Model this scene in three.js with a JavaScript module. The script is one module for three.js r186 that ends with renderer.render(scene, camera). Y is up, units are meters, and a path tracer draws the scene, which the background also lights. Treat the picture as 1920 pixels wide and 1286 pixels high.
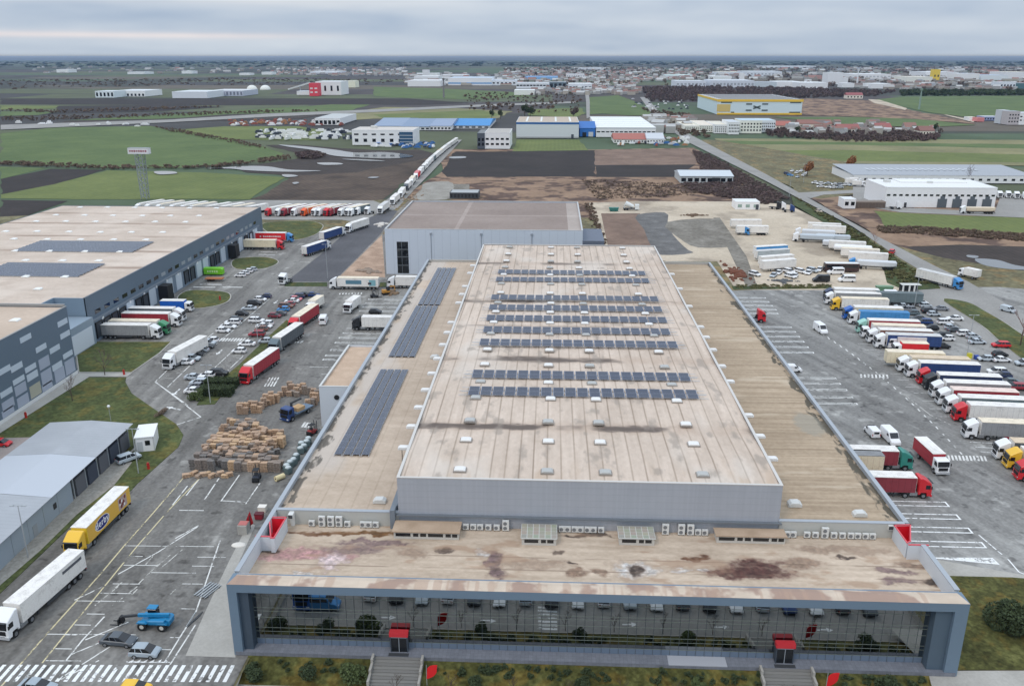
import * as THREE from 'three';
import { mergeGeometries } from 'three/addons/utils/BufferGeometryUtils.js';

// ---------------------------------------------------------------- camera, sky, sun, exposure
const scene = new THREE.Scene();
const F = 1620, CAM_H = 73;
const PITCH = Math.atan(538 / F), YAW = Math.atan(77 / (F / Math.cos(PITCH)));
const camera = new THREE.PerspectiveCamera(2 * Math.atan(643 / F) * 180 / Math.PI, 1920 / 1286, 0.5, 60000);
camera.rotation.order = 'YXZ';
camera.position.set(0, CAM_H, 0);
camera.rotation.set(-PITCH, YAW, 0);
const renderer = new THREE.WebGLRenderer({ antialias: true });
renderer.toneMapping = THREE.LinearToneMapping;
renderer.toneMappingExposure = 0.93;
renderer.shadowMap.enabled = true;

// seeded random numbers and value noise
function rng(seed) { let a = seed >>> 0; return () => { a = (a + 0x6D2B79F5) | 0; let t = Math.imul(a ^ (a >>> 15), 1 | a); t = (t + Math.imul(t ^ (t >>> 7), 61 | t)) ^ t; return ((t ^ (t >>> 14)) >>> 0) / 4294967296; }; }
const R0 = rng(11);
const HASH = new Float32Array(65536); for (let i = 0; i < 65536; i++) HASH[i] = R0();
function vn(x, y) {
  const xi = Math.floor(x), yi = Math.floor(y); let fx = x - xi, fy = y - yi;
  fx = fx * fx * (3 - 2 * fx); fy = fy * fy * (3 - 2 * fy);
  const a = ((xi & 255) | ((yi & 255) << 8)), b = (((xi + 1) & 255) | ((yi & 255) << 8)), c = ((xi & 255) | (((yi + 1) & 255) << 8)), d = (((xi + 1) & 255) | (((yi + 1) & 255) << 8));
  return (HASH[a] * (1 - fx) + HASH[b] * fx) * (1 - fy) + (HASH[c] * (1 - fx) + HASH[d] * fx) * fy;
}
function fbm(x, y, o = 4) { let s = 0, a = 0.5, n = 0; for (let i = 0; i < o; i++) { s += a * vn(x, y); n += a; a *= 0.5; x = x * 2.03 + 17.1; y = y * 2.03 + 5.7; } return s / n; }
const sst = (a, b, x) => { const t = Math.min(1, Math.max(0, (x - a) / (b - a))); return t * t * (3 - 2 * t); };
const mix = (a, b, t) => a + (b - a) * t;
const lin = v => { v /= 255; return v <= 0.04045 ? v / 12.92 : Math.pow((v + 0.055) / 1.055, 2.4); };
const enc = v => { v = Math.min(1, Math.max(0, v)); return 255 * (v <= 0.0031308 ? v * 12.92 : 1.055 * Math.pow(v, 1 / 2.4) - 0.055); };

{ // overcast sky, layered stratus; the brightness of the dome is that of a standard overcast
  const W = 2048, H = 1024, d = new Float32Array(W * H * 4);
  for (let j = 0; j < H; j++) {
    const el = ((j + 0.5) / H - 0.5) * Math.PI, ed = el * 180 / Math.PI, se = Math.max(0, Math.sin(el));
    for (let i = 0; i < W; i++) {
      const az = ((i + 0.5) / W - 0.5) * 2 * Math.PI;
      const cx = Math.cos(az), cz = Math.sin(az);
      const k = 4 * (j * W + i);
      if (ed < -3) { d[k] = 0.20; d[k + 1] = 0.21; d[k + 2] = 0.20; d[k + 3] = 1; continue; }
      const aw = az * 57.3;
      let n = fbm(aw * 0.05 + 40 + 20 * se, ed * 0.95 / (1 + Math.max(0, ed) * 0.06) + 9 + 0.6 * fbm(aw * 0.05, ed * 0.2, 2), 5);
      let n2 = fbm(aw * 0.22 + 90, ed * 2.6 / (1 + Math.max(0, ed) * 0.08) + 3, 4);
      const lum = 0.62 + 0.78 * se;
      let c = (n - 0.5) * 0.85 + (n2 - 0.5) * 0.62;
      let r = lum * (0.87 + 0.50 * c), g = lum * (1.0 + 0.44 * c), b = lum * (1.17 + 0.32 * c);
      // thin warm gap between the cloud layers low in the west
      const gap = Math.exp(-Math.pow((ed - 1.12 - 0.10 * vn(aw * 0.1, 3)) / 0.13, 2)) * sst(-100, -112, aw) * sst(-150, -125, aw) * (0.55 + 0.5 * n2);
      r += 0.40 * gap; g += 0.21 * gap; b += 0.08 * gap;
      // paler layer edge above it
      const top = sst(2.3, 3.3, ed + 1.3 * (n - 0.5)) * (1 - sst(5, 11, ed)) * sst(-85, -115, aw);
      r += 0.13 * top; g += 0.09 * top; b += 0.04 * top;
      d[k] = r; d[k + 1] = g; d[k + 2] = b; d[k + 3] = 1;
    }
  }
  const t = new THREE.DataTexture(d, W, H, THREE.RGBAFormat, THREE.FloatType);
  t.mapping = THREE.EquirectangularReflectionMapping; t.magFilter = t.minFilter = THREE.LinearFilter; t.wrapS = THREE.RepeatWrapping; t.needsUpdate = true;
  scene.background = t; scene.environment = t;
}
const sun = new THREE.DirectionalLight(0xffeedd, 0.85);
sun.position.set(-260, 520, 160); sun.target.position.set(0, 0, -200); scene.add(sun, sun.target);
sun.castShadow = true; sun.shadow.radius = 26; sun.shadow.mapSize.set(4096, 4096);
Object.assign(sun.shadow.camera, { left: -400, right: 400, top: 400, bottom: -400, near: 1, far: 1500 });
scene.fog = new THREE.FogExp2(new THREE.Color(0.30, 0.47, 0.74), 0.00003);

// ---------------------------------------------------------------- helpers
// real place of a point that stands at height h and is seen at (px, py) of the 1920 x 1286 photograph
const cp = Math.cos(PITCH), sp = Math.sin(PITCH), cyw = Math.cos(YAW), syw = Math.sin(YAW);
function G(px, py, h = 0) {
  const x = (px - 960) / F, y = -(py - 643) / F, z = -1;
  const y2 = y * cp + z * sp, z2 = -y * sp + z * cp;
  const t = (h - CAM_H) / y2;
  return new THREE.Vector3((x * cyw + z2 * syw) * t, h, (-x * syw + z2 * cyw) * t);
}
function projY(X, h, Z) { const z = X * syw + Z * cyw, y = h - CAM_H; return 643 - F * (y * cp - z * sp) / -(y * sp + z * cp); }
function heightAt(p, py) { let lo = 0, hi = 150; for (let i = 0; i < 40; i++) { const m = (lo + hi) / 2; if (projY(p.x, m, p.z) > py) lo = m; else hi = m; } return lo; }

const ILL = 1.0;
// albedo from the colour a level surface shows under this sky
function alb(r, g, b, ill = ILL) { return new THREE.Color().setRGB(Math.min(0.86, lin(r) / ill), Math.min(0.86, lin(g) / ill), Math.min(0.86, lin(b) / ill)); }
const matCache = new Map();
function mat(r, g, b, rough = 0.7, o = {}) {
  const key = [r, g, b, rough, JSON.stringify(o)].join();
  if (matCache.has(key)) return matCache.get(key);
  const { ill, ...rest } = o;
  const m = new THREE.MeshStandardMaterial({ color: alb(r, g, b, ill), roughness: rough, metalness: 0, ...rest });
  matCache.set(key, m); return m;
}
function tex(w, h, fn, opt = {}) {
  const d = new Uint8Array(w * h * 4);
  for (let j = 0; j < h; j++) for (let i = 0; i < w; i++) {
    const c = fn((i + 0.5) / w, (j + 0.5) / h, i, j), k = 4 * (j * w + i);
    d[k] = c[0]; d[k + 1] = c[1]; d[k + 2] = c[2]; d[k + 3] = 255;
  }
  const t = new THREE.DataTexture(d, w, h, THREE.RGBAFormat);
  if (!opt.data) t.colorSpace = THREE.SRGBColorSpace;
  t.magFilter = THREE.LinearFilter; t.minFilter = THREE.LinearMipmapLinearFilter; t.generateMipmaps = true;
  t.wrapS = t.wrapT = THREE.RepeatWrapping; t.needsUpdate = true;
  return t;
}
// seamless noise 0..1 with period 1
function tn(u, v, f, o = 4) {
  let s = 0, a = 0.5, n = 0;
  for (let k = 0; k < o; k++) {
    const x = u * f, y = v * f, xi = Math.floor(x), yi = Math.floor(y); let fx = x - xi, fy = y - yi;
    fx = fx * fx * (3 - 2 * fx); fy = fy * fy * (3 - 2 * fy);
    const m = q => ((q % f) + f) % f, h = (p, q) => HASH[((m(p) * 131 + k * 7) & 255) | (((m(q) * 197 + k * 13) & 255) << 8)];
    s += a * ((h(xi, yi) * (1 - fx) + h(xi + 1, yi) * fx) * (1 - fy) + (h(xi, yi + 1) * (1 - fx) + h(xi + 1, yi + 1) * fx) * fy); n += a; a *= 0.55; f *= 2;
  }
  return s / n;
}
const used = new Map();
function numbered(name) { const n = used.get(name) || 0; used.set(name, n + 1); return n ? name + '_' + String(n).padStart(3, '0') : name; }
function shadows(m) { m.castShadow = true; m.receiveShadow = true; return m; }
function thing(name, label, category, pos = [0, 0, 0], turn = 0, group) {
  const o = new THREE.Group(); o.name = numbered(name); scene.add(o);
  if (pos.isVector3) o.position.copy(pos); else o.position.set(...pos);
  o.rotation.y = turn; o.userData = { label, category }; if (group) o.userData.group = group;
  return o;
}
function part(name, geo, m, parent, x = 0, y = 0, z = 0, ry = 0) {
  const o = shadows(new THREE.Mesh(Array.isArray(geo) ? merge(geo) : geo, m)); o.name = name; o.position.set(x, y, z); o.rotation.y = ry; parent.add(o); return o;
}
function struct(name, geo, m) { const o = shadows(new THREE.Mesh(Array.isArray(geo) ? merge(geo) : geo, m)); o.name = numbered(name); o.userData.kind = 'structure'; scene.add(o); return o; }
function tag(o, label, category, group, kind) { o.userData = { ...o.userData, label, category }; if (group) o.userData.group = group; if (kind) o.userData.kind = kind; return o; }
function copyOf(src, pos, turn, label) { const c = src.clone(); c.name = numbered(src.name.replace(/_\d+$/, '')); scene.add(c); c.position.copy(pos); c.rotation.y = turn; c.userData = { ...src.userData }; if (label) c.userData.label = label; return c; }
function merge(list) { const n = list.map(g => g.index ? g.toNonIndexed() : g); return n.length === 1 ? n[0] : mergeGeometries(n); }
function box(w, h, d, x = 0, y = 0, z = 0, ry = 0) { const g = new THREE.BoxGeometry(w, h, d); if (ry) g.rotateY(ry); g.translate(x, y, z); return g; }
function cyl(r1, r2, h, x = 0, y = 0, z = 0, n = 10) { const g = new THREE.CylinderGeometry(r1, r2, h, n); g.translate(x, y, z); return g; }
// box between two corners
function bx(x0, y0, z0, x1, y1, z1) { return box(Math.abs(x1 - x0), Math.abs(y1 - y0), Math.abs(z1 - z0), (x0 + x1) / 2, (y0 + y1) / 2, (z0 + z1) / 2); }
// side outline (x, y) made solid across z, with softened edges
function slab(pts, depth, bevel = 0.05) {
  const s = new THREE.Shape(pts.map(p => new THREE.Vector2(p[0], p[1])));
  const g = new THREE.ExtrudeGeometry(s, { depth: depth - 2 * bevel, bevelEnabled: bevel > 0, bevelThickness: bevel, bevelSize: bevel, bevelOffset: -bevel, bevelSegments: 1, steps: 1 });
  g.translate(0, 0, -(depth - 2 * bevel) / 2); return g;
}
// level sheet over an outline of world points [x, z]; uv in metres
function sheet(pts, y, thick = 0) {
  const s = new THREE.Shape(pts.map(p => new THREE.Vector2(p[0], -p[1])));
  let g;
  if (thick) { g = new THREE.ExtrudeGeometry(s, { depth: thick, bevelEnabled: false }); g.rotateX(-Math.PI / 2); g.translate(0, y - thick, 0); }
  else { g = new THREE.ShapeGeometry(s); g.rotateX(-Math.PI / 2); g.translate(0, y, 0); }
  const p = g.attributes.position, uv = g.attributes.uv;
  for (let i = 0; i < p.count; i++) uv.setXY(i, p.getX(i), -p.getZ(i));
  return g;
}
const W2 = list => list.map(([a, b]) => { const p = G(a, b, 0); return [p.x, p.z]; });
// rounded version of an outline
function smooth(pts, n = 6) { const c = new THREE.CatmullRomCurve3(pts.map(p => new THREE.Vector3(p[0], 0, p[1])), true, 'centripetal'); return c.getPoints(pts.length * n).slice(0, -1).map(p => [p.x, p.z]); }
function setUV(g, fn) { const p = g.attributes.position, n = g.attributes.normal, uv = g.attributes.uv; for (let i = 0; i < p.count; i++) { const [u, v] = fn(p.getX(i), p.getY(i), p.getZ(i), n.getX(i), n.getY(i), n.getZ(i)); uv.setXY(i, u, v); } return g; }
// uv in metres for boxes and walls
const boxUV = (g, s = 1) => setUV(g, (x, y, z, nx, ny, nz) => Math.abs(ny) > 0.7 ? [x / s, -z / s] : Math.abs(nx) > 0.7 ? [z / s, y / s] : [x / s, y / s]);
function line2(ax, az, bx_, bz, w, y) { const dx = bx_ - ax, dz = bz - az, l = Math.hypot(dx, dz) || 1, nx = -dz / l * w / 2, nz = dx / l * w / 2; return sheet([[ax + nx, az + nz], [bx_ + nx, bz + nz], [bx_ - nx, bz - nz], [ax - nx, az - nz]], y); }
// ---------------------------------------------------------------- surfaces
const c8 = (r, g, b) => [Math.min(255, Math.max(0, r)), Math.min(255, Math.max(0, g)), Math.min(255, Math.max(0, b))];
function tileMat(px, metres, fn, rough = 0.9, extra = {}) {
  const t = tex(px, px, fn); t.repeat.set(1 / metres, 1 / metres);
  return new THREE.MeshStandardMaterial({ map: t, roughness: rough, ...extra });
}
const grassTile = (r, g, b, spread = 26) => (u, v) => {
  const n = tn(u, v, 6, 3), m = tn(u + 0.3, v + 0.1, 60, 3), k = tn(u, v, 16, 2);
  const d = (n - 0.5) * spread + (m - 0.5) * spread * 1.5, y = sst(0.50, 0.75, k) * 22;
  return c8(r + d + y * 0.9, g + d + y * 0.35, b + d * 0.8);
};
const M = {};
M.lawn = tileMat(512, 34, grassTile(74, 82, 42, 34), 1);
M.lawnDark = tileMat(512, 30, grassTile(62, 74, 38, 36), 1);
M.lawnGold = tileMat(512, 26, grassTile(78, 78, 36, 44), 1);
M.rough = tileMat(512, 70, grassTile(108, 102, 74, 40), 1);
M.field = tileMat(512, 260, (u, v) => { const s = Math.sin((u * 60 + 0.15 * tn(u, v, 8, 2)) * 6.283) * 3, n = tn(u, v, 8, 4), f = tn(u, v, 96, 2); const d = (n - 0.5) * 26 + (f - 0.5) * 12 + s; return c8(87 + d, 104 + d * 0.9, 58 + d * 0.6); }, 1);
M.fieldOlive = tileMat(512, 240, (u, v) => { const n = tn(u, v, 8, 4), f = tn(u, v, 96, 2), s = Math.sin(u * 70 * 6.283) * 3; const d = (n - 0.5) * 30 + (f - 0.5) * 14 + s; return c8(102 + d, 112 + d * 0.85, 60 + d * 0.6); }, 1);
M.fieldPale = tileMat(512, 200, (u, v) => { const n = tn(u, v, 6, 4), f = tn(u, v, 90, 2); const d = (n - 0.5) * 34 + (f - 0.5) * 16; return c8(128 + d, 124 + d * 0.9, 88 + d * 0.7); }, 1);
M.plough = tileMat(512, 220, (u, v) => { const n = tn(u, v, 10, 4), f = tn(u, v, 110, 2), s = Math.sin((u + v * 0.02) * 90 * 6.283) * 4; const d = (n - 0.5) * 24 + (f - 0.5) * 16 + s; return c8(62 + d, 53 + d * 0.9, 48 + d * 0.9); }, 1);
M.ploughBlack = tileMat(512, 180, (u, v) => { const n = tn(u, v, 10, 4), f = tn(u, v, 110, 2), s = Math.sin(v * 70 * 6.283) * 3; const d = (n - 0.5) * 20 + (f - 0.5) * 12 + s; return c8(46 + d, 39 + d * 0.9, 36 + d * 0.9); }, 1);
M.ploughBrown = tileMat(512, 220, (u, v) => { const n = tn(u, v, 12, 4), f = tn(u, v, 110, 2), s = Math.sin((u * 0.8 + v * 0.5) * 80 * 6.283) * 4, w = sst(0.55, 0.75, tn(u + 0.4, v, 9, 3)) * -16; const d = (n - 0.5) * 30 + (f - 0.5) * 18 + s + w; return c8(84 + d, 70 + d * 0.9, 59 + d * 0.8); }, 1);
M.ploughPink = tileMat(512, 160, (u, v) => { const n = tn(u, v, 14, 4), f = tn(u, v, 110, 2); const d = (n - 0.5) * 40 + (f - 0.5) * 18; return c8(124 + d, 102 + d * 0.9, 88 + d * 0.8); }, 1);
M.scrubGround = tileMat(512, 120, (u, v) => { const n = tn(u, v, 9, 5), f = tn(u, v, 70, 3), k = sst(0.45, 0.62, tn(u + 0.2, v + 0.6, 14, 4)); const d = (n - 0.5) * 46 + (f - 0.5) * 30; return c8(mix(142, 88, k) + d, mix(116, 68, k) + d * 0.9, mix(94, 58, k) + d * 0.8); }, 1);
M.gravel = tileMat(512, 40, (u, v) => { const n = tn(u, v, 8, 4), f = tn(u, v, 120, 2); const d = (n - 0.5) * 36 + (f - 0.5) * 34; return c8(150 + d, 145 + d, 136 + d); }, 1);
M.sand = tileMat(1024, 150, (u, v) => { const n = tn(u, v, 6, 5), f = tn(u, v, 200, 2), k = sst(0.5, 0.7, tn(u + 0.5, v + 0.2, 9, 4)); const d = (n - 0.5) * 34 + (f - 0.5) * 22; return c8(mix(194, 164, k) + d, mix(179, 150, k) + d, mix(158, 132, k) + d); }, 1);
M.rubble = tileMat(512, 60, (u, v) => { const n = tn(u, v, 10, 5), f = tn(u, v, 60, 3), s = Math.sin((u * 0.7 - v) * 26 * 6.283 + 4 * n) * 10; const d = (n - 0.5) * 50 + (f - 0.5) * 44 + s; return c8(124 + d, 118 + d, 108 + d); }, 1);
M.concrete = tileMat(512, 24, (u, v) => { const n = tn(u, v, 6, 5), f = tn(u, v, 90, 2); const d = (n - 0.5) * 28 + (f - 0.5) * 14; return c8(172 + d, 168 + d, 160 + d); }, 0.9);
M.kerb = mat(172, 168, 160, 0.9);
M.road = tileMat(1024, 90, (u, v) => { const n = tn(u, v, 7, 5), f = tn(u, v, 220, 2); const d = (n - 0.5) * 26 + (f - 0.5) * 18; return c8(148 + d, 145 + d, 140 + d); }, 0.92);
M.newTar = tileMat(1024, 70, (u, v) => { const n = tn(u, v, 5, 5), f = tn(u, v, 200, 2), s = tn(u, v * 0 + 0.3, 30, 2); const d = (n - 0.5) * 34 + (f - 0.5) * 16 + (s - 0.5) * 8; return c8(88 + d, 87 + d, 90 + d); }, 0.85);
M.water = new THREE.MeshPhysicalMaterial({ color: new THREE.Color(0.13, 0.13, 0.13), roughness: 0.06, metalness: 0, ior: 1.9, specularIntensity: 1 });
M.glassDark = new THREE.MeshPhysicalMaterial({ color: new THREE.Color(0.012, 0.014, 0.017), roughness: 0.04, metalness: 0, ior: 1.6 });
M.glassCar = new THREE.MeshPhysicalMaterial({ color: new THREE.Color(0.012, 0.014, 0.018), roughness: 0.05, metalness: 0, ior: 1.6 });
M.tyre = mat(34, 34, 35, 0.9);
M.rim = mat(150, 152, 155, 0.4, { metalness: 0.6 });
M.black = mat(28, 28, 30, 0.6);
M.darkGrey = mat(62, 64, 67, 0.7);
M.lamp = mat(232, 234, 232, 0.2);
M.tail = mat(168, 30, 28, 0.3);
M.steel = mat(150, 152, 154, 0.45, { metalness: 0.5 });
M.galv = mat(176, 180, 182, 0.5, { metalness: 0.2 });

// worn paint: the film is missing where the noise says so
const wearTex = tex(512, 512, (u, v) => { const n = tn(u, v, 24, 4), f = tn(u, v, 5, 3); const a = sst(0.30, 0.52, n * 0.65 + f * 0.45); return [a * 255, a * 255, a * 255]; }, { data: true }); wearTex.repeat.set(1 / 14, 1 / 14);
const wear2 = wearTex.clone(); wear2.repeat.set(1 / 9, 1 / 9); wear2.offset.set(0.37, 0.21); wear2.needsUpdate = true;
const wornTex = tex(512, 512, (u, v) => { const n = tn(u, v, 30, 4), f = tn(u, v, 6, 3); const a = sst(0.42, 0.62, n * 0.6 + f * 0.45) * 0.85; return [a * 255, a * 255, a * 255]; }, { data: true }); wornTex.repeat.set(1 / 14, 1 / 14);
M.paint = new THREE.MeshStandardMaterial({ color: alb(222, 221, 216), roughness: 0.8, alphaMap: wearTex, transparent: true });
M.paintFresh = new THREE.MeshStandardMaterial({ color: alb(236, 236, 233), roughness: 0.75, alphaMap: wear2, transparent: true });
M.paintWorn = new THREE.MeshStandardMaterial({ color: alb(214, 212, 204), roughness: 0.85, alphaMap: wornTex, transparent: true });
M.paintYellow = new THREE.MeshStandardMaterial({ color: alb(208, 196, 156), roughness: 0.85, alphaMap: wearTex, transparent: true });

// a picture over a plot of land [x0, z0] .. [x1, z1]; fn(x, z) gives display colour
function plotMat(w, h, x0, z0, x1, z1, fn, rough = 0.92) {
  const t = tex(w, h, (u, v) => { const c = fn(mix(x0, x1, u), mix(z0, z1, v)); return c8(c[0], c[1], c[2]); });
  t.wrapS = t.wrapT = THREE.ClampToEdgeWrapping;
  const m = new THREE.MeshStandardMaterial({ map: t, roughness: rough });
  m.userData.plot = [x0, z0, x1, z1]; return m;
}
function plotUV(g, m) { const [x0, z0, x1, z1] = m.userData.plot; const p = g.attributes.position, uv = g.attributes.uv; for (let i = 0; i < p.count; i++) uv.setXY(i, (p.getX(i) - x0) / (x1 - x0), (p.getZ(i) - z0) / (z1 - z0)); return g; }

// asphalt of the two yards: aggregate, repairs, drips of oil, wheel paths and pale dust in blots
function asphalt(base, tint, dirX, dirZ, streak) {
  return (x, z) => {
    const f = fbm(x * 3.1, z * 3.1, 2) - 0.5, n = fbm(x * 0.11 + 3, z * 0.11, 4) - 0.5, big = fbm(x * 0.028 + 8, z * 0.028 + 2, 3) - 0.5;
    const al = x * dirX + z * dirZ, ac = x * dirZ - z * dirX;
    const st = fbm(ac * 0.75 + 5, al * 0.035, 4) - 0.5;
    const blot = sst(0.60, 0.80, fbm(x * 0.42 + 20, z * 0.42 + 9, 4)) * sst(0.46, 0.62, fbm(x * 0.05 + 1, z * 0.05 + 7, 2)) * 0.6;
    const oil = sst(0.70, 0.82, fbm(x * 0.6 + 70, z * 0.6 + 31, 3));
    const d = f * 30 + n * 34 + big * 40 + st * streak + blot * 52 - oil * 26;
    return [base + tint[0] + d, base + tint[1] + d, base + tint[2] + d * 0.97];
  };
}
// ---------------------------------------------------------------- the plain, its fields, yards and roads
{ // the plain out to the horizon: a patchwork of long strips, woods and hedge lines
  const t = tex(2048, 2048, (u, v) => {
    const X = u * 12000, Z = v * 12000;
    const wob = 160 * (tn(u, v, 10, 3) - 0.5);
    const zi = Math.floor((Z + wob) / 300), h0 = HASH[(zi * 37 + 11) & 65535 & 255];
    const xi = Math.floor((X + 700 * h0 + wob) / (500 + 900 * h0)), h = HASH[((zi % 40) * 251 + (xi % 24) * 17 + 400) & 65535];
    let c = h < 0.30 ? [76, 92, 66] : h < 0.5 ? [86, 92, 66] : h < 0.72 ? [72, 66, 64] : h < 0.86 ? [96, 88, 76] : [64, 62, 60];
    const wood = sst(0.56, 0.63, tn(u + 0.13, v + 0.4, 14, 4)), f = (tn(u, v, 256, 2) - 0.5) * 18;
    const hedge = sst(0.86, 0.96, Math.abs(((Z + wob) / 300 - zi) - 0.5) * 2) * sst(0.45, 0.6, tn(u, v, 60, 2));
    const w = Math.max(wood * 0.9, hedge * 0.8);
    return c8(mix(c[0], 58, w) + f, mix(c[1], 60, w) + f, mix(c[2], 52, w) + f);
  });
  t.repeat.set(1 / 12000, 1 / 12000);
  const g = new THREE.RingGeometry(140, 18000, 96, 14); g.rotateX(-Math.PI / 2); g.translate(0, -0.6, 0);
  setUV(g, (x, y, z) => [x, -z]);
  struct('ground', g, new THREE.MeshStandardMaterial({ map: t, roughness: 1 }));
}
let layer = 0;
// a field outlined in the photograph; every further one lies a little above the one before
function ragged(P) { // field margins are never quite straight
  const out = []; for (let i = 0; i < P.length; i++) { const a = P[i], b = P[(i + 1) % P.length], l = Math.hypot(b[0] - a[0], b[1] - a[1]), n = Math.min(60, Math.ceil(l / 12)), nx = -(b[1] - a[1]) / (l || 1), nz = (b[0] - a[0]) / (l || 1); for (let k = 0; k < n; k++) { const t = k / n, x = mix(a[0], b[0], t), z = mix(a[1], b[1], t), o = k ? (fbm(x * 0.05, z * 0.05, 3) - 0.5) * Math.min(9, l * 0.06) : 0; out.push([x + nx * o, z + nz * o]); } } return out;
}
function field(name, pts, m, y) { layer++; return struct(name, sheet(ragged(W2(pts)), y ?? (-0.5 + layer * 0.012)), m); }

// far left
field('field', [[0, 303], [0, 249], [100, 238], [278, 235], [321, 243], [435, 262], [500, 276], [530, 286], [535, 293], [451, 303], [334, 314], [200, 313], [100, 308]], M.field);
field('field', [[0, 311], [84, 314], [0, 334]], M.field);
field('ploughed_field', [[0, 334], [94, 315], [197, 317], [100, 344], [0, 363]], M.ploughBlack);
field('field', [[200, 318], [385, 322], [535, 331], [500, 350], [468, 372], [134, 372], [0, 370], [0, 363], [100, 344]], M.fieldOlive);
field('ploughed_field', [[0, 373], [126, 375], [20, 412], [0, 416]], M.ploughBlack);
field('ploughed_field', [[487, 366], [550, 327], [668, 321], [781, 296], [812, 292], [790, 314], [747, 350], [710, 379], [647, 376], [468, 372]], M.ploughBrown);
field('ploughed_field', [[440, 314], [554, 297], [575, 291], [497, 271], [560, 270], [640, 277], [720, 281], [785, 279], [818, 287], [812, 292], [781, 300], [668, 322], [550, 328], [460, 322]], M.plough);
field('meadow', [[322, 243], [420, 236], [560, 236], [620, 246], [600, 262], [510, 262], [440, 260], [435, 262]], M.fieldOlive);
field('meadow', [[120, 225], [430, 207], [640, 194], [700, 194], [650, 208], [480, 214], [300, 222]], M.field);
field('ploughed_field', [[0, 184], [300, 184], [640, 184], [760, 184], [880, 192], [800, 196], [640, 195], [430, 197], [0, 195]], M.ploughBlack);
field('ploughed_field', [[100, 198], [330, 196], [420, 200], [300, 208], [110, 212], [0, 222], [0, 214], [110, 208]], M.ploughBlack);
field('meadow', [[0, 197], [110, 198], [100, 203], [0, 205]], M.fieldOlive);
field('meadow', [[0, 208], [110, 209], [70, 215], [0, 217]], M.field);
field('ploughed_field', [[120, 226], [320, 222], [420, 214], [640, 208], [560, 222], [400, 226], [260, 230], [110, 234]], M.plough);
field('meadow', [[700, 162], [840, 166], [960, 172], [1000, 180], [890, 186], [760, 183], [700, 180]], M.field);
field('meadow', [[640, 213], [720, 200], [850, 202], [960, 208], [930, 222], [700, 222], [640, 226]], M.fieldPale);
field('meadow', [[700, 214], [900, 206], [940, 214], [900, 224], [720, 222]], M.fieldOlive);
field('meadow', [[1000, 204], [1090, 202], [1098, 212], [1080, 219], [990, 216]], M.fieldOlive);
field('meadow', [[1104, 182], [1160, 178], [1190, 190], [1240, 216], [1180, 216], [1130, 212], [1104, 214]], M.field);
// middle
field('waste_ground', [[820, 279], [1116, 280], [1300, 276], [1390, 330], [1440, 368], [1442, 382], [1110, 380], [1135, 470], [1000, 470], [700, 400], [790, 345], [830, 320]], M.scrubGround);
field('meadow', [[968, 261], [1085, 261], [1105, 283], [960, 283]], M.fieldOlive);
field('ploughed_field', [[855, 284], [1115, 281], [1118, 330], [838, 331], [827, 321]], M.ploughBlack);
field('ploughed_field', [[1116, 281], [1292, 278], [1308, 300], [1304, 308], [1116, 309]], M.ploughPink);
field('ploughed_field', [[1117, 309], [1304, 308], [1276, 331], [1118, 331]], M.ploughBlack);
// right
field('meadow', [[1340, 259], [1920, 262], [2200, 264], [2200, 318], [1920, 310], [1601, 306], [1414, 303]], M.fieldPale);
field('field', [[1347, 263], [1920, 270], [2200, 274], [2200, 282], [1920, 278], [1600, 271], [1380, 270]], M.field);
field('meadow', [[1385, 282], [1600, 281], [1920, 289], [2200, 294], [2200, 318], [1920, 304], [1640, 302], [1414, 302]], M.fieldOlive);
field('field', [[1631, 187], [1698, 181], [1920, 179], [2200, 178], [2200, 222], [1920, 215], [1815, 219], [1748, 211]], M.field);
field('field', [[1447, 219], [1600, 219], [1715, 222], [1832, 234], [1715, 238], [1571, 232]], M.field);
field('waste_ground', [[1500, 184], [1631, 188], [1698, 204], [1800, 224], [1832, 232], [1720, 223], [1571, 217], [1480, 216]], M.scrubGround);
field('waste_ground', [[1515, 368], [1700, 366], [2300, 380], [2300, 640], [1920, 588], [1815, 528], [1640, 440]], M.scrubGround);
field('meadow', [[1640, 395], [1720, 400], [2200, 420], [2200, 452], [1920, 436], [1760, 430], [1660, 425]], M.fieldOlive);
field('ploughed_field', [[1700, 462], [1800, 458], [2200, 470], [2300, 600], [1920, 560], [1830, 515], [1740, 480]], M.plough);
field('meadow', [[1290, 262], [1345, 262], [1600, 305], [1640, 360], [1540, 372], [1515, 368], [1440, 328]], M.rough);

// puddles on the wet fields
function puddle(pts, y = 0.02) { return struct('puddle', sheet(smooth(W2(pts), 5), y), M.water); }
puddle([[522, 271], [577, 275], [631, 281], [668, 286], [720, 285], [775, 293], [731, 297], [668, 295], [627, 292], [585, 281], [540, 275]]);
puddle([[385, 316], [468, 311], [502, 312], [543, 318], [602, 320], [543, 322], [460, 319], [430, 316]]);
puddle([[529, 327], [545, 327], [558, 330], [538, 332]]); puddle([[595, 305], [633, 305], [642, 308], [606, 309]]);
puddle([[641, 298], [690, 299], [722, 302], [680, 301]]); puddle([[689, 333], [700, 331], [711, 332], [700, 334]]);
puddle([[290, 321], [322, 321], [330, 325], [300, 327]]); puddle([[548, 342], [556, 341], [560, 343], [552, 345]]);
puddle([[843, 294], [870, 293], [872, 296], [848, 297]]);
puddle([[1830, 485], [1870, 487], [1905, 497], [1960, 505], [1900, 505], [1850, 498]]); puddle([[1815, 478], [1835, 480], [1830, 484], [1816, 482]]);

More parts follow.
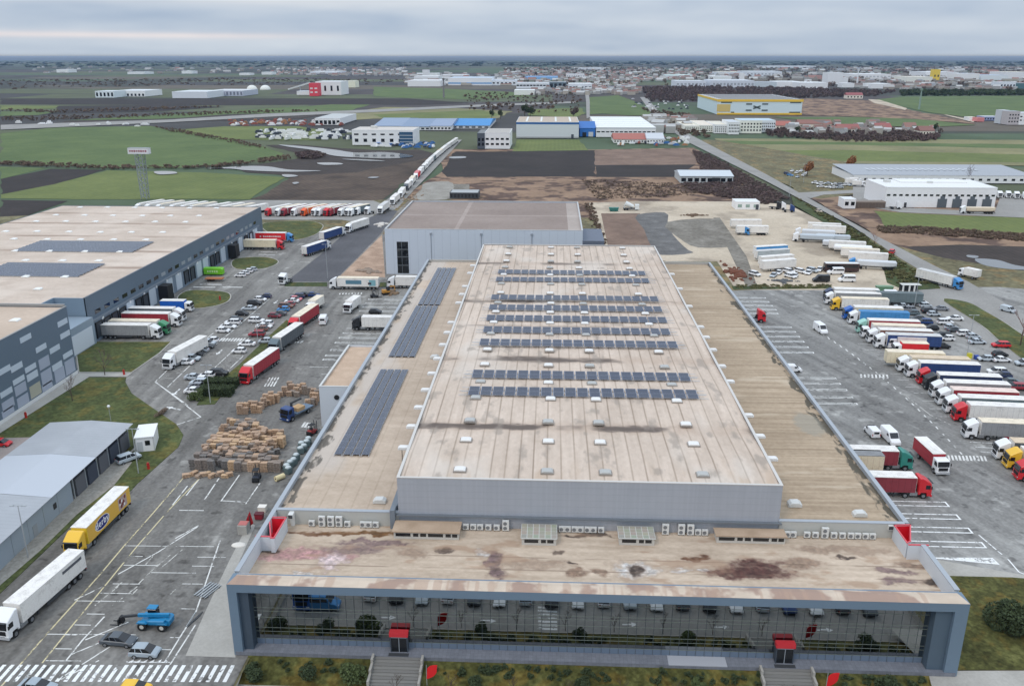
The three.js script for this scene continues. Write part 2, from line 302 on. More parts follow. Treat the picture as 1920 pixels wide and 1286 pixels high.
// near ground under the yards
struct('site_ground', sheet([[-480, 160], [-480, -330], [-205, -420], [-60, -470], [-20, -415], [60, -405], [120, -400], [150, -330], [200, -280], [200, -200], [330, -140], [330, 160], [51.3, 160], [51.3, -91.3], [-37.7, -91.3], [-37.7, 160]], -0.06), M.rough);

// ---- left yard
const YL = plotMat(768, 1664, -136, -366, -38, -52, (() => { const a = asphalt(120, [4, 1, -4], 0.05, 1, 40); return (x, z) => { const c = a(x, z); const dk = sst(-58, -70, x) * sst(-120, -100, z) * 16; return [c[0] - dk, c[1] - dk, c[2] - dk]; }; })());
const yardLeft = struct('yard_asphalt', plotUV(sheet([[-136, -52], [-136, -366], [-30, -366], [-38, -300], [-38, -52]], 0), YL), YL);
// ---- right yard
const YR = plotMat(1024, 1280, 50, -288, 196, -100, asphalt(134, [3, 1, -3], 0.35, 0.94, 44));
struct('yard_asphalt', plotUV(sheet([[50.5, -106.4], [50.5, -276], [60, -277.3], [90, -282], [150, -286], [196, -270], [196, -104], [120, -104.5], [75, -106.8]], 0), YR), YR);

// roads
struct('road', sheet(W2([[1200, 182], [1212, 182], [1250, 225], [1300, 255], [1440, 328], [1515, 370], [1640, 440], [1757, 500], [1815, 527], [1920, 588], [2120, 700], [2100, 770], [1920, 622], [1765, 545], [1757, 525], [1690, 485], [1600, 425], [1480, 362], [1440, 341], [1290, 266], [1232, 226]]), 0.01), M.road);
struct('road', sheet(W2([[1496, 361], [1540, 359], [1600, 356], [1660, 360], [1660, 368], [1600, 362], [1545, 365], [1520, 372]]), 0.014), M.road);
struct('depot_apron', sheet(W2([[1600, 345], [1660, 350], [1660, 388], [1760, 392], [1866, 398], [1880, 360], [1990, 372], [2200, 390], [2200, 430], [1920, 408], [1780, 402], [1690, 398], [1640, 390], [1600, 372]]), 0.016), M.road);
struct('road', sheet(W2([[1560, 540], [1700, 545], [1765, 540], [1900, 612], [2060, 720], [1960, 720], [1850, 640], [1760, 585], [1700, 570], [1560, 556]]), 0.012), M.road);
struct('road', sheet(W2([[858, 262], [866, 262], [806, 326], [778, 354], [745, 390], [720, 402], [697, 402], [720, 378], [770, 340], [810, 300]]), 0.012), M.road);
struct('road', sheet(W2([[0, 234], [160, 229], [320, 224], [500, 213], [700, 205], [900, 196], [1080, 190], [1080, 193], [900, 200], [700, 210], [500, 219], [320, 229], [160, 236], [0, 243]]), 0.01), M.road);
struct('road', sheet(W2([[1097, 172], [1104, 172], [1106, 190], [1106, 220], [1100, 222], [1099, 190]]), 0.012), M.road);
struct('path', sheet(W2([[1628, 186], [1650, 187], [1702, 203], [1698, 206], [1640, 193]]), 0.012), M.sand);
struct('path', sheet(W2([[1770, 215], [1776, 215], [1830, 226], [1826, 229]]), 0.012), M.sand);
struct('lorry_park', sheet(W2([[300, 392], [470, 375], [700, 376], [720, 384], [700, 404], [690, 420], [640, 412], [500, 412]]), 0.01), M.road);
// fresh tarmac beside the new warehouse
struct('new_tarmac', sheet(W2([[536, 528], [613, 528], [635, 518], [712, 440], [745, 395], [720, 392], [700, 405], [672, 415], [600, 478]]), 0.012), M.newTar);
struct('bare_soil', sheet(W2([[637, 518], [716, 440], [722, 520]]), 0.014), tileMat(512, 26, (u, v) => { const n = tn(u, v, 8, 5), f = tn(u, v, 90, 2); const d = (n - 0.5) * 56 + (f - 0.5) * 30; return c8(178 + d, 150 + d * 0.95, 128 + d * 0.9); }, 1));
struct('gravel_ground', sheet(W2([[716, 440], [690, 410], [745, 395], [800, 345], [880, 345], [880, 372], [775, 374], [722, 432]]), 0.006), M.rubble);
struct('gravel_ground', sheet(smooth(W2([[800, 342], [840, 340], [850, 356], [836, 374], [780, 374], [790, 356]]), 3), 0.01), M.gravel);

// ---- gravel lorry yard beyond the right wing
struct('gravel_yard', sheet(W2([[1104, 380], [1200, 377], [1420, 378], [1480, 384], [1560, 424], [1650, 482], [1690, 520], [1688, 545], [1380, 543], [1345, 490], [1250, 490], [1130, 460]]), 0.002), M.sand);
struct('bare_soil', sheet(W2([[1127, 400], [1200, 400], [1214, 430], [1222, 462], [1140, 462]]), 0.006), M.ploughPink);
struct('dark_gravel', sheet(smooth(W2([[1196, 402], [1246, 398], [1252, 420], [1262, 440], [1290, 468], [1300, 474], [1240, 478], [1222, 462], [1208, 430]]), 3), 0.010), tileMat(512, 30, (u, v) => { const n = tn(u, v, 8, 5), f = tn(u, v, 80, 3); const d = (n - 0.5) * 44 + (f - 0.5) * 30; return c8(104 + d, 102 + d, 100 + d); }, 1));
struct('rubble_ground', sheet(smooth(W2([[1252, 416], [1340, 410], [1360, 440], [1372, 462], [1310, 464], [1276, 448]]), 3), 0.012), M.rubble);
struct('dark_gravel', sheet(W2([[1338, 408], [1350, 408], [1400, 480], [1420, 535], [1400, 538], [1372, 480]]), 0.014), M.rubble);
struct('lawn', sheet(W2([[1372, 536], [1500, 538], [1560, 536], [1560, 541], [1376, 543]]), 0.03), M.lawnDark);

// ---- lawns with a kerb; the lawn stands a step above the asphalt
function lawn(pts, m = M.lawn, round = true, kerb = true) {
  const o = round ? smooth(W2(pts), 5) : W2(pts);
  if (kerb) {
    const c = o.reduce((s, p) => [s[0] + p[0] / o.length, s[1] + p[1] / o.length], [0, 0]);
    const inner = o.map(p => { const dx = c[0] - p[0], dz = c[1] - p[1], l = Math.hypot(dx, dz); return [p[0] + dx / l * 0.35, p[1] + dz / l * 0.35]; });
    struct('kerb', sheet(o, 0.12, 0.12), M.kerb);
    return struct('lawn', sheet(inner, 0.15, 0.03), m);
  }
  return struct('lawn', sheet(o, 0.10, 0.1), m);
}
lawn([[331, 558], [353, 545], [399, 545], [427, 549], [433, 558], [423, 568], [399, 575], [363, 579], [345, 570]]);
lawn([[440, 486], [480, 482], [508, 484], [522, 490], [516, 497], [494, 504], [470, 506], [440, 504]]);
lawn([[496, 418], [540, 415], [585, 415], [605, 422], [603, 430], [589, 441], [553, 450], [498, 434]]);
lawn([[368, 760], [396, 714], [422, 705], [448, 684], [500, 634], [537, 600], [546, 606], [500, 652], [444, 708], [428, 726], [402, 758]], M.lawn, false, false);
lawn([[536, 530], [613, 530], [613, 537], [533, 537]], M.lawnDark, false, false);
lawn([[702, 530], [724, 530], [724, 538], [702, 538]], M.lawnDark, false, false);
// lawns around the left warehouse
lawn([[146, 699], [141, 664], [174, 641], [321, 641], [300, 662], [246, 699]], M.lawn, false);
lawn([[-60, 880], [-60, 850], [160, 708], [236, 708], [234, 716], [246, 738], [295, 772], [330, 796], [343, 816], [334, 838], [256, 908], [244, 921], [154, 965], [74, 1042], [-40, 1150], [-220, 1330], [-240, 1330], [-200, 1200], [-40, 1000]], M.lawn, false, false);
struct('path', sheet(W2([[140, 706], [147, 700], [247, 700], [237, 707], [167, 707], [-60, 850], [-60, 838]]), 0.125), M.concrete);
struct('gravel_path', sheet(W2([[-60, 1150], [74, 1034], [144, 965], [213, 911], [247, 868], [224, 846], [60, 960], [-60, 1060]]), 0.125), M.gravel);
struct('parking_apron', sheet(W2([[-60, 824], [85, 820], [60, 850], [-60, 930]]), 0.125), tileMat(512, 20, (u, v) => { const n = tn(u, v, 8, 4), f = tn(u, v, 100, 2); const d = (n - 0.5) * 24 + (f - 0.5) * 20; return c8(158 + d, 146 + d, 140 + d); }));
// right hand lawns
lawn([[1770, 560], [1812, 566], [1850, 585], [1905, 618], [1990, 690], [1960, 700], [1900, 660], [1840, 610]], M.lawn);
lawn([[1484, 366], [1600, 428], [1690, 489], [1757, 528], [1764, 541], [1700, 545], [1664, 530], [1654, 490], [1556, 424], [1488, 384]], M.lawnDark, false, false);
struct('lawn', sheet([...W2([[1772, 1080], [1900, 1083], [2200, 1110], [2200, 1256], [1780, 1257]])], 0.06), M.lawnGold);
struct('pavement', sheet(W2([[1690, 1050], [1740, 1046], [1920, 1078], [2200, 1105], [2200, 1112], [1900, 1085], [1730, 1081]]), 0.02), M.concrete);
struct('path', sheet(W2([[1740, 1258], [2200, 1257], [2200, 1330], [1760, 1330]]), 0.03), M.concrete);
// ---------------------------------------------------------------- the big warehouse with its office front
const HP = 10.5, HU = 16, X0 = -39.8, X1 = 51.1, ZF = -91, ZW = -110, ZB = -272.5, UX0 = -21.4, UX1 = 33.0, UZF = -109.9, UZB = -270.9, HO = 8.2, HW = 9.8;
const steelCyc = mat(140, 151, 160, 0.5, { ill: 0.62 });
const steelLight = mat(166, 170, 174, 0.5, { ill: 0.62 });
const cladding = (() => {
  const t = tex(512, 512, (u, v) => { const n = tn(u, v, 4, 4), s = tn(u, 0.2, 40, 2), rib = (Math.floor(v * 10) !== Math.floor(v * 10 + 0.06)) ? -10 : 0; const d = (n - 0.5) * 8 + (s - 0.5) * 8 + rib; return c8(166 + d, 170 + d, 177 + d); });
  t.repeat.set(1 / 10, 1 / 10);
  return new THREE.MeshStandardMaterial({ map: t, roughness: 0.45 });
})();
const warehouse = thing('main_warehouse', 'long tan roofed warehouse with raised central hall and mirrored glass front', 'warehouse', [0, 0, 0]);
// ---- roofs with the dirt of years on them
const roofUpperMat = plotMat(704, 1664, UX0, UZF, UX1, UZB, (x, z) => {
  const f = fbm(x * 2.2, z * 1.1, 3) - 0.5, n = fbm(x * 0.09, z * 0.06 + 4, 4) - 0.5, str = fbm(x * 1.1 + 9, z * 0.07, 4) - 0.5;
  let r = 202, g = 184, b = 167; const d = f * 16 + n * 26 + str * 26; r += d; g += d; b += d;
  // seams run from front to back
  const sx = x / 2.05, sf = Math.abs(sx - Math.round(sx)) * 2.05, sw = vn(Math.round(sx) * 3.1, z * 0.08);
  const seam = (1 - sst(0.05, 0.17, sf)) * (16 + 34 * sw); r -= seam; g -= seam; b -= seam;
  // black sediment in the gutters across the roof
  for (const [zv, wd, am] of [[-129.2, 1.5, 1], [-162.6, 1.9, 1], [-205.5, 1.9, 0.9], [-246, 1.8, 0.7], [-183.5, 0.8, 0.35], [-229, 0.7, 0.4]]) {
    const dz = Math.abs(z - zv - 0.5 * (fbm(x * 0.3, zv, 2) - 0.5)), q = fbm(x * 0.085 + zv, zv * 0.7 + z * 0.12, 4);
    const k = (1 - sst(wd * q * 0.5, wd * (0.3 + q * 1.3), dz + 1.3 * (fbm(x * 0.7, z * 1.6 + zv, 4) - 0.5))) * sst(0.44, 0.58, q) * am, k2 = (1 - sst(0.3, 3.6, dz)) * 0.34 * am * (0.5 + fbm(x * 0.6, z * 0.4, 3));
    r = mix(mix(r, 176, k2), 92, k * 0.9); g = mix(mix(g, 152, k2), 80, k * 0.9); b = mix(mix(b, 132, k2), 72, k * 0.9);
  }
  const pale = sst(0.54, 0.74, fbm(x * 0.08 + 30, z * 0.045 + 12, 4)); r = mix(r, 214, pale * 0.5); g = mix(g, 205, pale * 0.5); b = mix(b, 194, pale * 0.5);
  const rust = sst(0.55, 0.8, fbm(x * 0.5 + 3, z * 0.11 + 60, 4)) * sst(-124, -110, z); r = mix(r, 188, rust * 0.6); g = mix(g, 164, rust * 0.6); b = mix(b, 140, rust * 0.6);
  const mould = sst(0.58, 0.78, fbm(x * 0.5 + 55, z * 0.22 + 2, 5)) * 0.6; r = mix(r, 150, mould); g = mix(g, 138, mould); b = mix(b, 126, mould);
  return [r, g, b];
}, 0.75);
const roofRightMat = plotMat(512, 2048, UX1, ZW, X1, ZB, (x, z) => {
  const f = fbm(x * 2.2, z * 2.2, 3) - 0.5, n = fbm(x * 0.1, z * 0.1 + 4, 4) - 0.5, str = fbm(x * 0.07 + 9, z * 1.5, 4) - 0.5;
  let r = 172, g = 152, b = 128; const d = f * 20 + n * 24 + str * 38; r += d; g += d * 0.97; b += d * 0.92;
  const s = Math.abs(z / 2.6 - Math.round(z / 2.6)) * 2.6, k = (1 - sst(0.06, 0.3, s)) * 20 * vn(x * 0.3, Math.round(z / 2.6) * 1.7); r -= k; g -= k; b -= k;
  const w = sst(0.6, 0.8, fbm(x * 0.12 + 31, z * 0.5, 3)); r = mix(r, 206, w * 0.5); g = mix(g, 190, w * 0.5); b = mix(b, 168, w * 0.5);
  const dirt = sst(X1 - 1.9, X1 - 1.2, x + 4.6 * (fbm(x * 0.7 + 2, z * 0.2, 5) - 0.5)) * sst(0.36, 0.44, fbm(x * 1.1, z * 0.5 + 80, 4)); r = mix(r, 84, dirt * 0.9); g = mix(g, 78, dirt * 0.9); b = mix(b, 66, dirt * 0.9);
  const pond = 1 - sst(2.2, 3.1, Math.hypot((x - 47.2) * 0.9, (z + 146) * 0.42) + fbm(x, z, 3)); r = mix(r, 150, pond * 0.6); g = mix(g, 146, pond * 0.6); b = mix(b, 134, pond * 0.6);
  return [r, g, b];
}, 0.9);
const roofLeftMat = plotMat(512, 2048, X0, ZW, UX0, ZB, (x, z) => {
  const f = fbm(x * 2.2, z * 2.2, 3) - 0.5, n = fbm(x * 0.1 + 60, z * 0.1 + 4, 4) - 0.5, str = fbm(x * 0.16 + 19, z * 0.6, 4) - 0.5;
  let r = 190, g = 171, b = 151; const d = f * 16 + n * 24 + str * 26; r += d; g += d; b += d;
  const pale = sst(-30.5, -35.5, x + 6 * (fbm(x * 0.25 + 9, z * 0.1, 4) - 0.5)) * sst(0.25, 0.5, fbm(x * 0.3 + 70, z * 0.09, 3)) * sst(-116, -128, z); r = mix(r, 196, pale * 0.7); g = mix(g, 186, pale * 0.7); b = mix(b, 176, pale * 0.7);
  const dirt = sst(X0 + 1.9, X0 + 1.3, x + 3.6 * (fbm(x * 0.7 + 2, z * 0.22, 5) - 0.5)) * sst(0.42, 0.5, fbm(x * 1.1 + 8, z * 0.5 + 80, 4)); r = mix(r, 96, dirt * 0.85); g = mix(g, 90, dirt * 0.85); b = mix(b, 82, dirt * 0.85);
  const s = Math.abs(x / 2.4 - Math.round(x / 2.4)) * 2.4, k = (1 - sst(0.05, 0.2, s)) * 9; r -= k; g -= k; b -= k;
  return [r, g, b];
}, 0.9);
const blobs = [ // stains on the office roof, read from the photograph: px, py, half widths in m, strength, colour
  [560, 1035, 5.5, 1.3, 1, 'p'], [600, 1042, 6, 1.4, 1, 'p'], [618, 1050, 2.2, 2.6, 1, 'P'], [660, 1033, 5, 1.0, 0.6, 'v'], [700, 1018, 7, 0.8, 0.85, 'v'], [685, 1028, 4.5, 1.0, 0.6, 'v'],
  [520, 1045, 3, 1.6, 0.8, 'p'], [602, 999, 6, 0.55, 1, 'r'], [672, 1000, 8.5, 0.7, 1, 'o'], [494, 1034, 2.2, 1.0, 1, 'k'],
  [925, 1050, 1.2, 2.8, 1, 'v'], [928, 1070, 1.4, 1.8, 1, 'v'], [906, 1034, 1.5, 1, 1, 'w'], [833, 1031, 1.4, 0.8, 0.8, 'k'], [776, 1035, 2.2, 1.6, 0.5, 'b'],
  [1078, 1054, 0.7, 0.5, 1, 'k'], [1078, 1076, 1.6, 1.5, 0.9, 'b'], [1120, 1072, 1.0, 0.8, 0.9, 'b'], [1190, 1068, 3.2, 2.4, 1, 'w'], [1192, 1070, 1.4, 1.6, 1, 'k'],
  [1305, 1046, 2.2, 0.9, 1, 'r'], [1271, 1068, 1.6, 0.6, 0.9, 'w'], [1316, 1070, 1.6, 0.6, 0.9, 'w'], [1425, 1066, 5.2, 2.2, 1, 'R'], [1405, 1075, 6, 1.6, 1, 'R'], [1500, 1054, 2.6, 1.3, 0.7, 'b'],
  [1580, 1046, 2, 0.5, 0.9, 'k'], [1680, 1072, 3, 0.8, 0.8, 'v'], [1694, 1090, 3.2, 0.9, 0.8, 'v'], [1720, 1060, 3, 0.8, 0.7, 'b'], [1765, 1092, 2.2, 0.8, 1, 'k'], [1540, 1030, 4, 1.2, 0.5, 'b'], [1620, 1032, 4, 1.4, 0.4, 'b'],
  [1100, 1004, 4, 0.5, 0.8, 'k'], [1045, 1034, 1.5, 0.9, 0.7, 'k'], [1010, 1058, 5, 1.2, 0.4, 'b'], [568, 1074, 1.4, 0.5, 0.9, 'w'],
].map(([px, py, a, b, s, c]) => { const p = G(px, py, HO); return { x: p.x, z: p.z, a, b, s, c }; });
const stainCol = { p: [196, 148, 146], P: [226, 204, 202], v: [122, 98, 98], r: [104, 66, 44], o: [112, 72, 34], k: [72, 58, 50], b: [140, 112, 92], w: [226, 222, 218], R: [84, 50, 44] };
const roofOfficeMat = plotMat(2048, 512, X0, ZW, X1, ZF, (x, z) => {
  const f = fbm(x * 1.8, z * 2.6, 3) - 0.5, n = fbm(x * 0.09, z * 0.2 + 4, 4) - 0.5, str = fbm(x * 0.14 + 19, z * 1.3, 4) - 0.5;
  let r = 193, g = 174, b = 153; const d = f * 22 + n * 34 + str * 34; r += d; g += d; b += d * 0.97;
  const wx = x + 3.0 * (fbm(x * 0.45 + 4, z * 0.45, 4) - 0.5), wz = z + 2.2 * (fbm(x * 0.5 + 40, z * 0.6 + 7, 4) - 0.5);
  for (const q of blobs) {
    const e = Math.hypot((wx - q.x) / q.a, (wz - q.z) / q.b) + 0.75 * (fbm(x * 1.4 + q.x, z * 1.4 + q.z, 4) - 0.5);
    if (e > 1.5) continue;
    const c = stainCol[q.c], k = q.s * (1 - sst(0.55, 1.05, e)) * (0.6 + 0.55 * fbm(x * 1.9 + 8, z * 1.9 + q.x, 3)), rim = q.s * (1 - sst(0.9, 1.35, e)) * 0.35, t = 0.7 + 0.6 * (fbm(x * 2.4, z * 2.4 + q.x, 3) - 0.2);
    r = mix(r, 150, rim); g = mix(g, 128, rim); b = mix(b, 110, rim);
    r = mix(r, c[0] * t, k * 0.93); g = mix(g, c[1] * t, k * 0.93); b = mix(b, c[2] * t, k * 0.93);
  }
  for (const [zz, am] of [[-96.2, 0.7], [-99.4, 0.45], [-102.4, 0.4], [-94.0, 0.7]]) { const k = (1 - sst(0.04, 0.22, Math.abs(z - zz))) * am * sst(0.45, 0.62, fbm(x * 0.14 + zz, 1.7, 3)); r = mix(r, 104, k); g = mix(g, 86, k); b = mix(b, 72, k); }
  const wash = sst(0.56, 0.74, fbm(x * 0.22 + 6, z * 0.5 + 50, 5)) * 0.55; r = mix(r, 160, wash); g = mix(g, 130, wash); b = mix(b, 106, wash);
  return [r, g, b];
}, 0.85);
const copingMat = plotMat(1024, 64, X0, -93.8, X1, ZF, (x, z) => {
  const n = fbm(x * 0.5, z * 0.9, 4) - 0.5; let r = 204 + n * 26, g = 187 + n * 26, b = 168 + n * 26;
  const k = sst(0.50, 0.66, fbm(x * 0.34 + 7, z * 0.35, 4)); r = mix(r, 152, k * 0.75); g = mix(g, 124, k * 0.75); b = mix(b, 110, k * 0.75);
  const k2 = sst(0.55, 0.7, fbm(x * 1.9 + 3, z * 0.25, 2)); r = mix(r, 176, k2 * 0.5); g = mix(g, 148, k2 * 0.5); b = mix(b, 128, k2 * 0.5);
  return [r, g, b];
}, 0.85);
{ // upper roof: shallow folds with gutters in the dips
  const zs = [UZF - 0.35, -118, -129.2, -146, -162.6, -184, -205.5, -226, -246, UZB + 0.35], hs = [0.05, 0.28, -0.12, 0.28, -0.12, 0.28, -0.12, 0.28, -0.12, 0.1];
  const pos = [], idx = [], uv = [];
  zs.forEach((z, i) => { for (const x of [UX0 + 0.3, UX1 - 0.3]) { pos.push(x, HU - 0.3 + hs[i], z); uv.push(0, 0); } });
  for (let i = 0; i < zs.length - 1; i++) { const a = 2 * i; idx.push(a, a + 1, a + 2, a + 1, a + 3, a + 2); }
  const g = new THREE.BufferGeometry(); g.setAttribute('position', new THREE.Float32BufferAttribute(pos, 3)); g.setAttribute('uv', new THREE.Float32BufferAttribute(uv, 2)); g.setIndex(idx); g.computeVertexNormals();
  part('upper_roof', plotUV(g.toNonIndexed(), roofUpperMat), roofUpperMat, warehouse);
}
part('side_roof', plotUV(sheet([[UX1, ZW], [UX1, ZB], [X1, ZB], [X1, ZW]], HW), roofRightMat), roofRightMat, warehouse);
part('side_roof', plotUV(sheet([[X0, ZW], [X0, ZB], [UX0, ZB], [UX0, ZW]], HW), roofLeftMat), roofLeftMat, warehouse);
part('office_roof', plotUV(sheet([[X0 + 0.3, ZW], [X1 - 0.3, ZW], [X1 - 0.3, -93.6], [X0 + 0.3, -93.6]], HO), roofOfficeMat), roofOfficeMat, warehouse);
// ---- walls
const hallWall = boxUV(merge([bx(UX0, HO, UZF, UX1, HU - 0.02, UZF - 0.25), bx(UX0, HW, UZF - 0.25, UX0 + 0.25, HU - 0.02, UZB), bx(UX1 - 0.25, HW, UZF - 0.25, UX1, HU - 0.02, UZB), bx(UX0, HW, UZB, UX1, HU - 0.02, UZB + 0.25)]));
part('hall_wall', hallWall, cladding, warehouse);
part('hall_coping', [bx(UX0 - 0.06, HU - 0.02, UZF + 0.06, UX1 + 0.06, HU + 0.1, UZF - 0.32), bx(UX0 - 0.06, HU - 0.02, UZF - 0.32, UX0 + 0.36, HU + 0.1, UZB), bx(UX1 - 0.36, HU - 0.02, UZF - 0.32, UX1 + 0.06, HU + 0.1, UZB), bx(UX0, HU - 0.02, UZB, UX1, HU + 0.1, UZB + 0.4)], mat(206, 202, 196, 0.5), warehouse);
const ZJ = -104.3; // the right parapet stops here for the stair well
part('outer_wall', boxUV(merge([bx(X0, 0, -94, X0 + 0.3, HP - 0.06, ZB), bx(X1 - 0.3, 0, -94, X1, HP - 0.06, ZJ), bx(X1 - 0.3, 0, ZJ, X1, HO - 0.3, ZW), bx(X1 - 0.3, 0, ZW, X1, HP - 0.06, ZB), bx(X0 + 0.3, 0, ZB, X1 - 0.3, HP - 0.06, ZB + 0.3)])), steelCyc, warehouse);
part('ledge', [bx(UX0 - 0.3, HO + 1.9, UZF + 0.02, UX1 + 0.3, HO + 2.1, UZF + 0.55)], mat(112, 118, 124, 0.6), warehouse);
const capM = mat(166, 172, 178, 0.45);
part('parapet', [bx(X0 - 0.04, HP - 0.06, -93.9, X0 + 0.62, HP + 0.05, ZB - 0.04), bx(X0 + 0.3, HW, -109, X0 + 0.55, HP - 0.06, ZB)], capM, warehouse);
part('parapet', [bx(X1 - 0.62, HP - 0.06, -93.9, X1 + 0.04, HP + 0.05, ZJ), bx(X1 - 0.62, HP - 0.06, ZW, X1 + 0.04, HP + 0.05, ZB - 0.04), bx(X1 - 0.55, HW, ZW - 0.4, X1 - 0.3, HP - 0.06, ZB)], capM, warehouse);
part('parapet', [bx(X0 + 0.62, HP - 0.06, ZB - 0.04, X1 - 0.62, HP + 0.05, ZB + 0.5), bx(X0 + 0.6, HW, ZB + 0.3, X1 - 0.6, HP - 0.07, ZB + 0.48)], mat(178, 176, 170, 0.5), warehouse);
// inner faces of the office parapet
part('parapet_wall', boxUV(bx(X1 - 0.58, HO, -94, X1 - 0.3, HP - 0.07, ZJ)), steelLight, warehouse);
part('parapet_wall', boxUV(merge([bx(X0 + 0.3, HO, -94, X0 + 0.58, HP - 0.07, ZW + 0.3)])), steelLight, warehouse);
for (const [a, b] of [[X0 + 0.62, UX0], [UX1, X1 - 0.62]]) {
  part('wing_wall', boxUV(bx(a, HO, ZW + 0.25, b, HP - 0.06, ZW)), mat(146, 146, 141, 0.7, { ill: 0.62 }), warehouse);
  part('parapet', [bx(a, HP - 0.06, ZW + 0.3, b, HP + 0.06, ZW - 0.35)], capM, warehouse);
}
{ // front coping: a broad strip that falls a little to the front
  const pos = [[X0 + 0.02, HP + 0.02, ZF + 0.02], [X1 - 0.02, HP + 0.02, ZF + 0.02], [X1 - 0.6, HP + 0.22, -92.3], [X0 + 0.6, HP + 0.22, -92.3], [X1 - 0.6, HP - 0.1, -93.7], [X0 + 0.6, HP - 0.1, -93.7]];
  const g = new THREE.BufferGeometry(); g.setAttribute('position', new THREE.Float32BufferAttribute(pos.flat(), 3)); g.setAttribute('uv', new THREE.Float32BufferAttribute(new Array(12).fill(0), 2)); g.setIndex([0, 1, 2, 0, 2, 3, 3, 2, 4, 3, 4, 5]);
  const n = g.toNonIndexed(); n.computeVertexNormals(); part('front_coping', plotUV(n, copingMat), copingMat, warehouse);
  part('coping_wall', [bx(X0 + 0.6, HO, -93.7, X1 - 0.6, HP - 0.4, -93.5)], steelLight, warehouse);
}
// portal frame round the glass
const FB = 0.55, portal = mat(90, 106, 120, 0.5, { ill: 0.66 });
part('portal_lintel', [bx(X0, HP - 1.15, ZF, X1, HP, ZF - 2.5)], portal, warehouse);
part('portal_pillar', [bx(X0, 0, ZF, X0 + 1.15, HP - 1.155, ZF - 3)], portal, warehouse);
part('portal_pillar', [bx(X1 - 1.6, 0, ZF, X1, HP - 1.155, ZF - 3)], portal, warehouse);
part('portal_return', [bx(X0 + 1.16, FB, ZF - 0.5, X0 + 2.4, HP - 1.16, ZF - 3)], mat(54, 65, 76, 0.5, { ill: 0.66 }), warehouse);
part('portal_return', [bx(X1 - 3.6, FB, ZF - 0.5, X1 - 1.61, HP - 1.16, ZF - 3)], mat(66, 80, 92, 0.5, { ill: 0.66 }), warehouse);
part('terrace', boxUV(bx(X0 + 0.2, 0.05, ZF + 0.1, X1 - 0.2, FB, ZF - 2)), tileMat(512, 8, (u, v) => { const e = (Math.abs(u * 16 % 1 - 0.5) > 0.46 || Math.abs(v * 16 % 1 - 0.5) > 0.46) ? -16 : 0; const h = HASH[(Math.floor(u * 16) * 31 + Math.floor(v * 16) * 57) & 1023]; const d = (tn(u, v, 30, 3) - 0.5) * 14 + (h - 0.5) * 10 + e; return c8(124 + d, 127 + d, 135 + d); }, 0.7), warehouse);
part('new_tiles', [bx(15.6, FB - 0.1, ZF + 0.11, 22.9, FB + 0.006, ZF - 1.7)], mat(176, 178, 184, 0.7), warehouse);
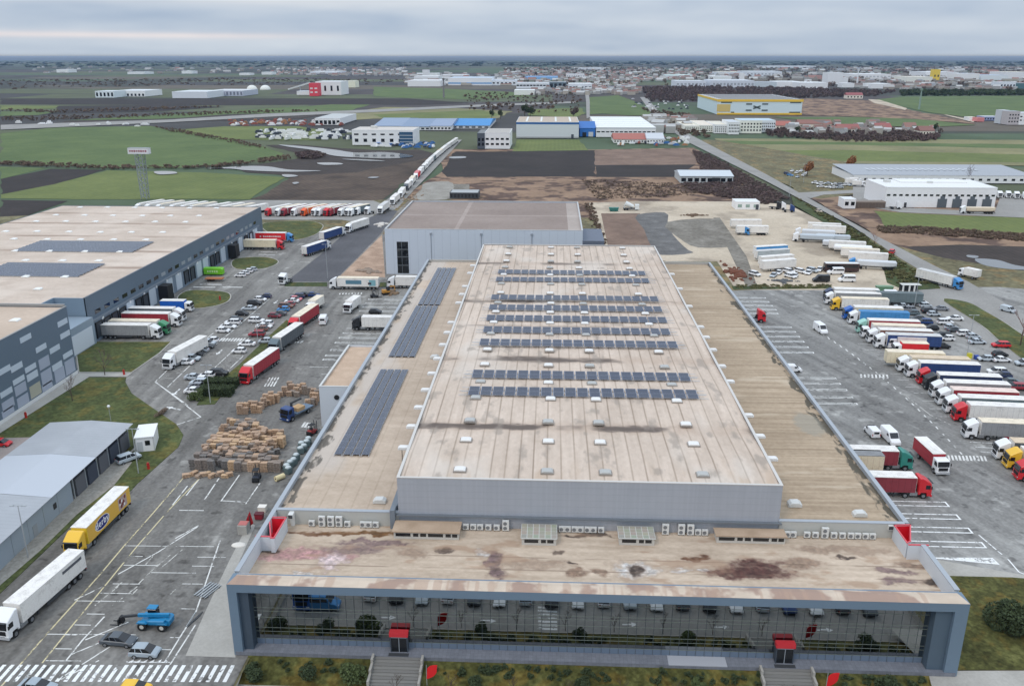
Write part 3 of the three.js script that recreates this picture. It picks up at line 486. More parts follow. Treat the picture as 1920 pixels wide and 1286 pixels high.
// ---- mirror glass: rows of panes in a light grid
{
  const gx0 = X0 + 2.45, gx1 = X1 - 3.65, zg = ZF - 1.75, n = 78, pw = (gx1 - gx0) / n;
  const rows = [[0.55, 1.35, 'p'], [1.42, 2.42, 'g'], [2.5, 3.02, 'g'], [3.08, 4.55, 'g'], [4.62, 5.5, 'g'], [5.56, 6.0, 'g'], [6.06, 7.6, 'g'], [7.66, 8.2, 'g'], [8.26, 9.3, 'g']];
  const mir = [0, 1, 2].map(k => new THREE.MeshStandardMaterial({ color: new THREE.Color(0.275 + k * 0.012, 0.295 + k * 0.01, 0.30 + k * 0.01), metalness: 1, roughness: 0.012 + k * 0.006 }));
  const plinth = mat(84, 96, 110, 0.35, { ill: 0.62 });  // no plinth: blue-grey painted in for the terrace reflected in the lowest glass
  const rr = rng(5); let cells = [];
  rows.forEach(([a, b, k], j) => { for (let i = 0; i < n; i++) { const x = gx0 + (i + 0.5) * pw; if (k === 'g' && j < 3 && (Math.abs(x + 18.6) < 0.8 || Math.abs(x - 30.1) < 0.8)) continue; cells.push({ x, a, b, k, s: b - a }); } });
  const geo = new Map(); const pg = (h) => { const key = h.toFixed(3); if (!geo.has(key)) geo.set(key, new THREE.BoxGeometry(pw - 0.07, h - 0.02, 0.04)); return geo.get(key); };
  const big = cells.filter(c => c.s > 1.2 && c.k === 'g'), rest = cells.filter(c => !(c.s > 1.2 && c.k === 'g'));
  const lots = { m0: [], m1: [], m2: [], p: [] };
  for (const c of big) { const o = part('pane', pg(c.s), mir[Math.floor(rr() * 3)], warehouse, c.x, (c.a + c.b) / 2, zg); o.rotation.set((rr() - 0.5) * 0.004, (rr() - 0.5) * 0.006, 0); }
  let extra = big.length;
  for (const c of rest) {
    if (c.k === 'g' && c.s > 0.95 && extra < 290) { extra++; part('pane', pg(c.s), mir[Math.floor(rr() * 3)], warehouse, c.x, (c.a + c.b) / 2, zg).rotation.set((rr() - 0.5) * 0.004, (rr() - 0.5) * 0.006, 0); continue; }
    const g = pg(c.s).clone(); if (c.k === 'g') { g.rotateY((rr() - 0.5) * 0.006); g.rotateX((rr() - 0.5) * 0.004); } g.translate(c.x, (c.a + c.b) / 2, zg); lots[c.k === 'p' ? 'p' : 'm' + Math.floor(rr() * 3)].push(g);
  }
  for (const [k, l] of Object.entries(lots)) if (l.length) part(k === 'p' ? 'painted_reflection_panel' : 'small_panes', l, k === 'p' ? plinth : mir[+k[1]], warehouse).userData.kind = 'stuff';
  const mul = []; for (let i = 0; i <= n; i++) mul.push(box(0.04, 9.2, 0.05, gx0 + i * pw, 4.9, zg + 0.012));
  const tr = rows.slice(1).map(r => box(gx1 - gx0, 0.05, 0.055, (gx0 + gx1) / 2, r[0] - 0.035, zg + 0.014));
  part('mullions', mul, mat(70, 78, 82, 0.5, { ill: 0.8 }), warehouse).userData.kind = 'stuff';
  for (const g of tr) part('transom', g, mat(112, 120, 112, 0.5, { ill: 0.8 }), warehouse);
  part('back_wall', [bx(gx0, FB, zg - 0.1, gx1, 9.3, zg - 0.3)], M.black, warehouse);
}
for (const ex of [-18.6, 30.1]) { // entrance lobbies with a red board over the doors
  const zd = ZF - 0.75, zk = ZF - 1.7;
  const d = part('entrance', [bx(ex - 1.1, FB, zk, ex - 1.0, 2.8, zd), bx(ex + 1.0, FB, zk, ex + 1.1, 2.8, zd), bx(ex - 1.1, 2.8, zk, ex + 1.1, 2.88, zd)], mat(70, 78, 88, 0.5), warehouse);
  part('sign_board', [bx(ex - 1.2, 2.9, zk + 0.2, ex + 1.2, 3.5, zd + 0.1)], mat(206, 48, 56, 0.5), d);
  for (const s of [-1, 1]) part('door', [bx(ex + s * 0.05, FB + 0.02, zd - 0.08, ex + s * 0.99, 2.75, zd - 0.13)], M.glassDark, d);
  part('door_frame', [box(2.0, 0.1, 0.1, ex, 2.74, zd - 0.07)], mat(150, 156, 162, 0.5), d); part('door_frame', [box(0.08, 2.3, 0.1, ex, FB + 1.15, zd - 0.08)], mat(150, 156, 162, 0.5), d);
  for (let i = 0; i < 9; i++) part('step', boxUV(bx(ex - 3.0, -1.4, ZF + 0.1 + i * 0.42, ex + 3.0, FB - 0.06 - i * 0.16, ZF + 0.52 + i * 0.42)), i % 2 ? mat(134, 132, 127, 0.9) : mat(126, 124, 120, 0.9), warehouse);
  for (const s of [-1, 1]) part('stair_wall', [bx(ex + s * 3.01, -1.3, ZF + 0.12, ex + s * 3.3, 0.95, ZF + 1.3), bx(ex + s * 3.01, -1.3, ZF + 1.3, ex + s * 3.3, 0.4, ZF + 2.6), bx(ex + s * 3.01, -1.3, ZF + 2.6, ex + s * 3.3, -0.1, ZF + 4.1)], M.concrete, warehouse);
  part('mat_panel', [bx(ex - 1.3, FB, ZF - 0.6, ex + 1.3, FB + 0.012, ZF + 0.05)], M.darkGrey, warehouse);
}
// ---- roof houses against the hall
function roofHouse(px0, px1, glassy, dy = 0) {
  const a = G(px0, (glassy ? 1022 : 1010) + dy, HO), b = G(px1, (glassy ? 1023 : 1012) + dy, HO), z1 = (a.z + b.z) / 2, x0 = a.x, x1 = b.x, h = HO + 1.15;
  const g = part('roof_house', [bx(x0, HO, z1, x1, h, UZF + 0.56)], mat(158, 156, 150, 0.6, { ill: 0.62 }), warehouse);
  if (glassy) {
    const nx = 6, nz = 4;
    for (let i = 0; i < nx; i++) for (let j = 0; j < nz; j++) part('pane', [bx(mix(x0 - 0.1, x1 + 0.1, i / nx) + 0.05, h + 0.06, mix(z1 + 0.2, UZF + 0.7, j / nz) - 0.05, mix(x0 - 0.1, x1 + 0.1, (i + 1) / nx) - 0.05, h + 0.12, mix(z1 + 0.2, UZF + 0.7, (j + 1) / nz) + 0.05)], mat(156 + (i * 7 + j * 13) % 14, 153 + (i * 5 + j * 3) % 12, 143, 0.6), g);
    part('roof_frame', [bx(x0 - 0.12, h, z1 + 0.25, x1 + 0.12, h + 0.09, UZF + 0.65)], mat(206, 207, 202, 0.5), g);
  } else part('roof_sheet', setUV(merge([bx(x0 - 0.2, h, z1 + 0.3, x1 + 0.2, h + 0.14, UZF + 0.56)]), (x, y, z) => [x, z]), tileMat(512, 12, (u, v) => { const d = (tn(u, v, 5, 4) - 0.5) * 34 + (tn(u, v, 60, 2) - 0.5) * 12; return c8(178 + d, 154 + d, 130 + d); }), g);
  const L = x1 - x0, k = glassy ? [[0.08, 0.48], [0.56, 0.7], [0.74, 0.92]] : [[0.03, 0.26], [0.3, 0.38], [0.41, 0.5], [0.53, 0.76], [0.8, 0.88], [0.9, 0.98]];
  for (const [p, q] of k) part('window', [bx(x0 + p * L, HO + 0.4, z1 + 0.03, x0 + q * L, HO + 0.9, z1 - 0.02)], M.glassDark, g);
}
roofHouse(738, 860, false); roofHouse(978, 1043, true); roofHouse(1161, 1227, true); roofHouse(1344, 1472, false, 8);
// ---- red lined stair wells beside the parapets
function stairWell(pts, fw) {
  const red = mat(196, 24, 44, 0.6, { ill: 0.8 }), rim = mat(216, 92, 100, 0.6), P = pts.map(q => G(q[0], q[1], HP)), top = HP - 0.05, c = P.reduce((s, p) => s.add(p), new THREE.Vector3()).divideScalar(P.length);
  const edge = (a, b, off, w, y0, y1) => { const A = a.clone().lerp(c, off), B = b.clone().lerp(c, off), l = Math.hypot(B.x - A.x, B.z - A.z), g = box(l + w, y1 - y0, w, 0, (y0 + y1) / 2, 0); g.rotateY(Math.atan2(-(B.z - A.z), B.x - A.x)); g.translate((A.x + B.x) / 2, 0, (A.z + B.z) / 2); return g; };
  const all = (off, w, y0, y1) => P.map((p, i) => edge(p, P[(i + 1) % P.length], off, w, y0, y1));
  const o = part('stair_well', all(0, 0.12, HO, top - 0.06), steelLight, warehouse); part('red_lining', [...all(0.10, 0.05, HO + 0.03, top - 0.07), sheet(P.map(p => [p.x, p.z]), HO + 0.05)], red, o); part('rim', all(0, 0.17, top - 0.06, top + 0.05), rim, o);
  const A = G(fw[0], fw[1], HP), B = G(fw[2], fw[1], HP); part('side_wall', [bx(A.x, HO, A.z, B.x, HP - 0.12, A.z - 0.15)], steelLight, o); part('side_rim', [bx(A.x - 0.03, HP - 0.12, A.z + 0.03, B.x + 0.03, HP, A.z - 0.18)], rim, o);
}
stairWell([[504, 969], [536, 969], [513, 1008], [507, 1008]], [478, 1005, 507]);
stairWell([[1678, 984], [1708, 983], [1708, 1014], [1702, 1017]], [1705, 1021, 1742]);
// ---- side annex of the left wing
{
  const a = G(598, 724, 9), b = G(652, 646, 9); const x0 = (a.x + b.x) / 2, z0 = a.z, z1 = b.z;
  part('annex_wall', boxUV(merge([bx(x0, 0, z0, X0 - 0.02, 8.9, z0 - 0.25), bx(x0, 0, z0 - 0.25, x0 + 0.25, 8.9, z1), bx(x0 + 0.25, 0, z1, X0 - 0.02, 8.9, z1 + 0.25)])), steelLight, warehouse);
  part('annex_roof', setUV(sheet([[x0 + 0.2, z0 - 0.2], [X0 - 0.02, z0 - 0.2], [X0 - 0.02, z1 + 0.2], [x0 + 0.2, z1 + 0.2]], 8.5), (x, y, z) => [x, z]), tileMat(512, 14, (u, v) => { const d = (tn(u, v, 5, 4) - 0.5) * 34 + (tn(u, v, 60, 2) - 0.5) * 12; return c8(196 + d, 170 + d, 146 + d); }), warehouse);
  part('annex_coping', [bx(x0 - 0.05, 8.9, z0 + 0.05, X0 - 0.05, 9.02, z0 - 0.35), bx(x0 - 0.05, 8.9, z0 - 0.35, x0 + 0.4, 9.02, z1)], mat(206, 206, 202, 0.5), warehouse);
  part('porthole', new THREE.CylinderGeometry(0.55, 0.55, 0.1, 16).rotateX(Math.PI / 2), M.black, warehouse, (x0 + X0) / 2, 6.6, z0 + 0.04);
}
// ---- rooflights on the hall and vents along its sides
{
  const white = mat(230, 228, 224, 0.45), grey = mat(178, 178, 174, 0.4), base = mat(150, 142, 134, 0.7);
  const dome = slab([[-0.85, 0.02], [0.85, 0.02], [0.8, 0.26], [0.55, 0.36], [-0.55, 0.36], [-0.8, 0.26]], 1.25, 0.08), curb = box(1.9, 0.26, 1.45, 0, -0.02, 0);
  const rowsP = [[462, 0], [475, 1], [488, 0], [500, 1], [514, 0], [531, 1], [548, 0], [567, 0], [584, 0], [604, 1], [625, 0], [655, 0], [683, 0], [716, 1], [746, 0], [789, 0], [826, 0], [882, 0]];
  const cols = [-12.6, 0.2, 8.2, 22.4], rr = rng(77), g2 = '0110 1010 1100 1001 0110 0100'.replace(/ /g, '');
  rowsP.forEach(([py], i) => cols.forEach((x, j) => {
    const z = G(1040, py + 2, HU).z; if (z < UZB + 2) return;
    const tone = (i * 7 + j * 5 + Math.floor(rr() * 3)) % 5 < 2 ? grey : white;
    const o = part('rooflight', dome, tone, warehouse, x + (rr() - 0.5) * 0.5, HU - 0.06, z); part('curb', curb, base, o);
  }));
  const vent = slab([[-0.85, 0], [0.85, 0], [0.85, 0.35], [0.6, 0.5], [-0.6, 0.5], [-0.85, 0.35]], 1.0, 0.06);
  for (const py of [497, 511, 536, 551, 567, 604, 623, 646, 672, 700, 731, 764, 800, 840]) { const p = G(1000, py, HU - 0.4); part('wall_vent', vent, white, warehouse, UX0 - 0.95, HU - 1.0, p.z); }
  for (const py of [509, 536, 568, 606, 625, 648, 678, 706, 768, 806, 847]) { const p = G(1000, py, HU - 0.4); part('wall_vent', vent, white, warehouse, UX1 + 0.95, HU - 1.0, p.z); }
}
for (const [px, py, s] of [[815, 672, 1], [1490, 948, 1.1], [1612, 967, 0.9], [712, 942, 0.9]]) { const p = G(px, py, HW); part('roof_cowl', slab([[-1.0, 0], [1.0, 0], [0.95, 0.5], [0.5, 0.8], [-0.6, 0.75], [-0.95, 0.45]], 1.3 * s, 0.1), mat(208, 208, 204, 0.4), warehouse, p.x, HW, p.z); }
{ // cable tray and mast at the hall corner
  part('cable_tray', [bx(UX0 - 1.1, HO, UZF - 0.6, UX0 - 0.25, HW + 1.4, UZF - 12), bx(UX0 - 1.1, HO, UZF + 0.9, UX0 - 0.4, HW + 1.4, UZF - 0.6)], mat(120, 128, 136, 0.6), warehouse);
  part('mast', [cyl(0.06, 0.08, 5, UX0 - 1.4, HW + 2.5, UZF - 12.4, 8), box(0.5, 0.9, 0.4, UX0 - 0.9, HW + 2.2, UZF - 11.5)], mat(120, 110, 100, 0.7), warehouse);
}
// ---- solar arrays (each array lies on the roof: things of their own)
const cellTex = tex(128, 128, (u, v) => { const e = (Math.abs(u * 6 % 1 - 0.5) > 0.46 || Math.abs(v * 10 % 1 - 0.5) > 0.46) ? 20 : 0, fr = (u < 0.03 || u > 0.97 || v < 0.02 || v > 0.98) ? 90 : 0; return c8(54 + e + fr, 60 + e + fr, 76 + e + fr); });
const pvMats = [0, 1, 2].map(k => new THREE.MeshPhysicalMaterial({ map: cellTex, color: new THREE.Color(1 - k * 0.1, 1 - k * 0.08, 1 - k * 0.04), roughness: 0.16, metalness: 0, clearcoat: 0.3, clearcoatRoughness: 0.1 }));
const rail = mat(196, 200, 204, 0.4, { metalness: 0.4 });
function arrayRow(px0, px1, py, n, where, i) {
  const a = G(px0, py, HU + 0.4), b = G(px1, py, HU + 0.4), z = (a.z + b.z) / 2, L = b.x - a.x, w = L / n;
  const t = thing('solar_array', where, 'solar panels', [a.x, HU - 0.25, z], 0, 'solar panel rows on the hall roof');
  const pan = new THREE.BoxGeometry(w - 0.3, 0.05, 1.4), rr = rng(900 + i);
  for (const s of [1, -1]) {
    for (let k = 0; k < n; k++) { const o = part('solar_panel', pan, pvMats[Math.floor(rr() * 3)], t, (k + 0.5) * w, 0.62, s * 1.05); o.rotation.x = 0.17; }
    part('rail', [box(L + 3.2, 0.07, 0.09, L / 2, 0.36, s * 0.98 + 0.5), box(L + 2.4, 0.07, 0.09, L / 2, 0.62, s * 0.98 - 0.45)], rail, t);
  }
  const legs = []; for (let k = 0; k <= n; k += 2) for (const s of [1, -1]) legs.push(box(0.07, 0.5, 0.07, k * w, 0.2, s * 0.98 - 0.5)); part('legs', legs, rail, t).userData.kind = 'stuff';
}
const ordinal = ['first', 'second', 'third', 'fourth', 'fifth', 'sixth', 'seventh', 'eighth', 'ninth', 'tenth', 'eleventh', 'twelfth', 'thirteenth', 'fourteenth', 'fifteenth', 'sixteenth', 'seventeenth', 'eighteenth', 'nineteenth', 'twentieth', 'twenty-first', 'twenty-second', 'twenty-third', 'twenty-fourth', 'twenty-fifth', 'twenty-sixth', 'twenty-seventh', 'twenty-eighth', 'twenty-ninth', 'thirtieth'];
[[877, 1308, 735], [884, 1293, 703], [898, 1270, 643], [905, 1256, 619], [911, 1250, 597], [916, 1241, 577], [920, 1234, 558], [929, 1217, 524], [933, 1210, 510]].forEach(([a, b, y], i) =>
  arrayRow(a, b, y, 19, 'double row of dark solar panels on the hall roof, ' + (i ? ordinal[i] + ' row' : 'nearest row') + ' from the front', i));
function arrayBlock(p, q, rowsN, label) { // four columns of panels along the left wing
  const a = G(p[0], p[1], HW + 0.3), b = G(q[0], q[1], HW + 0.3), Lz = a.z - b.z;
  const t = thing('solar_array', label, 'solar panels', [a.x, HW, a.z], 0, 'solar panel blocks on the left wing');
  const cw = 1.52, d = Lz / rowsN, pan = new THREE.BoxGeometry(0.59, 0.05, d - 0.12), rr = rng(rowsN * 7 + 1);
  for (let c = 0; c < 4; c++) {
    for (let k = 0; k < rowsN; k++) for (const s of [0, 1]) { const o = part('solar_panel', pan, pvMats[Math.floor(rr() * 3)], t, c * cw + 0.33 + s * 0.62, 0.36, -(k + 0.5) * d); o.rotation.z = 0.05; }
    part('rail', [box(0.07, 0.1, Lz + 0.6, c * cw + 0.0, 0.22, -Lz / 2), box(0.07, 0.1, Lz + 0.6, c * cw + 1.24, 0.22, -Lz / 2)], rail, t);
  }
}
arrayBlock([626, 852], [694, 692], 16, 'four columned block of solar panels on the left wing nearest the office front');
arrayBlock([728, 668], [776, 573], 18, 'middle four columned block of solar panels on the left wing');
arrayBlock([783, 571], [812, 502], 20, 'farthest four columned block of solar panels on the left wing');
// ---- air conditioners in front of the wing walls
{
  const body = box(0.85, 0.8, 0.4, 0, 0.54, 0), tall = box(0.95, 1.55, 0.45, 0, 0.92, 0), feet = merge([box(0.06, 0.14, 0.4, -0.35, 0.07, 0), box(0.06, 0.14, 0.4, 0.35, 0.07, 0)]);
  const fan = new THREE.CylinderGeometry(0.28, 0.28, 0.03, 14).rotateX(Math.PI / 2), wht = mat(214, 214, 210, 0.5), fanM = mat(118, 120, 122, 0.6);
  const list = [];
  for (const [u, t] of [[585], [655, 1], [715, 1], [770, 1], [825], [930], [970, 0], [1015]]) list.push([420 + 0.28125 * u, 987, t, 'by the left wing wall']);
  for (const [u, t] of [[1615], [1665], [1710], [1765], [1820], [1880, 1]]) list.push([420 + 0.28125 * u, 990, t, 'right of the left brown roof house']);
  for (const [u, t] of [[545], [585], [630], [670], [715], [755], [805]]) list.push([900 + 0.28125 * u, 993, t, 'between the two glazed roof houses']);
  for (const [u, t] of [[1230, 1], [1335, 1], [1395, 1], [1445], [1490]]) list.push([900 + 0.28125 * u, 996, t, 'left of the right brown roof house']);
  for (const [u, t] of [[330], [365], [455], [510], [570, 1], [630], [685], [740], [785], [835], [880]]) list.push([1380 + 0.28125 * u, 999, t, 'by the right wing wall']);
  const cnt = {};
  for (const [px, py, t, w] of list) {
    const p = G(px, py, HO), key = w + (t ? 'tall' : 'low'); cnt[key] = (cnt[key] || 0) + 1;
    const a = thing('air_conditioner', (t ? 'tall' : 'low') + ' white air conditioner ' + w + ', ' + ordinal[cnt[key] - 1] + ' from left', 'air conditioner', [p.x, HO, ZW + 0.75], 0, 'air conditioners on the office roof');
    part('casing', t ? tall : body, wht, a); part('feet', feet, M.darkGrey, a);
    part('fan', fan, fanM, a, -0.08, 0.54, t ? 0.235 : 0.21); if (t) part('fan', fan, fanM, a, -0.08, 1.28, 0.235);
  }
  for (const [px, py, l] of [[549, 984, 'white bent vent duct beside the left red stair well'], [1664, 1005, 'white slanted duct beside the right red stair well']]) {
    const p = G(px, py, HO), a = thing('vent_duct', l, 'duct', p); part('duct', [cyl(0.35, 0.35, 1.6, 0, 0.8, 0, 12), box(0.7, 0.7, 1.2, 0, 1.8, 0.3)], wht, a); part('outlet', [box(0.6, 0.5, 0.06, 0, 1.8, 0.92)], M.darkGrey, a);
  }
}
// ---------------------------------------------------------------- neighbouring warehouses and sheds
function onX(px, py, X) { const a = G(px, py, 0), t = X / a.x; return new THREE.Vector3(X, CAM_H * (1 - t), a.z * t); } // where the line of sight meets the wall x = X
{ // left warehouse
  const HL = 12.5, XL = -122.6, ZN = -214.5, ZE = -359.5, HWg = 17, XW = -114, ZW1 = -191;
  const t = thing('left_warehouse', 'huge dark grey warehouse on the left with flat tan roof and loading docks', 'warehouse');
  const dark = mat(74, 86, 97, 0.5, { ill: 0.55 }), dark2 = mat(98, 112, 124, 0.5, { ill: 0.55 }), mid = mat(150, 158, 166, 0.5, { ill: 0.6 });
  const roofM = plotMat(1024, 1024, -209, -190, XL, ZE, (x, z) => {
    const f = fbm(x * 1.6, z * 1.6, 3) - 0.5, n = fbm(x * 0.07 + 60, z * 0.07 + 4, 4) - 0.5, str = fbm(x * 0.09 + 19, z * 0.35, 4) - 0.5;
    let r = 197, g = 180, b = 164; const d = f * 16 + n * 28 + str * 26; r += d; g += d; b += d;
    for (const zv of [-226, -249, -272, -296, -320, -342]) { const dz = Math.abs(z - zv + 1.5 * (fbm(x * 0.1, zv, 3) - 0.5)), k = (1 - sst(0.2, 2.2, dz)) * sst(0.4, 0.7, fbm(x * 0.06 + zv, 2.2, 3) + 0.12); r = mix(r, 150, k * 0.8); g = mix(g, 128, k * 0.8); b = mix(b, 112, k * 0.8); }
    const pale = sst(0.55, 0.75, fbm(x * 0.06 + 33, z * 0.05, 4)); r = mix(r, 222, pale * 0.5); g = mix(g, 208, pale * 0.5); b = mix(b, 194, pale * 0.5);
    return [r, g, b];
  }, 0.9);
  part('roof', plotUV(sheet([[XL - 0.2, ZN], [XL - 0.2, ZE + 0.2], [-208.5, ZE + 0.2], [-208.5, -191.2], [-131, -191.2], [-131, ZN]], HL - 0.15), roofM), roofM, t);
  part('wing_roof', setUV(sheet([[XW - 0.2, -120], [XW - 0.2, ZW1 + 0.2], [-208.5, ZW1 + 0.2], [-208.5, -120]], HWg - 0.2), (x, y, z) => [x, z]), tileMat(1024, 90, (u, v) => { const d = (tn(u, v, 5, 5) - 0.5) * 34 + (tn(u, v, 120, 2) - 0.5) * 12; return c8(194 + d, 174 + d, 155 + d); }), t);
  part('wall', [bx(-209, 0, ZE, XL, HL - 0.1, ZE + 0.3), bx(-209, 0, ZE, -208.7, HL - 0.1, -120), bx(XL - 0.3, 0, ZE + 0.3, XL, HL - 0.1, ZN)], dark, t);
  part('wall', [bx(-131, 0, ZN, XL - 0.001, HL - 0.1, ZN - 0.3)], dark2, t);
  part('wall', [bx(-131.3, 0, ZN, -131, HL - 0.1, ZW1)], dark2, t);
  part('wing_wall', [bx(XW - 0.3, 0.9, ZW1 - 0.2, XW, HWg - 0.06, -120), bx(-208.7, 0.9, ZW1 - 0.2, XW - 0.3, HWg - 0.06, ZW1)], dark, t);
  part('plinth', [bx(XW - 0.3, 0, ZW1 - 0.3, XW + 0.12, 0.9, -120)], mat(186, 186, 184, 0.8, { ill: 0.7 }), t);
  part('parapet', [bx(XW - 0.4, HWg - 0.06, ZW1 - 0.3, XW + 0.05, HWg + 0.04, -120), bx(-208.7, HWg - 0.06, ZW1 - 0.4, XW - 0.4, HWg + 0.5, ZW1 + 0.1)], mat(150, 150, 148, 0.5), t);
  part('parapet', [bx(XL - 0.4, HL - 0.1, ZE, XL + 0.05, HL + 0.02, ZN + 0.05), bx(-208.7, HL - 0.1, ZE - 0.05, XL - 0.4, HL + 0.02, ZE + 0.4)], mat(104, 112, 120, 0.5), t);
  // lighter cladding panels scattered over the wing wall
  const P1 = mat(158, 166, 174, 0.5, { ill: 0.62 }), P2 = mat(136, 142, 154, 0.5, { ill: 0.62 }), P3 = mat(142, 140, 126, 0.5, { ill: 0.62 });
  for (const [u, v, hv, m] of [[200, 488, 46, 0], [325, 567, 46, 0], [435, 575, 46, 0], [497, 363, 46, 0], [518, 460, 46, 0], [540, 620, 44, 0], [128, 720, 52, 0], [455, 712, 52, 0], [240, 727, 46, 0], [145, 825, 46, 0], [255, 790, 60, 0], [30, 745, 50, 0], [45, 925, 50, 0], [350, 685, 92, 1], [370, 800, 120, 1], [475, 780, 105, 1], [557, 715, 120, 1], [160, 895, 84, 1], [182, 1000, 84, 1], [60, 1020, 80, 1], [380, 905, 56, 1], [65, 1112, 60, 1], [280, 905, 105, 2]]) {
    const px = u * 0.2333, py = 520 + v * 0.2333, c = onX(px, py, XW), a = onX(px, py + hv * 0.1167, XW), b = onX(px, py - hv * 0.1167, XW);
    const h = Math.max(0.8, Math.abs(b.y - a.y)); part('cladding_panel', [box(0.06, h, 4.1, XW + 0.03, Math.max(c.y, h / 2 + 1), c.z)], [P1, P2, P3][m], t);
  }
  // low dock house along the main block
  const XD = XL + 1.0, HD = 5.8, dk = mat(88, 100, 112, 0.55, { ill: 0.6 });
  part('dock_house', [bx(XL + 0.001, 0, ZN + 0.4, XD, HD, ZE + 6)], dk, t);
  part('dock_roof', [bx(XL + 0.01, HD, ZN + 0.5, XD + 0.2, HD + 0.12, ZE + 5.9)], mat(118, 126, 134, 0.6), t);
  part('annex_wall', [bx(-131, 0, ZW1 - 0.2, XL + 1.6, 7.4, ZN + 0.3)], mat(112, 124, 134, 0.5, { ill: 0.6 }), t);
  part('annex_panel', [bx(XL + 1.6, 0.4, -201, XL + 1.66, 5.4, -213)], mat(168, 174, 180, 0.5, { ill: 0.6 }), t);
  const rr = rng(41);
  for (let z = ZN - 4; z > ZE + 8; z -= 5.2) { part('window', [bx(XL, 6.9, z, XL + 0.04, 8.0, z - 3.0)], rr() < 0.4 ? mat(150, 158, 164, 0.3) : M.glassDark, t); }
  for (let z = ZN - 6; z > ZE + 8; z -= 8.3) { part('dock_number', [box(0.1, 0.8, 0.9, XD + 0.06, HD - 0.45, z + rr())], mat(226, 228, 228, 0.5), t); }
  // dock gates, shelters and doors on the front of the dock house
  const gates = [[-217.5, 'd'], [-222, 'd'], [-226.5, 'd'], [-231, 'd'], [-236, 'w'], [-241, 'd'], [-245.5, 'd'], [-250.5, 'w'], [-256.5, 'b'], [-263, 'w'], [-270, 'w'], [-276, 'd'], [-281, 'd'], [-287, 'w'], [-293, 'w'], [-299, 'd'], [-304, 'd'], [-310, 'w'], [-317, 'b'], [-323, 'd'], [-329, 'w'], [-335, 'd'], [-341, 'p'], [-347, 'w']];
  for (const [z, k] of gates) {
    if (k === 'w') part('wall_panel', [box(0.08, 5.2, 4.4, XD + 0.04, 3.0, z)], mid, t);
    else if (k === 'b') { const o = part('dock_shelter', [box(3.0, 4.6, 0.15, XD + 1.5, 2.9, z - 1.9), box(3.0, 4.6, 0.15, XD + 1.5, 2.9, z + 1.9), box(3.0, 0.15, 3.95, XD + 1.5, 5.2, z)], M.black, t); part('curtain', [box(0.1, 4.4, 3.7, XD + 2.9, 2.9, z)], M.black, o); }
    else { const o = part('dock_gate', [box(0.12, 4.0, 3.2, XD + 0.06, 2.9, z)], k === 'p' ? mid : mat(58, 64, 72, 0.6), t); part('gate_frame', [box(0.35, 0.3, 3.7, XD + 0.18, 5.05, z), box(0.35, 4.2, 0.25, XD + 0.18, 2.9, z - 1.72), box(0.35, 4.2, 0.25, XD + 0.18, 2.9, z + 1.72)], M.black, o); }
  }
  // rooflights
  const rl = slab([[-1.0, 0], [1.0, 0], [0.95, 0.3], [0.6, 0.42], [-0.6, 0.42], [-0.95, 0.3]], 1.9, 0.08), wht = mat(240, 238, 234, 0.45);
  for (const [u, v] of [[580, 112], [780, 112], [980, 114], [1180, 116], [1380, 118], [1578, 118], [403, 168], [612, 170], [820, 172], [1035, 174], [1240, 174], [1450, 174], [258, 215], [475, 215], [692, 217], [912, 218], [1128, 218], [1350, 220], [35, 288], [264, 288], [498, 291], [727, 294], [955, 294], [1184, 295], [95, 343], [338, 346], [583, 348], [825, 348], [1062, 350], [107, 430], [360, 432], [620, 434], [875, 436], [180, 500], [450, 502], [715, 503], [183, 618], [470, 620], [272, 708]]) {
    const p = G(u * 0.2566, 360 + v * 0.2566, HL); part('rooflight', rl, wht, t, p.x, HL - (p.z > -191 ? 0.45 : 0.15), p.z);
  }
  { const p = G(105 * 0.2566, 360 + 935 * 0.2566, HWg); part('rooflight', rl, wht, t, p.x, HWg - 0.2, p.z); }
  // two solar fields on that roof
  const field2 = (pts, label, nR, nC) => {
    const q = pts.map(p => G(p[0], p[1], HL + 0.2)), x0 = Math.max(-206, (q[0].x + q[3].x) / 2), x1 = (q[1].x + q[2].x) / 2, z0 = (q[2].z + q[3].z) / 2, z1 = (q[0].z + q[1].z) / 2;
    const o = thing('solar_array', label, 'solar panels', [x0, HL - 0.15, z0], 0), w = (x1 - x0) / nC, d = (z0 - z1) / nR, pan = new THREE.BoxGeometry(w - 0.06, 0.05, d * 0.8);
    const pr = rng(nR); for (let i = 0; i < nC; i++) for (let j = 0; j < nR; j++) { const m = part('solar_panel', pan, pvMats[Math.floor(pr() * 3)], o, (i + 0.5) * w, 0.35, -(j + 0.5) * d); m.rotation.x = 0.14; }
    part('frame', [box(x1 - x0, 0.08, 0.1, (x1 - x0) / 2, 0.2, 0), box(x1 - x0, 0.08, 0.1, (x1 - x0) / 2, 0.2, z1 - z0)], rail, o);
  };
  field2([[62, 452], [288, 452], [252, 471], [30, 471]], 'far field of blue grey solar panels on the left warehouse roof', 8, 34);
  field2([[0, 493], [196, 493], [150, 517], [-40, 517]], 'near field of blue grey solar panels on the left warehouse roof', 8, 30);
}
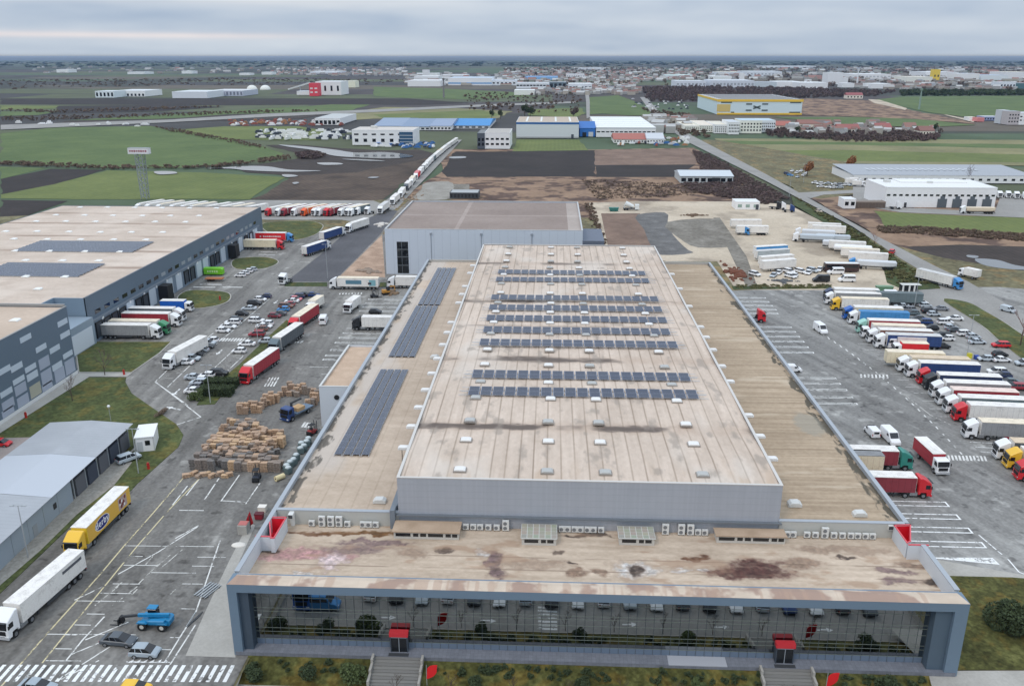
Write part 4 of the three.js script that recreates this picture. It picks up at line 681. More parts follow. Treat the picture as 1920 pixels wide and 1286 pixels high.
{ // grey warehouse behind
  const H = 16, a = G(720, 430, H), b = G(1093, 432, H), c = G(775, 376, H), x0 = a.x, x1 = b.x, z0 = (a.z + b.z) / 2, z1 = c.z;
  const t = thing('rear_warehouse', 'light grey warehouse with flat brownish roof and tall dark window strip behind the main hall', 'warehouse');
  const clad = mat(170, 176, 184, 0.5, { ill: 0.68 });
  part('wall', boxUV(merge([bx(x0, 0, z0, x1, H, z0 - 0.3), bx(x0, 0, z0 - 0.3, x0 + 0.3, H, z1), bx(x1 - 0.3, 0, z0 - 0.3, x1, H, z1), bx(x0, 0, z1, x1, H, z1 + 0.3)])), clad, t);
  const rm = plotMat(512, 512, x0, z0, x1, z1, (x, z) => { const f = fbm(x * 1.2, z * 1.2, 3) - 0.5, n = fbm(x * 0.06 + 11, z * 0.06, 4) - 0.5; const d = f * 14 + n * 24; const s = Math.abs(z - (z0 + z1) / 2) < 0.9 || Math.abs(x + 33) < 0.7 ? 16 : 0, e = x > x1 - 5 ? 26 : 0; return [146 + d + s + e, 131 + d + s + e * 1.1, 122 + d + s + e * 1.1]; });
  part('roof', plotUV(sheet([[x0 + 0.3, z0 - 0.3], [x1 - 0.3, z0 - 0.3], [x1 - 0.3, z1 + 0.3], [x0 + 0.3, z1 + 0.3]], H - 0.5), rm), rm, t);
  part('parapet', [bx(x0 - 0.05, H, z0 + 0.05, x1 + 0.05, H + 0.1, z0 - 0.45), bx(x0 - 0.05, H, z0 - 0.45, x0 + 0.5, H + 0.1, z1), bx(x1 - 0.5, H, z0 - 0.45, x1 + 0.05, H + 0.1, z1), bx(x0, H, z1, x1, H + 0.1, z1 + 0.5)], mat(190, 190, 188, 0.5), t);
  const L = x1 - x0;
  for (let i = 1; i < 24; i++) part('cladding_joint', [box(0.05, H - 0.2, 0.02, x0 + L * i / 24, H / 2 - 0.1, z0 + 0.012)], mat(140, 146, 154, 0.5, { ill: 0.68 }), t);
  const wx = x0 + L * 0.088; const w = part('window', [bx(wx - 2.0, 0.3, z0 + 0.02, wx + 2.0, 11.6, z0 - 0.05)], M.glassDark, t);
  part('window_bar', [3.2, 6.2, 8.9].map(y => box(4.0, 0.3, 0.06, wx, y, z0 + 0.05)), mat(96, 100, 104, 0.5), w);
  for (const f of [0.235, 0.49, 0.745]) part('downpipe', [box(0.18, H - 1.8, 0.16, x0 + L * f, (H - 1.8) / 2, z0 + 0.1), box(0.7, 0.7, 0.4, x0 + L * f, H - 1.5, z0 + 0.2)], mat(150, 156, 164, 0.5), t);
  part('side_annex', [bx(x1 + 0.01, 0, z0 + 0.1, x1 + 7.5, 12.5, z0 - 22)], mat(86, 92, 104, 0.6, { ill: 0.7 }), t);
}
{ // long low shed by the lower left corner
  const H = 4.6, e1 = G(238, 797, H), e0 = G(0, 1010, H), r1 = G(183, 792, 5.6), r0 = G(-30, 880, 5.6);
  const t = thing('low_shed', 'long low shed with pale grey metal roof beside the left road', 'shed');
  const dir = new THREE.Vector3().subVectors(e0, e1).setY(0).normalize(), nrm = new THREE.Vector3(-dir.z, 0, dir.x); // nrm points to the left side
  if (nrm.x > 0) nrm.negate();
  const L = 75, Wd = 15, o = e1.clone().setY(0);
  const P = (l, w, y) => [o.x + dir.x * l + nrm.x * w, y, o.z + dir.z * l + nrm.z * w];
  const quad = (a, b, c, d) => { const g = new THREE.BufferGeometry(); g.setAttribute('position', new THREE.Float32BufferAttribute([...a, ...b, ...c, ...a, ...c, ...d], 3)); g.setAttribute('uv', new THREE.Float32BufferAttribute(new Array(12).fill(0), 2)); g.computeVertexNormals(); return g; };
  const rm = tileMat(512, 16, (u, v) => { const d = (tn(u, v, 5, 4) - 0.5) * 16 + (Math.abs(v * 16 % 1 - 0.5) > 0.44 ? -7 : 0); return c8(166 + d, 169 + d, 173 + d); }, 0.4);
  for (let k = 0; k < 5; k++) part('roof_sheet', setUV(merge([quad(P(k * 15 - 0.8, -0.8, H), P(k * 15 + 14.15, -0.8, H), P(k * 15 + 14.15, Wd / 2, 5.15 + (k === 1 ? 0.03 : 0)), P(k * 15 - 0.8, Wd / 2, 5.15)), quad(P(k * 15 - 0.8, Wd / 2, 5.15), P(k * 15 + 14.15, Wd / 2, 5.15), P(k * 15 + 14.15, Wd + 0.8, H), P(k * 15 - 0.8, Wd + 0.8, H))]), (x, y, z) => [(x - o.x) * nrm.x + (z - o.z) * nrm.z, (x - o.x) * dir.x + (z - o.z) * dir.z]), k === 1 ? mat(186, 191, 198, 0.4) : rm, t);
  const wallM = mat(126, 136, 146, 0.6, { ill: 0.65 });
  const wg = (l0, l1, y0, y1, w, m, name, th = 0.2) => { const g = box(l1 - l0, y1 - y0, th, (l0 + l1) / 2, (y0 + y1) / 2, 0); const ang = Math.atan2(-dir.z, dir.x); g.rotateY(ang); g.translate(o.x + nrm.x * w, 0, o.z + nrm.z * w); return part(name, g, m, t); };
  wg(22, L, 0, H - 0.05, 0.1, wallM, 'wall'); wg(0, L, 0, H - 0.05, Wd - 0.1, wallM, 'wall'); wg(0, 22, 0, H - 0.05, 4, mat(70, 76, 82, 0.7), 'wall');
  wg(0, 0.2, 0, 4.6, Wd / 2, wallM, 'end_wall', Wd - 1); for (let i = 0; i < 6; i++) wg(i * 4.2 + 0.1, i * 4.2 + 0.35, 0, H - 0.1, 0.1, mat(150, 156, 160, 0.5), 'post');
  for (let i = 0; i < 5; i++) wg(i * 4.2 + 0.6, i * 4.2 + 3.8, 0.2, 3.4, 0.6, i % 2 ? mat(64, 70, 84, 0.7) : mat(96, 98, 104, 0.7), 'stored_rack', 1.4);
  for (let i = 0; i < 12; i++) wg(22 + i * 4.4, 22.08 + i * 4.4, 0, H - 0.1, -0.02, mat(150, 158, 166, 0.5), 'cladding_joint', 0.04);
  wg(27, 27.9, 1.6, 2.6, -0.04, M.glassDark, 'window', 0.06); wg(33, 34.2, 0, 2.1, -0.04, mat(150, 156, 162, 0.6), 'door', 0.06);
  wg(0, L, 0, 0.12, -1.3, M.kerb, 'plinth_kerb', 0.5);
}
{ // white cabin beside it
  const p = G(248, 848), t = thing('site_cabin', 'white flat roofed site cabin on the grass beside the grey shed', 'cabin', [p.x + 1.6, 0.1, p.z - 3.2], 0.30);
  part('wall', [box(3.3, 2.9, 6.2, 0, 1.5, 0)], mat(222, 224, 224, 0.5, { ill: 0.75 }), t); part('roof', [box(3.6, 0.2, 6.5, 0, 3.04, 0)], mat(238, 238, 236, 0.5), t);
  part('window', [box(0.9, 1.0, 0.06, 0.5, 1.8, 3.12)], M.glassDark, t); part('door', [box(1.0, 2.1, 0.06, -0.9, 1.1, 3.12)], mat(190, 194, 196, 0.5), t); part('corner_trim', [box(0.2, 2.9, 0.2, -1.6, 1.5, 3.05), box(0.2, 2.9, 0.2, 1.6, 1.5, 3.05)], mat(200, 202, 202, 0.5), t);
}
{ // billboard on a lattice tower
  const p = G(272, 372), t = thing('billboard_tower', 'tall lattice tower with white sign head standing on the field edge', 'billboard', p);
  const H = heightAt(p, 288), bars = []; const r0 = 1.5, r1 = 1.9;
  const leg = (a, b, r = 0.13) => { const d = new THREE.Vector3().subVectors(b, a), g = new THREE.CylinderGeometry(r, r, d.length(), 6); g.translate(0, d.length() / 2, 0); g.applyQuaternion(new THREE.Quaternion().setFromUnitVectors(new THREE.Vector3(0, 1, 0), d.normalize())); g.translate(a.x, a.y, a.z); return g; };
  const cn = (k, y) => { const r = mix(r0, r1, y / H), sx = [-1, 1, 1, -1][k % 4], sz = [-1, -1, 1, 1][k % 4]; return new THREE.Vector3(sx * r, y, sz * r); };
  const gm = mat(150, 156, 158, 0.5); for (let k = 0; k < 4; k++) part('leg', leg(cn(k, 0), cn(k, H), 0.22), gm, t);
  for (let k = 0; k < 4; k++) for (let i = 0; i < 9; i++) bars.push(leg(cn(k, H * i / 9), cn(k + 1, H * (i + 1) / 9)), leg(cn(k, H * (i + 1) / 9), cn(k + 1, H * (i + 1) / 9), 0.1));
  part('bracing', bars, gm, t);
  const hd = part('sign_head', [box(11.0, 3.0, 3.4, 0, H + 1.5, 0)], mat(226, 224, 226, 0.6), t); part('lettering', [-4.2, -3.0, -1.8, -0.6, 0.6, 1.8, 3.0, 4.2].map((x, i) => box(0.85, 0.75 + (i % 3) * 0.12, 0.06, x, H + 1.5, 1.74)), mat(150, 70, 86, 0.6), hd);
  part('head_frame', [box(11.2, 0.12, 3.6, 0, H + 3.05, 0), box(11.2, 0.12, 3.6, 0, H - 0.05, 0)], gm, hd);
}
// ---------------------------------------------------------------- vehicles; all are built with the nose at x = 0 looking along +x
const wheelT = new THREE.CylinderGeometry(0.5, 0.5, 0.34, 16).rotateX(Math.PI / 2), wheelR = new THREE.CylinderGeometry(0.29, 0.29, 0.36, 12).rotateX(Math.PI / 2);
const wheelC = new THREE.CylinderGeometry(0.32, 0.32, 0.24, 14).rotateX(Math.PI / 2), wheelCR = new THREE.CylinderGeometry(0.2, 0.2, 0.25, 10).rotateX(Math.PI / 2);
const GEO = {
  cab: slab([[0, 0.5], [0.02, 1.75], [0.22, 2.95], [0.62, 3.2], [1.75, 3.82], [2.25, 3.82], [2.25, 0.75], [1.9, 0.75], [1.75, 1.12], [0.85, 1.12], [0.72, 0.5]].map(([x, y]) => [-x, y]), 2.48, 0.09),
  cabLow: slab([[0, 0.5], [0.02, 1.7], [0.24, 2.75], [0.5, 2.95], [1.9, 3.0], [1.95, 2.9], [1.95, 0.75], [1.75, 0.75], [1.6, 1.12], [0.8, 1.12], [0.7, 0.5]].map(([x, y]) => [-x, y]), 2.4, 0.09),
  screen: (() => { const g = box(0.05, 1.02, 2.12, 0, 0, 0); g.rotateZ(0.165); g.translate(-0.115, 2.28, 0); return g; })(),
  visor: (() => { const g = box(0.28, 0.06, 2.2, 0.02, 2.94, 0); return g; })(),
  sideWin: box(0.78, 0.75, 2.52, -0.72, 2.25, 0),
  grille: merge([box(0.05, 0.62, 1.7, 0.01, 1.34, 0), box(0.05, 0.2, 1.4, 0.02, 0.72, 0)]),
  bumper: box(0.2, 0.38, 2.5, -0.02, 0.62, 0),
  head: box(0.06, 0.2, 0.42, 0.05, 0.78, 0),
  mirror: box(0.16, 0.5, 0.12, 0, 0, 0),
  chassis: merge([box(5.6, 0.3, 0.9, -3.2, 0.92, 0), box(1.3, 0.12, 2.3, -4.6, 1.08, 0)]),
  fifth: merge([box(0.9, 0.14, 1.0, -4.5, 1.2, 0), box(0.7, 1.3, 0.12, -2.5, 1.7, 0.4), box(0.5, 0.5, 1.2, -2.55, 1.35, 0)]),
  tank: box(1.3, 0.62, 0.6, 0, 0, 0),
  box: boxUV(box(13.5, 2.78, 2.5, -9.55, 2.52, 0)),
  roof: boxUV(box(13.56, 0.09, 2.56, -9.55, 3.955, 0)),
  frame: merge([box(13.2, 0.3, 1.0, -9.5, 0.98, 0), box(0.12, 0.25, 2.4, -16.2, 0.7, 0), box(0.25, 0.8, 0.2, -6.2, 0.5, 0.7), box(0.25, 0.8, 0.2, -6.2, 0.5, -0.7)]),
  guard: box(4.2, 0.55, 0.06, -9.6, 0.78, 0),
  doors: merge([box(0.05, 2.66, 1.2, -16.32, 2.5, 0.62), box(0.05, 2.66, 1.2, -16.32, 2.5, -0.62)]),
  bars: merge([-1.0, -0.4, 0.4, 1.0].map(z => box(0.05, 2.5, 0.05, -16.37, 2.5, z))),
  headboard: box(0.06, 2.7, 2.46, -2.79, 2.52, 0),
  tails: merge([box(0.06, 0.16, 0.5, -16.3, 0.85, 0.95), box(0.06, 0.16, 0.5, -16.3, 0.85, -0.95)]),
  pleats: merge([...Array(12)].map((_, i) => merge([box(0.05, 2.6, 0.02, -3.6 - i * 1.1, 2.5, 1.255), box(0.05, 2.6, 0.02, -3.6 - i * 1.1, 2.5, -1.255)]))),
  tyresTrailer: merge([[-12.2], [-13.5], [-14.8]].flatMap(([x]) => [1, -1].map(s => { const g = new THREE.CylinderGeometry(0.5, 0.5, 0.34, 8).rotateX(Math.PI / 2); g.translate(x, 0.5, s * 1.05); return g; }))),
  tyresTractor: merge([[-1.3], [-4.4]].flatMap(([x]) => [1, -1].map(s => { const g = new THREE.CylinderGeometry(0.5, 0.5, 0.34, 8).rotateX(Math.PI / 2); g.translate(x, 0.5, s * 1.05); return g; }))),
  tyresFar: merge([[-1.3], [-4.4], [-12.2], [-13.5], [-14.8]].flatMap(([x]) => [1, -1].map(s => { const g = new THREE.CylinderGeometry(0.5, 0.5, 0.34, 8).rotateX(Math.PI / 2); g.translate(x, 0.5, s * 1.05); return g; }))),
};
const trailerShape = { // bodies on the same running gear
  tipper: slab([[-2.9, 1.4], [-2.8, 2.9], [-3.2, 3.3], [-15.9, 3.3], [-16.3, 2.9], [-16.2, 1.5], [-14, 1.2], [-4.2, 1.2]], 2.4, 0.35),
  round: (() => { const g = new THREE.CylinderGeometry(1.22, 1.22, 12.9, 20).rotateZ(Math.PI / 2); g.translate(-9.5, 2.5, 0); return merge([g.toNonIndexed(), (() => { const s = new THREE.SphereGeometry(1.22, 16, 10); s.scale(0.5, 1, 1); s.translate(-3.05, 2.5, 0); return s.toNonIndexed(); })(), (() => { const s = new THREE.SphereGeometry(1.22, 16, 10); s.scale(0.5, 1, 1); s.translate(-15.95, 2.5, 0); return s.toNonIndexed(); })()]); })(),
};
const col = { white: [236, 237, 237], cream: [224, 214, 196], grey: [128, 131, 136], lgrey: [198, 201, 204], dgrey: [78, 84, 90], slate: [92, 106, 112], red: [196, 36, 44], dred: [142, 44, 54], maroon: [118, 44, 54], blue: [38, 92, 170], dblue: [38, 62, 110], sky: [64, 130, 186], teal: [52, 128, 116], mint: [150, 196, 182], green: [60, 130, 90], yellow: [226, 176, 52], orange: [222, 92, 40], black: [36, 38, 42], beige: [206, 190, 168], brown: [120, 84, 70], silver: [176, 184, 190], lblue: [150, 160, 167], navy: [40, 52, 84], lime: [120, 196, 40], pink: [206, 120, 124] };
const paint = c => { const k = col[c] || c; return mat(k[0], k[1], k[2], 0.32, { ill: 0.85 }); };
// road film in blots and wipe marks
const grime = tex(512, 512, (u, v) => { const n = tn(u, v, 5, 5), f = tn(u, v, 40, 3), s = tn(u, v * 0 + 0.4, 30, 2); const k = 255 - 26 * sst(0.42, 0.75, n * 0.7 + f * 0.3) - 14 * f - 8 * s * n; return c8(k + 8, k + 3, k - 4); }); grime.repeat.set(0.16, 0.16);
const dirty = (c, rough, ill) => { const k = col[c] || c, key = 'dirt' + k + rough + ill; if (!matCache.has(key)) matCache.set(key, new THREE.MeshStandardMaterial({ color: alb(k[0], k[1], k[2], ill), roughness: rough, map: grime })); return matCache.get(key); };
const tarp = c => dirty(c, 0.62, 0.66), roofOf = c => dirty(c, 0.55, 0.86);
function addWheels(t, xs, z = 1.05, far) { for (const x of xs) for (const s of [1, -1]) { const w = part('wheel', wheelT, M.tyre, t, x, 0.5, s * z); if (!far) part('rim', wheelR, M.rim, w); } }
function makeCab(t, c, low, far) {
  const cab = part('cab', low ? GEO.cabLow : GEO.cab, paint(c), t);
  part('windscreen', GEO.screen, M.glassCar, cab); part('grille', GEO.grille, M.black, cab);
  if (far) return cab;
  part('side_window', GEO.sideWin, M.glassCar, cab); if (!low) part('sun_visor', GEO.visor, M.darkGrey, cab);
  part('bumper', GEO.bumper, c === 'white' ? mat(190, 192, 194, 0.5) : paint(c), cab);
  for (const s of [1, -1]) { part('headlight', GEO.head, M.lamp, cab, 0, 0, s * 0.95); part('mirror', GEO.mirror, M.black, cab, -0.12, 2.2, s * 1.36); }
  return cab;
}
// semi-trailer truck; opt: cab, side, roof, rear colours; body kind; far = fewer small parts
function semi(label, o = {}) {
  const t = thing('semi_truck', label, 'truck', [0, 0, 0], 0, o.group);
  if (o.cab) {
    makeCab(t, o.cab, o.low, o.far); part('chassis', GEO.chassis, M.darkGrey, t);
    if (!o.far) { addWheels(t, [-1.3, -4.4]); for (const s of [1, -1]) part('fuel_tank', GEO.tank, M.steel, t, -3.0, 0.85, s * 0.9); part('coupling', GEO.fifth, M.black, t); }
  } else { t.name = numbered('trailer'); t.userData.category = 'trailer'; }
  if (o.side) {
    if (o.kind) part('trailer_body', trailerShape[o.kind], paint(o.side), t);
    else { const b = part('trailer_body', GEO.box, tarp(o.side), t); part('trailer_roof', GEO.roof, roofOf(o.roof || 'white'), b); part('headboard', GEO.headboard, tarp(o.board || 'lgrey'), b); if (o.pleats !== false && !o.far) part('curtain_straps', GEO.pleats, tarp((col[o.side] || o.side).map(v => v * 0.86)), b).userData.kind = 'stuff'; part('rear_door', GEO.doors, tarp(o.rear || 'lgrey'), b); if (!o.far) { part('door_bars', GEO.bars, M.galv, b); } }
    part('trailer_frame', GEO.frame, M.darkGrey, t);
    if (!o.far) { addWheels(t, [-12.2, -13.5, -14.8], 1.05); for (const s of [1, -1]) part('side_guard', GEO.guard, o.guard ? paint(o.guard) : M.darkGrey, t, 0, 0, s * 1.2); part('tail_lights', GEO.tails, M.tail, t); }
  }
  if (o.far) part('wheels', o.side ? (o.cab ? GEO.tyresFar : GEO.tyresTrailer) : GEO.tyresTractor, M.tyre, t).userData.kind = 'stuff';
  return t;
}
function place(t, p, hx, hz, side = 0, y = 0) { // p: ground point under the nose, or under its corner on the given side
  const th = Math.atan2(-hz, hx); t.rotation.y = th; t.position.set(p.x - side * 1.25 * Math.sin(th), y, p.z - side * 1.25 * Math.cos(th)); return t;
}
// rigid box truck
function boxTruck(label, o) {
  const t = thing('box_truck', label, 'truck', [0, 0, 0], 0, o.group), L = o.len || 6.2; makeCab(t, o.cab, true);
  const b = part('cargo_box', [box(L, 2.4, 2.4, -2.1 - L / 2, 2.25, 0)], tarp(o.side), t); part('box_roof', [box(L + 0.06, 0.08, 2.46, -2.1 - L / 2, 3.49, 0)], roofOf(o.roof || 'white'), b); part('rear_door', [box(0.05, 2.2, 2.2, -2.12 - L, 2.25, 0)], tarp('lgrey'), b);
  part('chassis', [box(L + 1.6, 0.28, 0.9, -1.2 - L / 2, 0.88, 0)], M.darkGrey, t); addWheels(t, [-1.25, -2.1 - L * 0.68], 1.0); return t;
}
// panel van
const vanBody = slab([[0, 0.35], [0.02, 0.85], [0.35, 1.15], [0.95, 1.32], [1.75, 2.28], [2.1, 2.45], [5.4, 2.45], [5.55, 2.3], [5.6, 0.4], [5.5, 0.3], [0.1, 0.28]].map(([x, y]) => [-x, y]), 1.95, 0.1);
const vanScreen = (() => { const g = box(1.15, 0.04, 1.62, 0, 0, 0); g.rotateZ(-0.88); g.translate(-1.33, 1.83, 0); return g; })();
const smallVanBody = slab([[0, 0.32], [0.02, 0.75], [0.3, 0.98], [0.95, 1.1], [1.55, 1.75], [1.85, 1.84], [4.3, 1.84], [4.4, 1.7], [4.42, 0.4], [4.3, 0.28]].map(([x, y]) => [-x, y]), 1.75, 0.09);
function van(label, c, o = {}) {
  const t = thing('van', label, 'van', [0, 0, 0], 0, o.group), k = o.small ? 0.78 : 1;
  part('body', o.small ? smallVanBody : vanBody, paint(c), t);
  const sc = part('windscreen', vanScreen, M.glassCar, t); if (o.small) { sc.scale.set(0.78, 0.76, 0.9); sc.position.y = 0.05; }
  part('side_window', [box(0.85 * k, 0.5 * k, 1.97 * (o.small ? 0.9 : 1), -2.05 * k, 1.75 * k, 0)], M.glassCar, t);
  if (o.windows) part('side_windows', [box(2.8, 0.55, 1.97, -4.0, 1.75, 0)], M.glassCar, t);
  part('rear_window', [box(0.04, 0.5 * k, 1.3 * k, (o.small ? -4.43 : -5.6), 1.75 * k, 0)], M.glassCar, t);
  for (const s of [1, -1]) { part('headlight', [box(0.12, 0.2, 0.3, -0.1, 0.82 * (k < 1 ? 0.9 : 1), s * 0.68 * (k < 1 ? 0.9 : 1))], M.lamp, t); part('tail_light', [box(0.05, 0.5, 0.12, (o.small ? -4.42 : -5.59), 1.2 * k, s * 0.86 * (k < 1 ? 0.9 : 1))], M.tail, t); for (const x of (o.small ? [-0.85, -3.55] : [-1.0, -4.5])) part('wheel', wheelC, M.tyre, t, x, 0.32, s * (o.small ? 0.76 : 0.86)); }
  return t;
}
// car bodies: lower body, dark glasshouse, roof
const carShapes = {
  hatch: { L: 3.8, low: [[0.06, 0.3], [0, 0.55], [0.1, 0.72], [0.45, 0.86], [0.95, 0.97], [2.6, 1.0], [3.62, 1.0], [3.76, 0.86], [3.8, 0.5], [3.7, 0.3]], base: [0.72, 3.68], top: [1.62, 3.2], h: 1.5 },
  sedan: { L: 4.6, low: [[0.08, 0.28], [0, 0.52], [0.14, 0.68], [0.7, 0.84], [1.25, 0.93], [3.4, 0.98], [4.3, 0.98], [4.52, 0.86], [4.6, 0.5], [4.48, 0.3]], base: [0.98, 4.15], top: [1.98, 3.2], h: 1.44 },
  suv: { L: 4.5, low: [[0.02, 0.42], [0, 0.8], [0.14, 0.95], [1.0, 1.06], [1.15, 1.08], [4.35, 1.12], [4.48, 1.0], [4.5, 0.6], [4.42, 0.4]], base: [0.86, 4.42], top: [1.62, 4.0], h: 1.68 },
};
const carGeo = {};
for (const [k, s] of Object.entries(carShapes)) {
  const w = k === 'suv' ? 1.84 : 1.76, belt = s.low[4][1] - 0.03, hb = w / 2 - 0.06, ht = w / 2 - 0.24;
  const house = (b0, b1, y0, hw0, t0, t1, y1, hw1) => { const v = [[-b0, y0, hw0], [-b1, y0, hw0], [-b1, y0, -hw0], [-b0, y0, -hw0], [-t0, y1, hw1], [-t1, y1, hw1], [-t1, y1, -hw1], [-t0, y1, -hw1]], f = [[0, 4, 5], [0, 5, 1], [1, 5, 6], [1, 6, 2], [2, 6, 7], [2, 7, 3], [3, 7, 4], [3, 4, 0], [4, 7, 6], [4, 6, 5]]; const g = new THREE.BufferGeometry(); const p = [], uv = []; for (const q of f) for (const i of q) { p.push(...v[i]); uv.push(0, 0); } g.setAttribute('position', new THREE.Float32BufferAttribute(p, 3)); g.setAttribute('uv', new THREE.Float32BufferAttribute(uv, 2)); g.computeVertexNormals(); return g; };
  carGeo[k] = {
    body: slab(s.low.map(([x, y]) => [-x, y]), w, 0.09), glass: house(s.base[0], s.base[1], belt, hb, s.top[0], s.top[1], s.h - 0.03, ht),
    roof: slab([[-(s.top[0] - 0.06), s.h - 0.04], [-(s.top[0] + 0.12), s.h + 0.03], [-(s.top[1] - 0.2), s.h + 0.02], [-(s.top[1] + 0.05), s.h - 0.05]], ht * 2 + 0.06, 0.02),
    pillars: merge([house(s.base[0] + 1.05, s.base[0] + 1.13, belt, hb + 0.012, s.top[0] + 0.5, s.top[0] + 0.58, s.h - 0.02, ht + 0.012), house(s.base[0] + 2.0, s.base[0] + 2.1, belt, hb + 0.012, s.top[0] + 1.15, s.top[0] + 1.24, s.h - 0.02, ht + 0.012)]),
    head: box(0.12, 0.14, 0.36, -0.1, s.low[1][1] + 0.02, w / 2 - 0.28), tail: box(0.08, 0.18, 0.32, -(s.L - 0.04), s.low[1][1] + 0.16, w / 2 - 0.24), plate: box(0.04, 0.14, 0.9, 0.0, 0.45, 0),
    wx: [-0.8, -(s.L - 0.85)], wz: w / 2 - 0.1, L: s.L,
  };
}
const carProto = new Map();
function car(kind, c, label, pos, hx, hz, o = {}) {
  const key = kind + c + (o.far ? 'f' : ''); let t; const th = Math.atan2(-hz, hx), g = carGeo[kind];
  if (!carProto.has(key)) {
    t = thing(o.name || 'parked_car', label, 'car', [0, 0, 0], 0, o.group);
    const b = part('body', g.body, paint(c), t); part('windows', g.glass, M.glassCar, t); part('roof', g.roof, paint(c), t); part('pillars', g.pillars, c === 'black' ? M.black : paint(c), t);
    part('bumper_grille', g.plate, M.black, b);
    for (const s of [1, -1]) { const h = part('headlight', g.head, M.lamp, t), q = part('tail_light', g.tail, M.tail, t); if (s < 0) { h.position.z = -2 * (g.wz - 0.18); q.position.z = -2 * (g.wz - 0.14); } for (const x of g.wx) { const w = part('wheel', wheelC, M.tyre, t, x, 0.32, s * g.wz); if (!o.far) part('rim', wheelCR, M.rim, w); } }
    carProto.set(key, t);
  } else { t = copyOf(carProto.get(key), new THREE.Vector3(), 0, label); if (o.group) t.userData.group = o.group; else delete t.userData.group; }
  // pos is the middle of the car
  t.rotation.y = th; t.position.set(pos.x + hx * g.L / 2, o.y || 0, pos.z + hz * g.L / 2); return t;
}
const cName = { white: 'white', silver: 'silver', grey: 'grey', lgrey: 'light grey', dgrey: 'dark grey', black: 'black', navy: 'navy blue', blue: 'blue', dblue: 'dark blue', red: 'red', dred: 'dark red', maroon: 'maroon', sky: 'light blue', lblue: 'pale blue', brown: 'brown', pink: 'pinkish red', slate: 'slate grey', green: 'green', yellow: 'yellow', beige: 'beige' };
const kName = { hatch: 'hatchback', sedan: 'saloon', suv: 'estate' };
// ---------------------------------------------------------------- right yard: the long row of parked trucks, noses to the left
const D5 = [-Math.cos(0.075), -Math.sin(0.075)];
const Z5 = (u, v) => G(1500 + 0.2256 * u, 500 + 0.2256 * v);
const gRow = 'trucks parked side by side in the right hand yard';
const rowTrucks = [
  [212, 318, { cab: 'white', side: 'grey', roof: 'white' }, 'white cab truck with grey trailer far back in the right yard, beside the navy truck'],
  [265, 366, { cab: 'yellow', side: 'lgrey', roof: 'cream' }, 'yellow cab truck with pale cream roofed trailer near the far end of the right yard'],
  [365, 442, { cab: 'blue', side: 'beige', roof: 'white' }, 'bright blue cab truck with white roofed beige trailer in the right yard'],
  [408, 482, { cab: 'white', side: 'sky', roof: 'sky' }, 'white cab truck with sky blue trailer and roof in the right yard'],
  [478, 556, { cab: 'mint', side: 'dred', roof: 'white' }, 'mint green cab truck with dark red sided white roofed trailer'],
  [515, 598, { cab: 'white', side: 'lgrey', roof: 'cream', low: true }, 'white low cab truck with cream roofed pale trailer beside the mint green truck'],
  [566, 640, { cab: 'white', side: 'brown', roof: 'white' }, 'white cab truck with brown sided white roofed trailer, left of the dark blue trailer'],
  [628, 682, { cab: 'white', side: 'dblue', roof: 'lgrey', rear: 'dblue' }, 'white cab truck with large dark blue trailer in the middle of the right row'],
  [818, 880, { cab: 'white', side: 'beige', roof: 'beige' }, 'white cab truck with long beige trailer in the middle of the right row'],
  [890, 926, { cab: 'white', side: 'dblue', roof: 'white' }, 'white cab truck with navy side and white trailer roof beside the red tractor'],
  [988, 984, { cab: 'red', side: null }, 'small red tractor unit without a trailer in the right row'],
  [1042, 1030, { cab: 'black', side: 'navy', roof: 'white' }, 'black cab truck with white roofed navy trailer in the right row'],
  [1096, 1096, { cab: 'white', side: 'grey', roof: 'white', guard: 'dblue' }, 'white cab truck with white roofed grey trailer, right beside the black cab truck'],
  [1150, 1160, { cab: 'white', side: 'dred', roof: 'pink0' }, 'white cab truck with pinkish roofed dark red trailer near the front of the right row'],
  [1212, 1226, { cab: 'white', side: 'slate', roof: 'white' }, 'white cab truck with white roof and slate side, next to the red cab truck'],
  [1285, 1292, { cab: 'red', side: 'lgrey', roof: 'white' }, 'bright red cab truck with long pale grey trailer in the right yard'],
  [1372, 1438, { cab: 'white', side: 'grey', roof: 'cream', guard: 'dred' }, 'white cab truck with dark red skirts and grey trailer in the right yard'],
  [1632, 1614, { cab: 'white', side: 'dgrey', roof: 'beige' }, 'white cab truck with dark chassis and beige roofed trailer at the right picture edge'],
  [1722, 1690, { cab: 'yellow', side: 'lgrey', roof: 'white' }, 'yellow cab truck at the right picture edge below the other trucks'],
  [1812, 1790, { cab: 'red', side: 'lgrey', roof: 'cream' }, 'red cab truck cut by the right picture edge, nearest of the right row'],
];
col.pink0 = [224, 206, 200];
for (const [u, v, o, l] of rowTrucks) place(semi(l, { ...o, group: gRow }), Z5(u, v), D5[0], D5[1], -1);
place(semi('dark navy cab truck with white roofed trailer at the far end of the right yard', { cab: 'navy', side: 'lgrey', roof: 'white', group: gRow }), Z5(205, 284), D5[0], D5[1], -1);
place(boxTruck('short white rigid truck between the dark blue and the beige trailer of the right yard', { cab: 'white', side: 'white', len: 7.2 }), Z5(735, 690), D5[0], D5[1], -1);
place(semi('beige trailer without a tractor standing nose to the left in the right row', { side: 'beige', roof: 'cream', board: 'beige' }), Z5(620, 830), D5[0], D5[1], -1).translateX(0);
place(boxTruck('red sided short box truck partly hidden behind the beige trailer', { cab: 'white', side: 'red', len: 6.4, roof: 'cream' }), Z5(775, 742), D5[0], D5[1], -1);
place(van('white box van squeezed between the red tractor and the blue trailer', 'white'), Z5(1235, 905), D5[0], D5[1], -1);
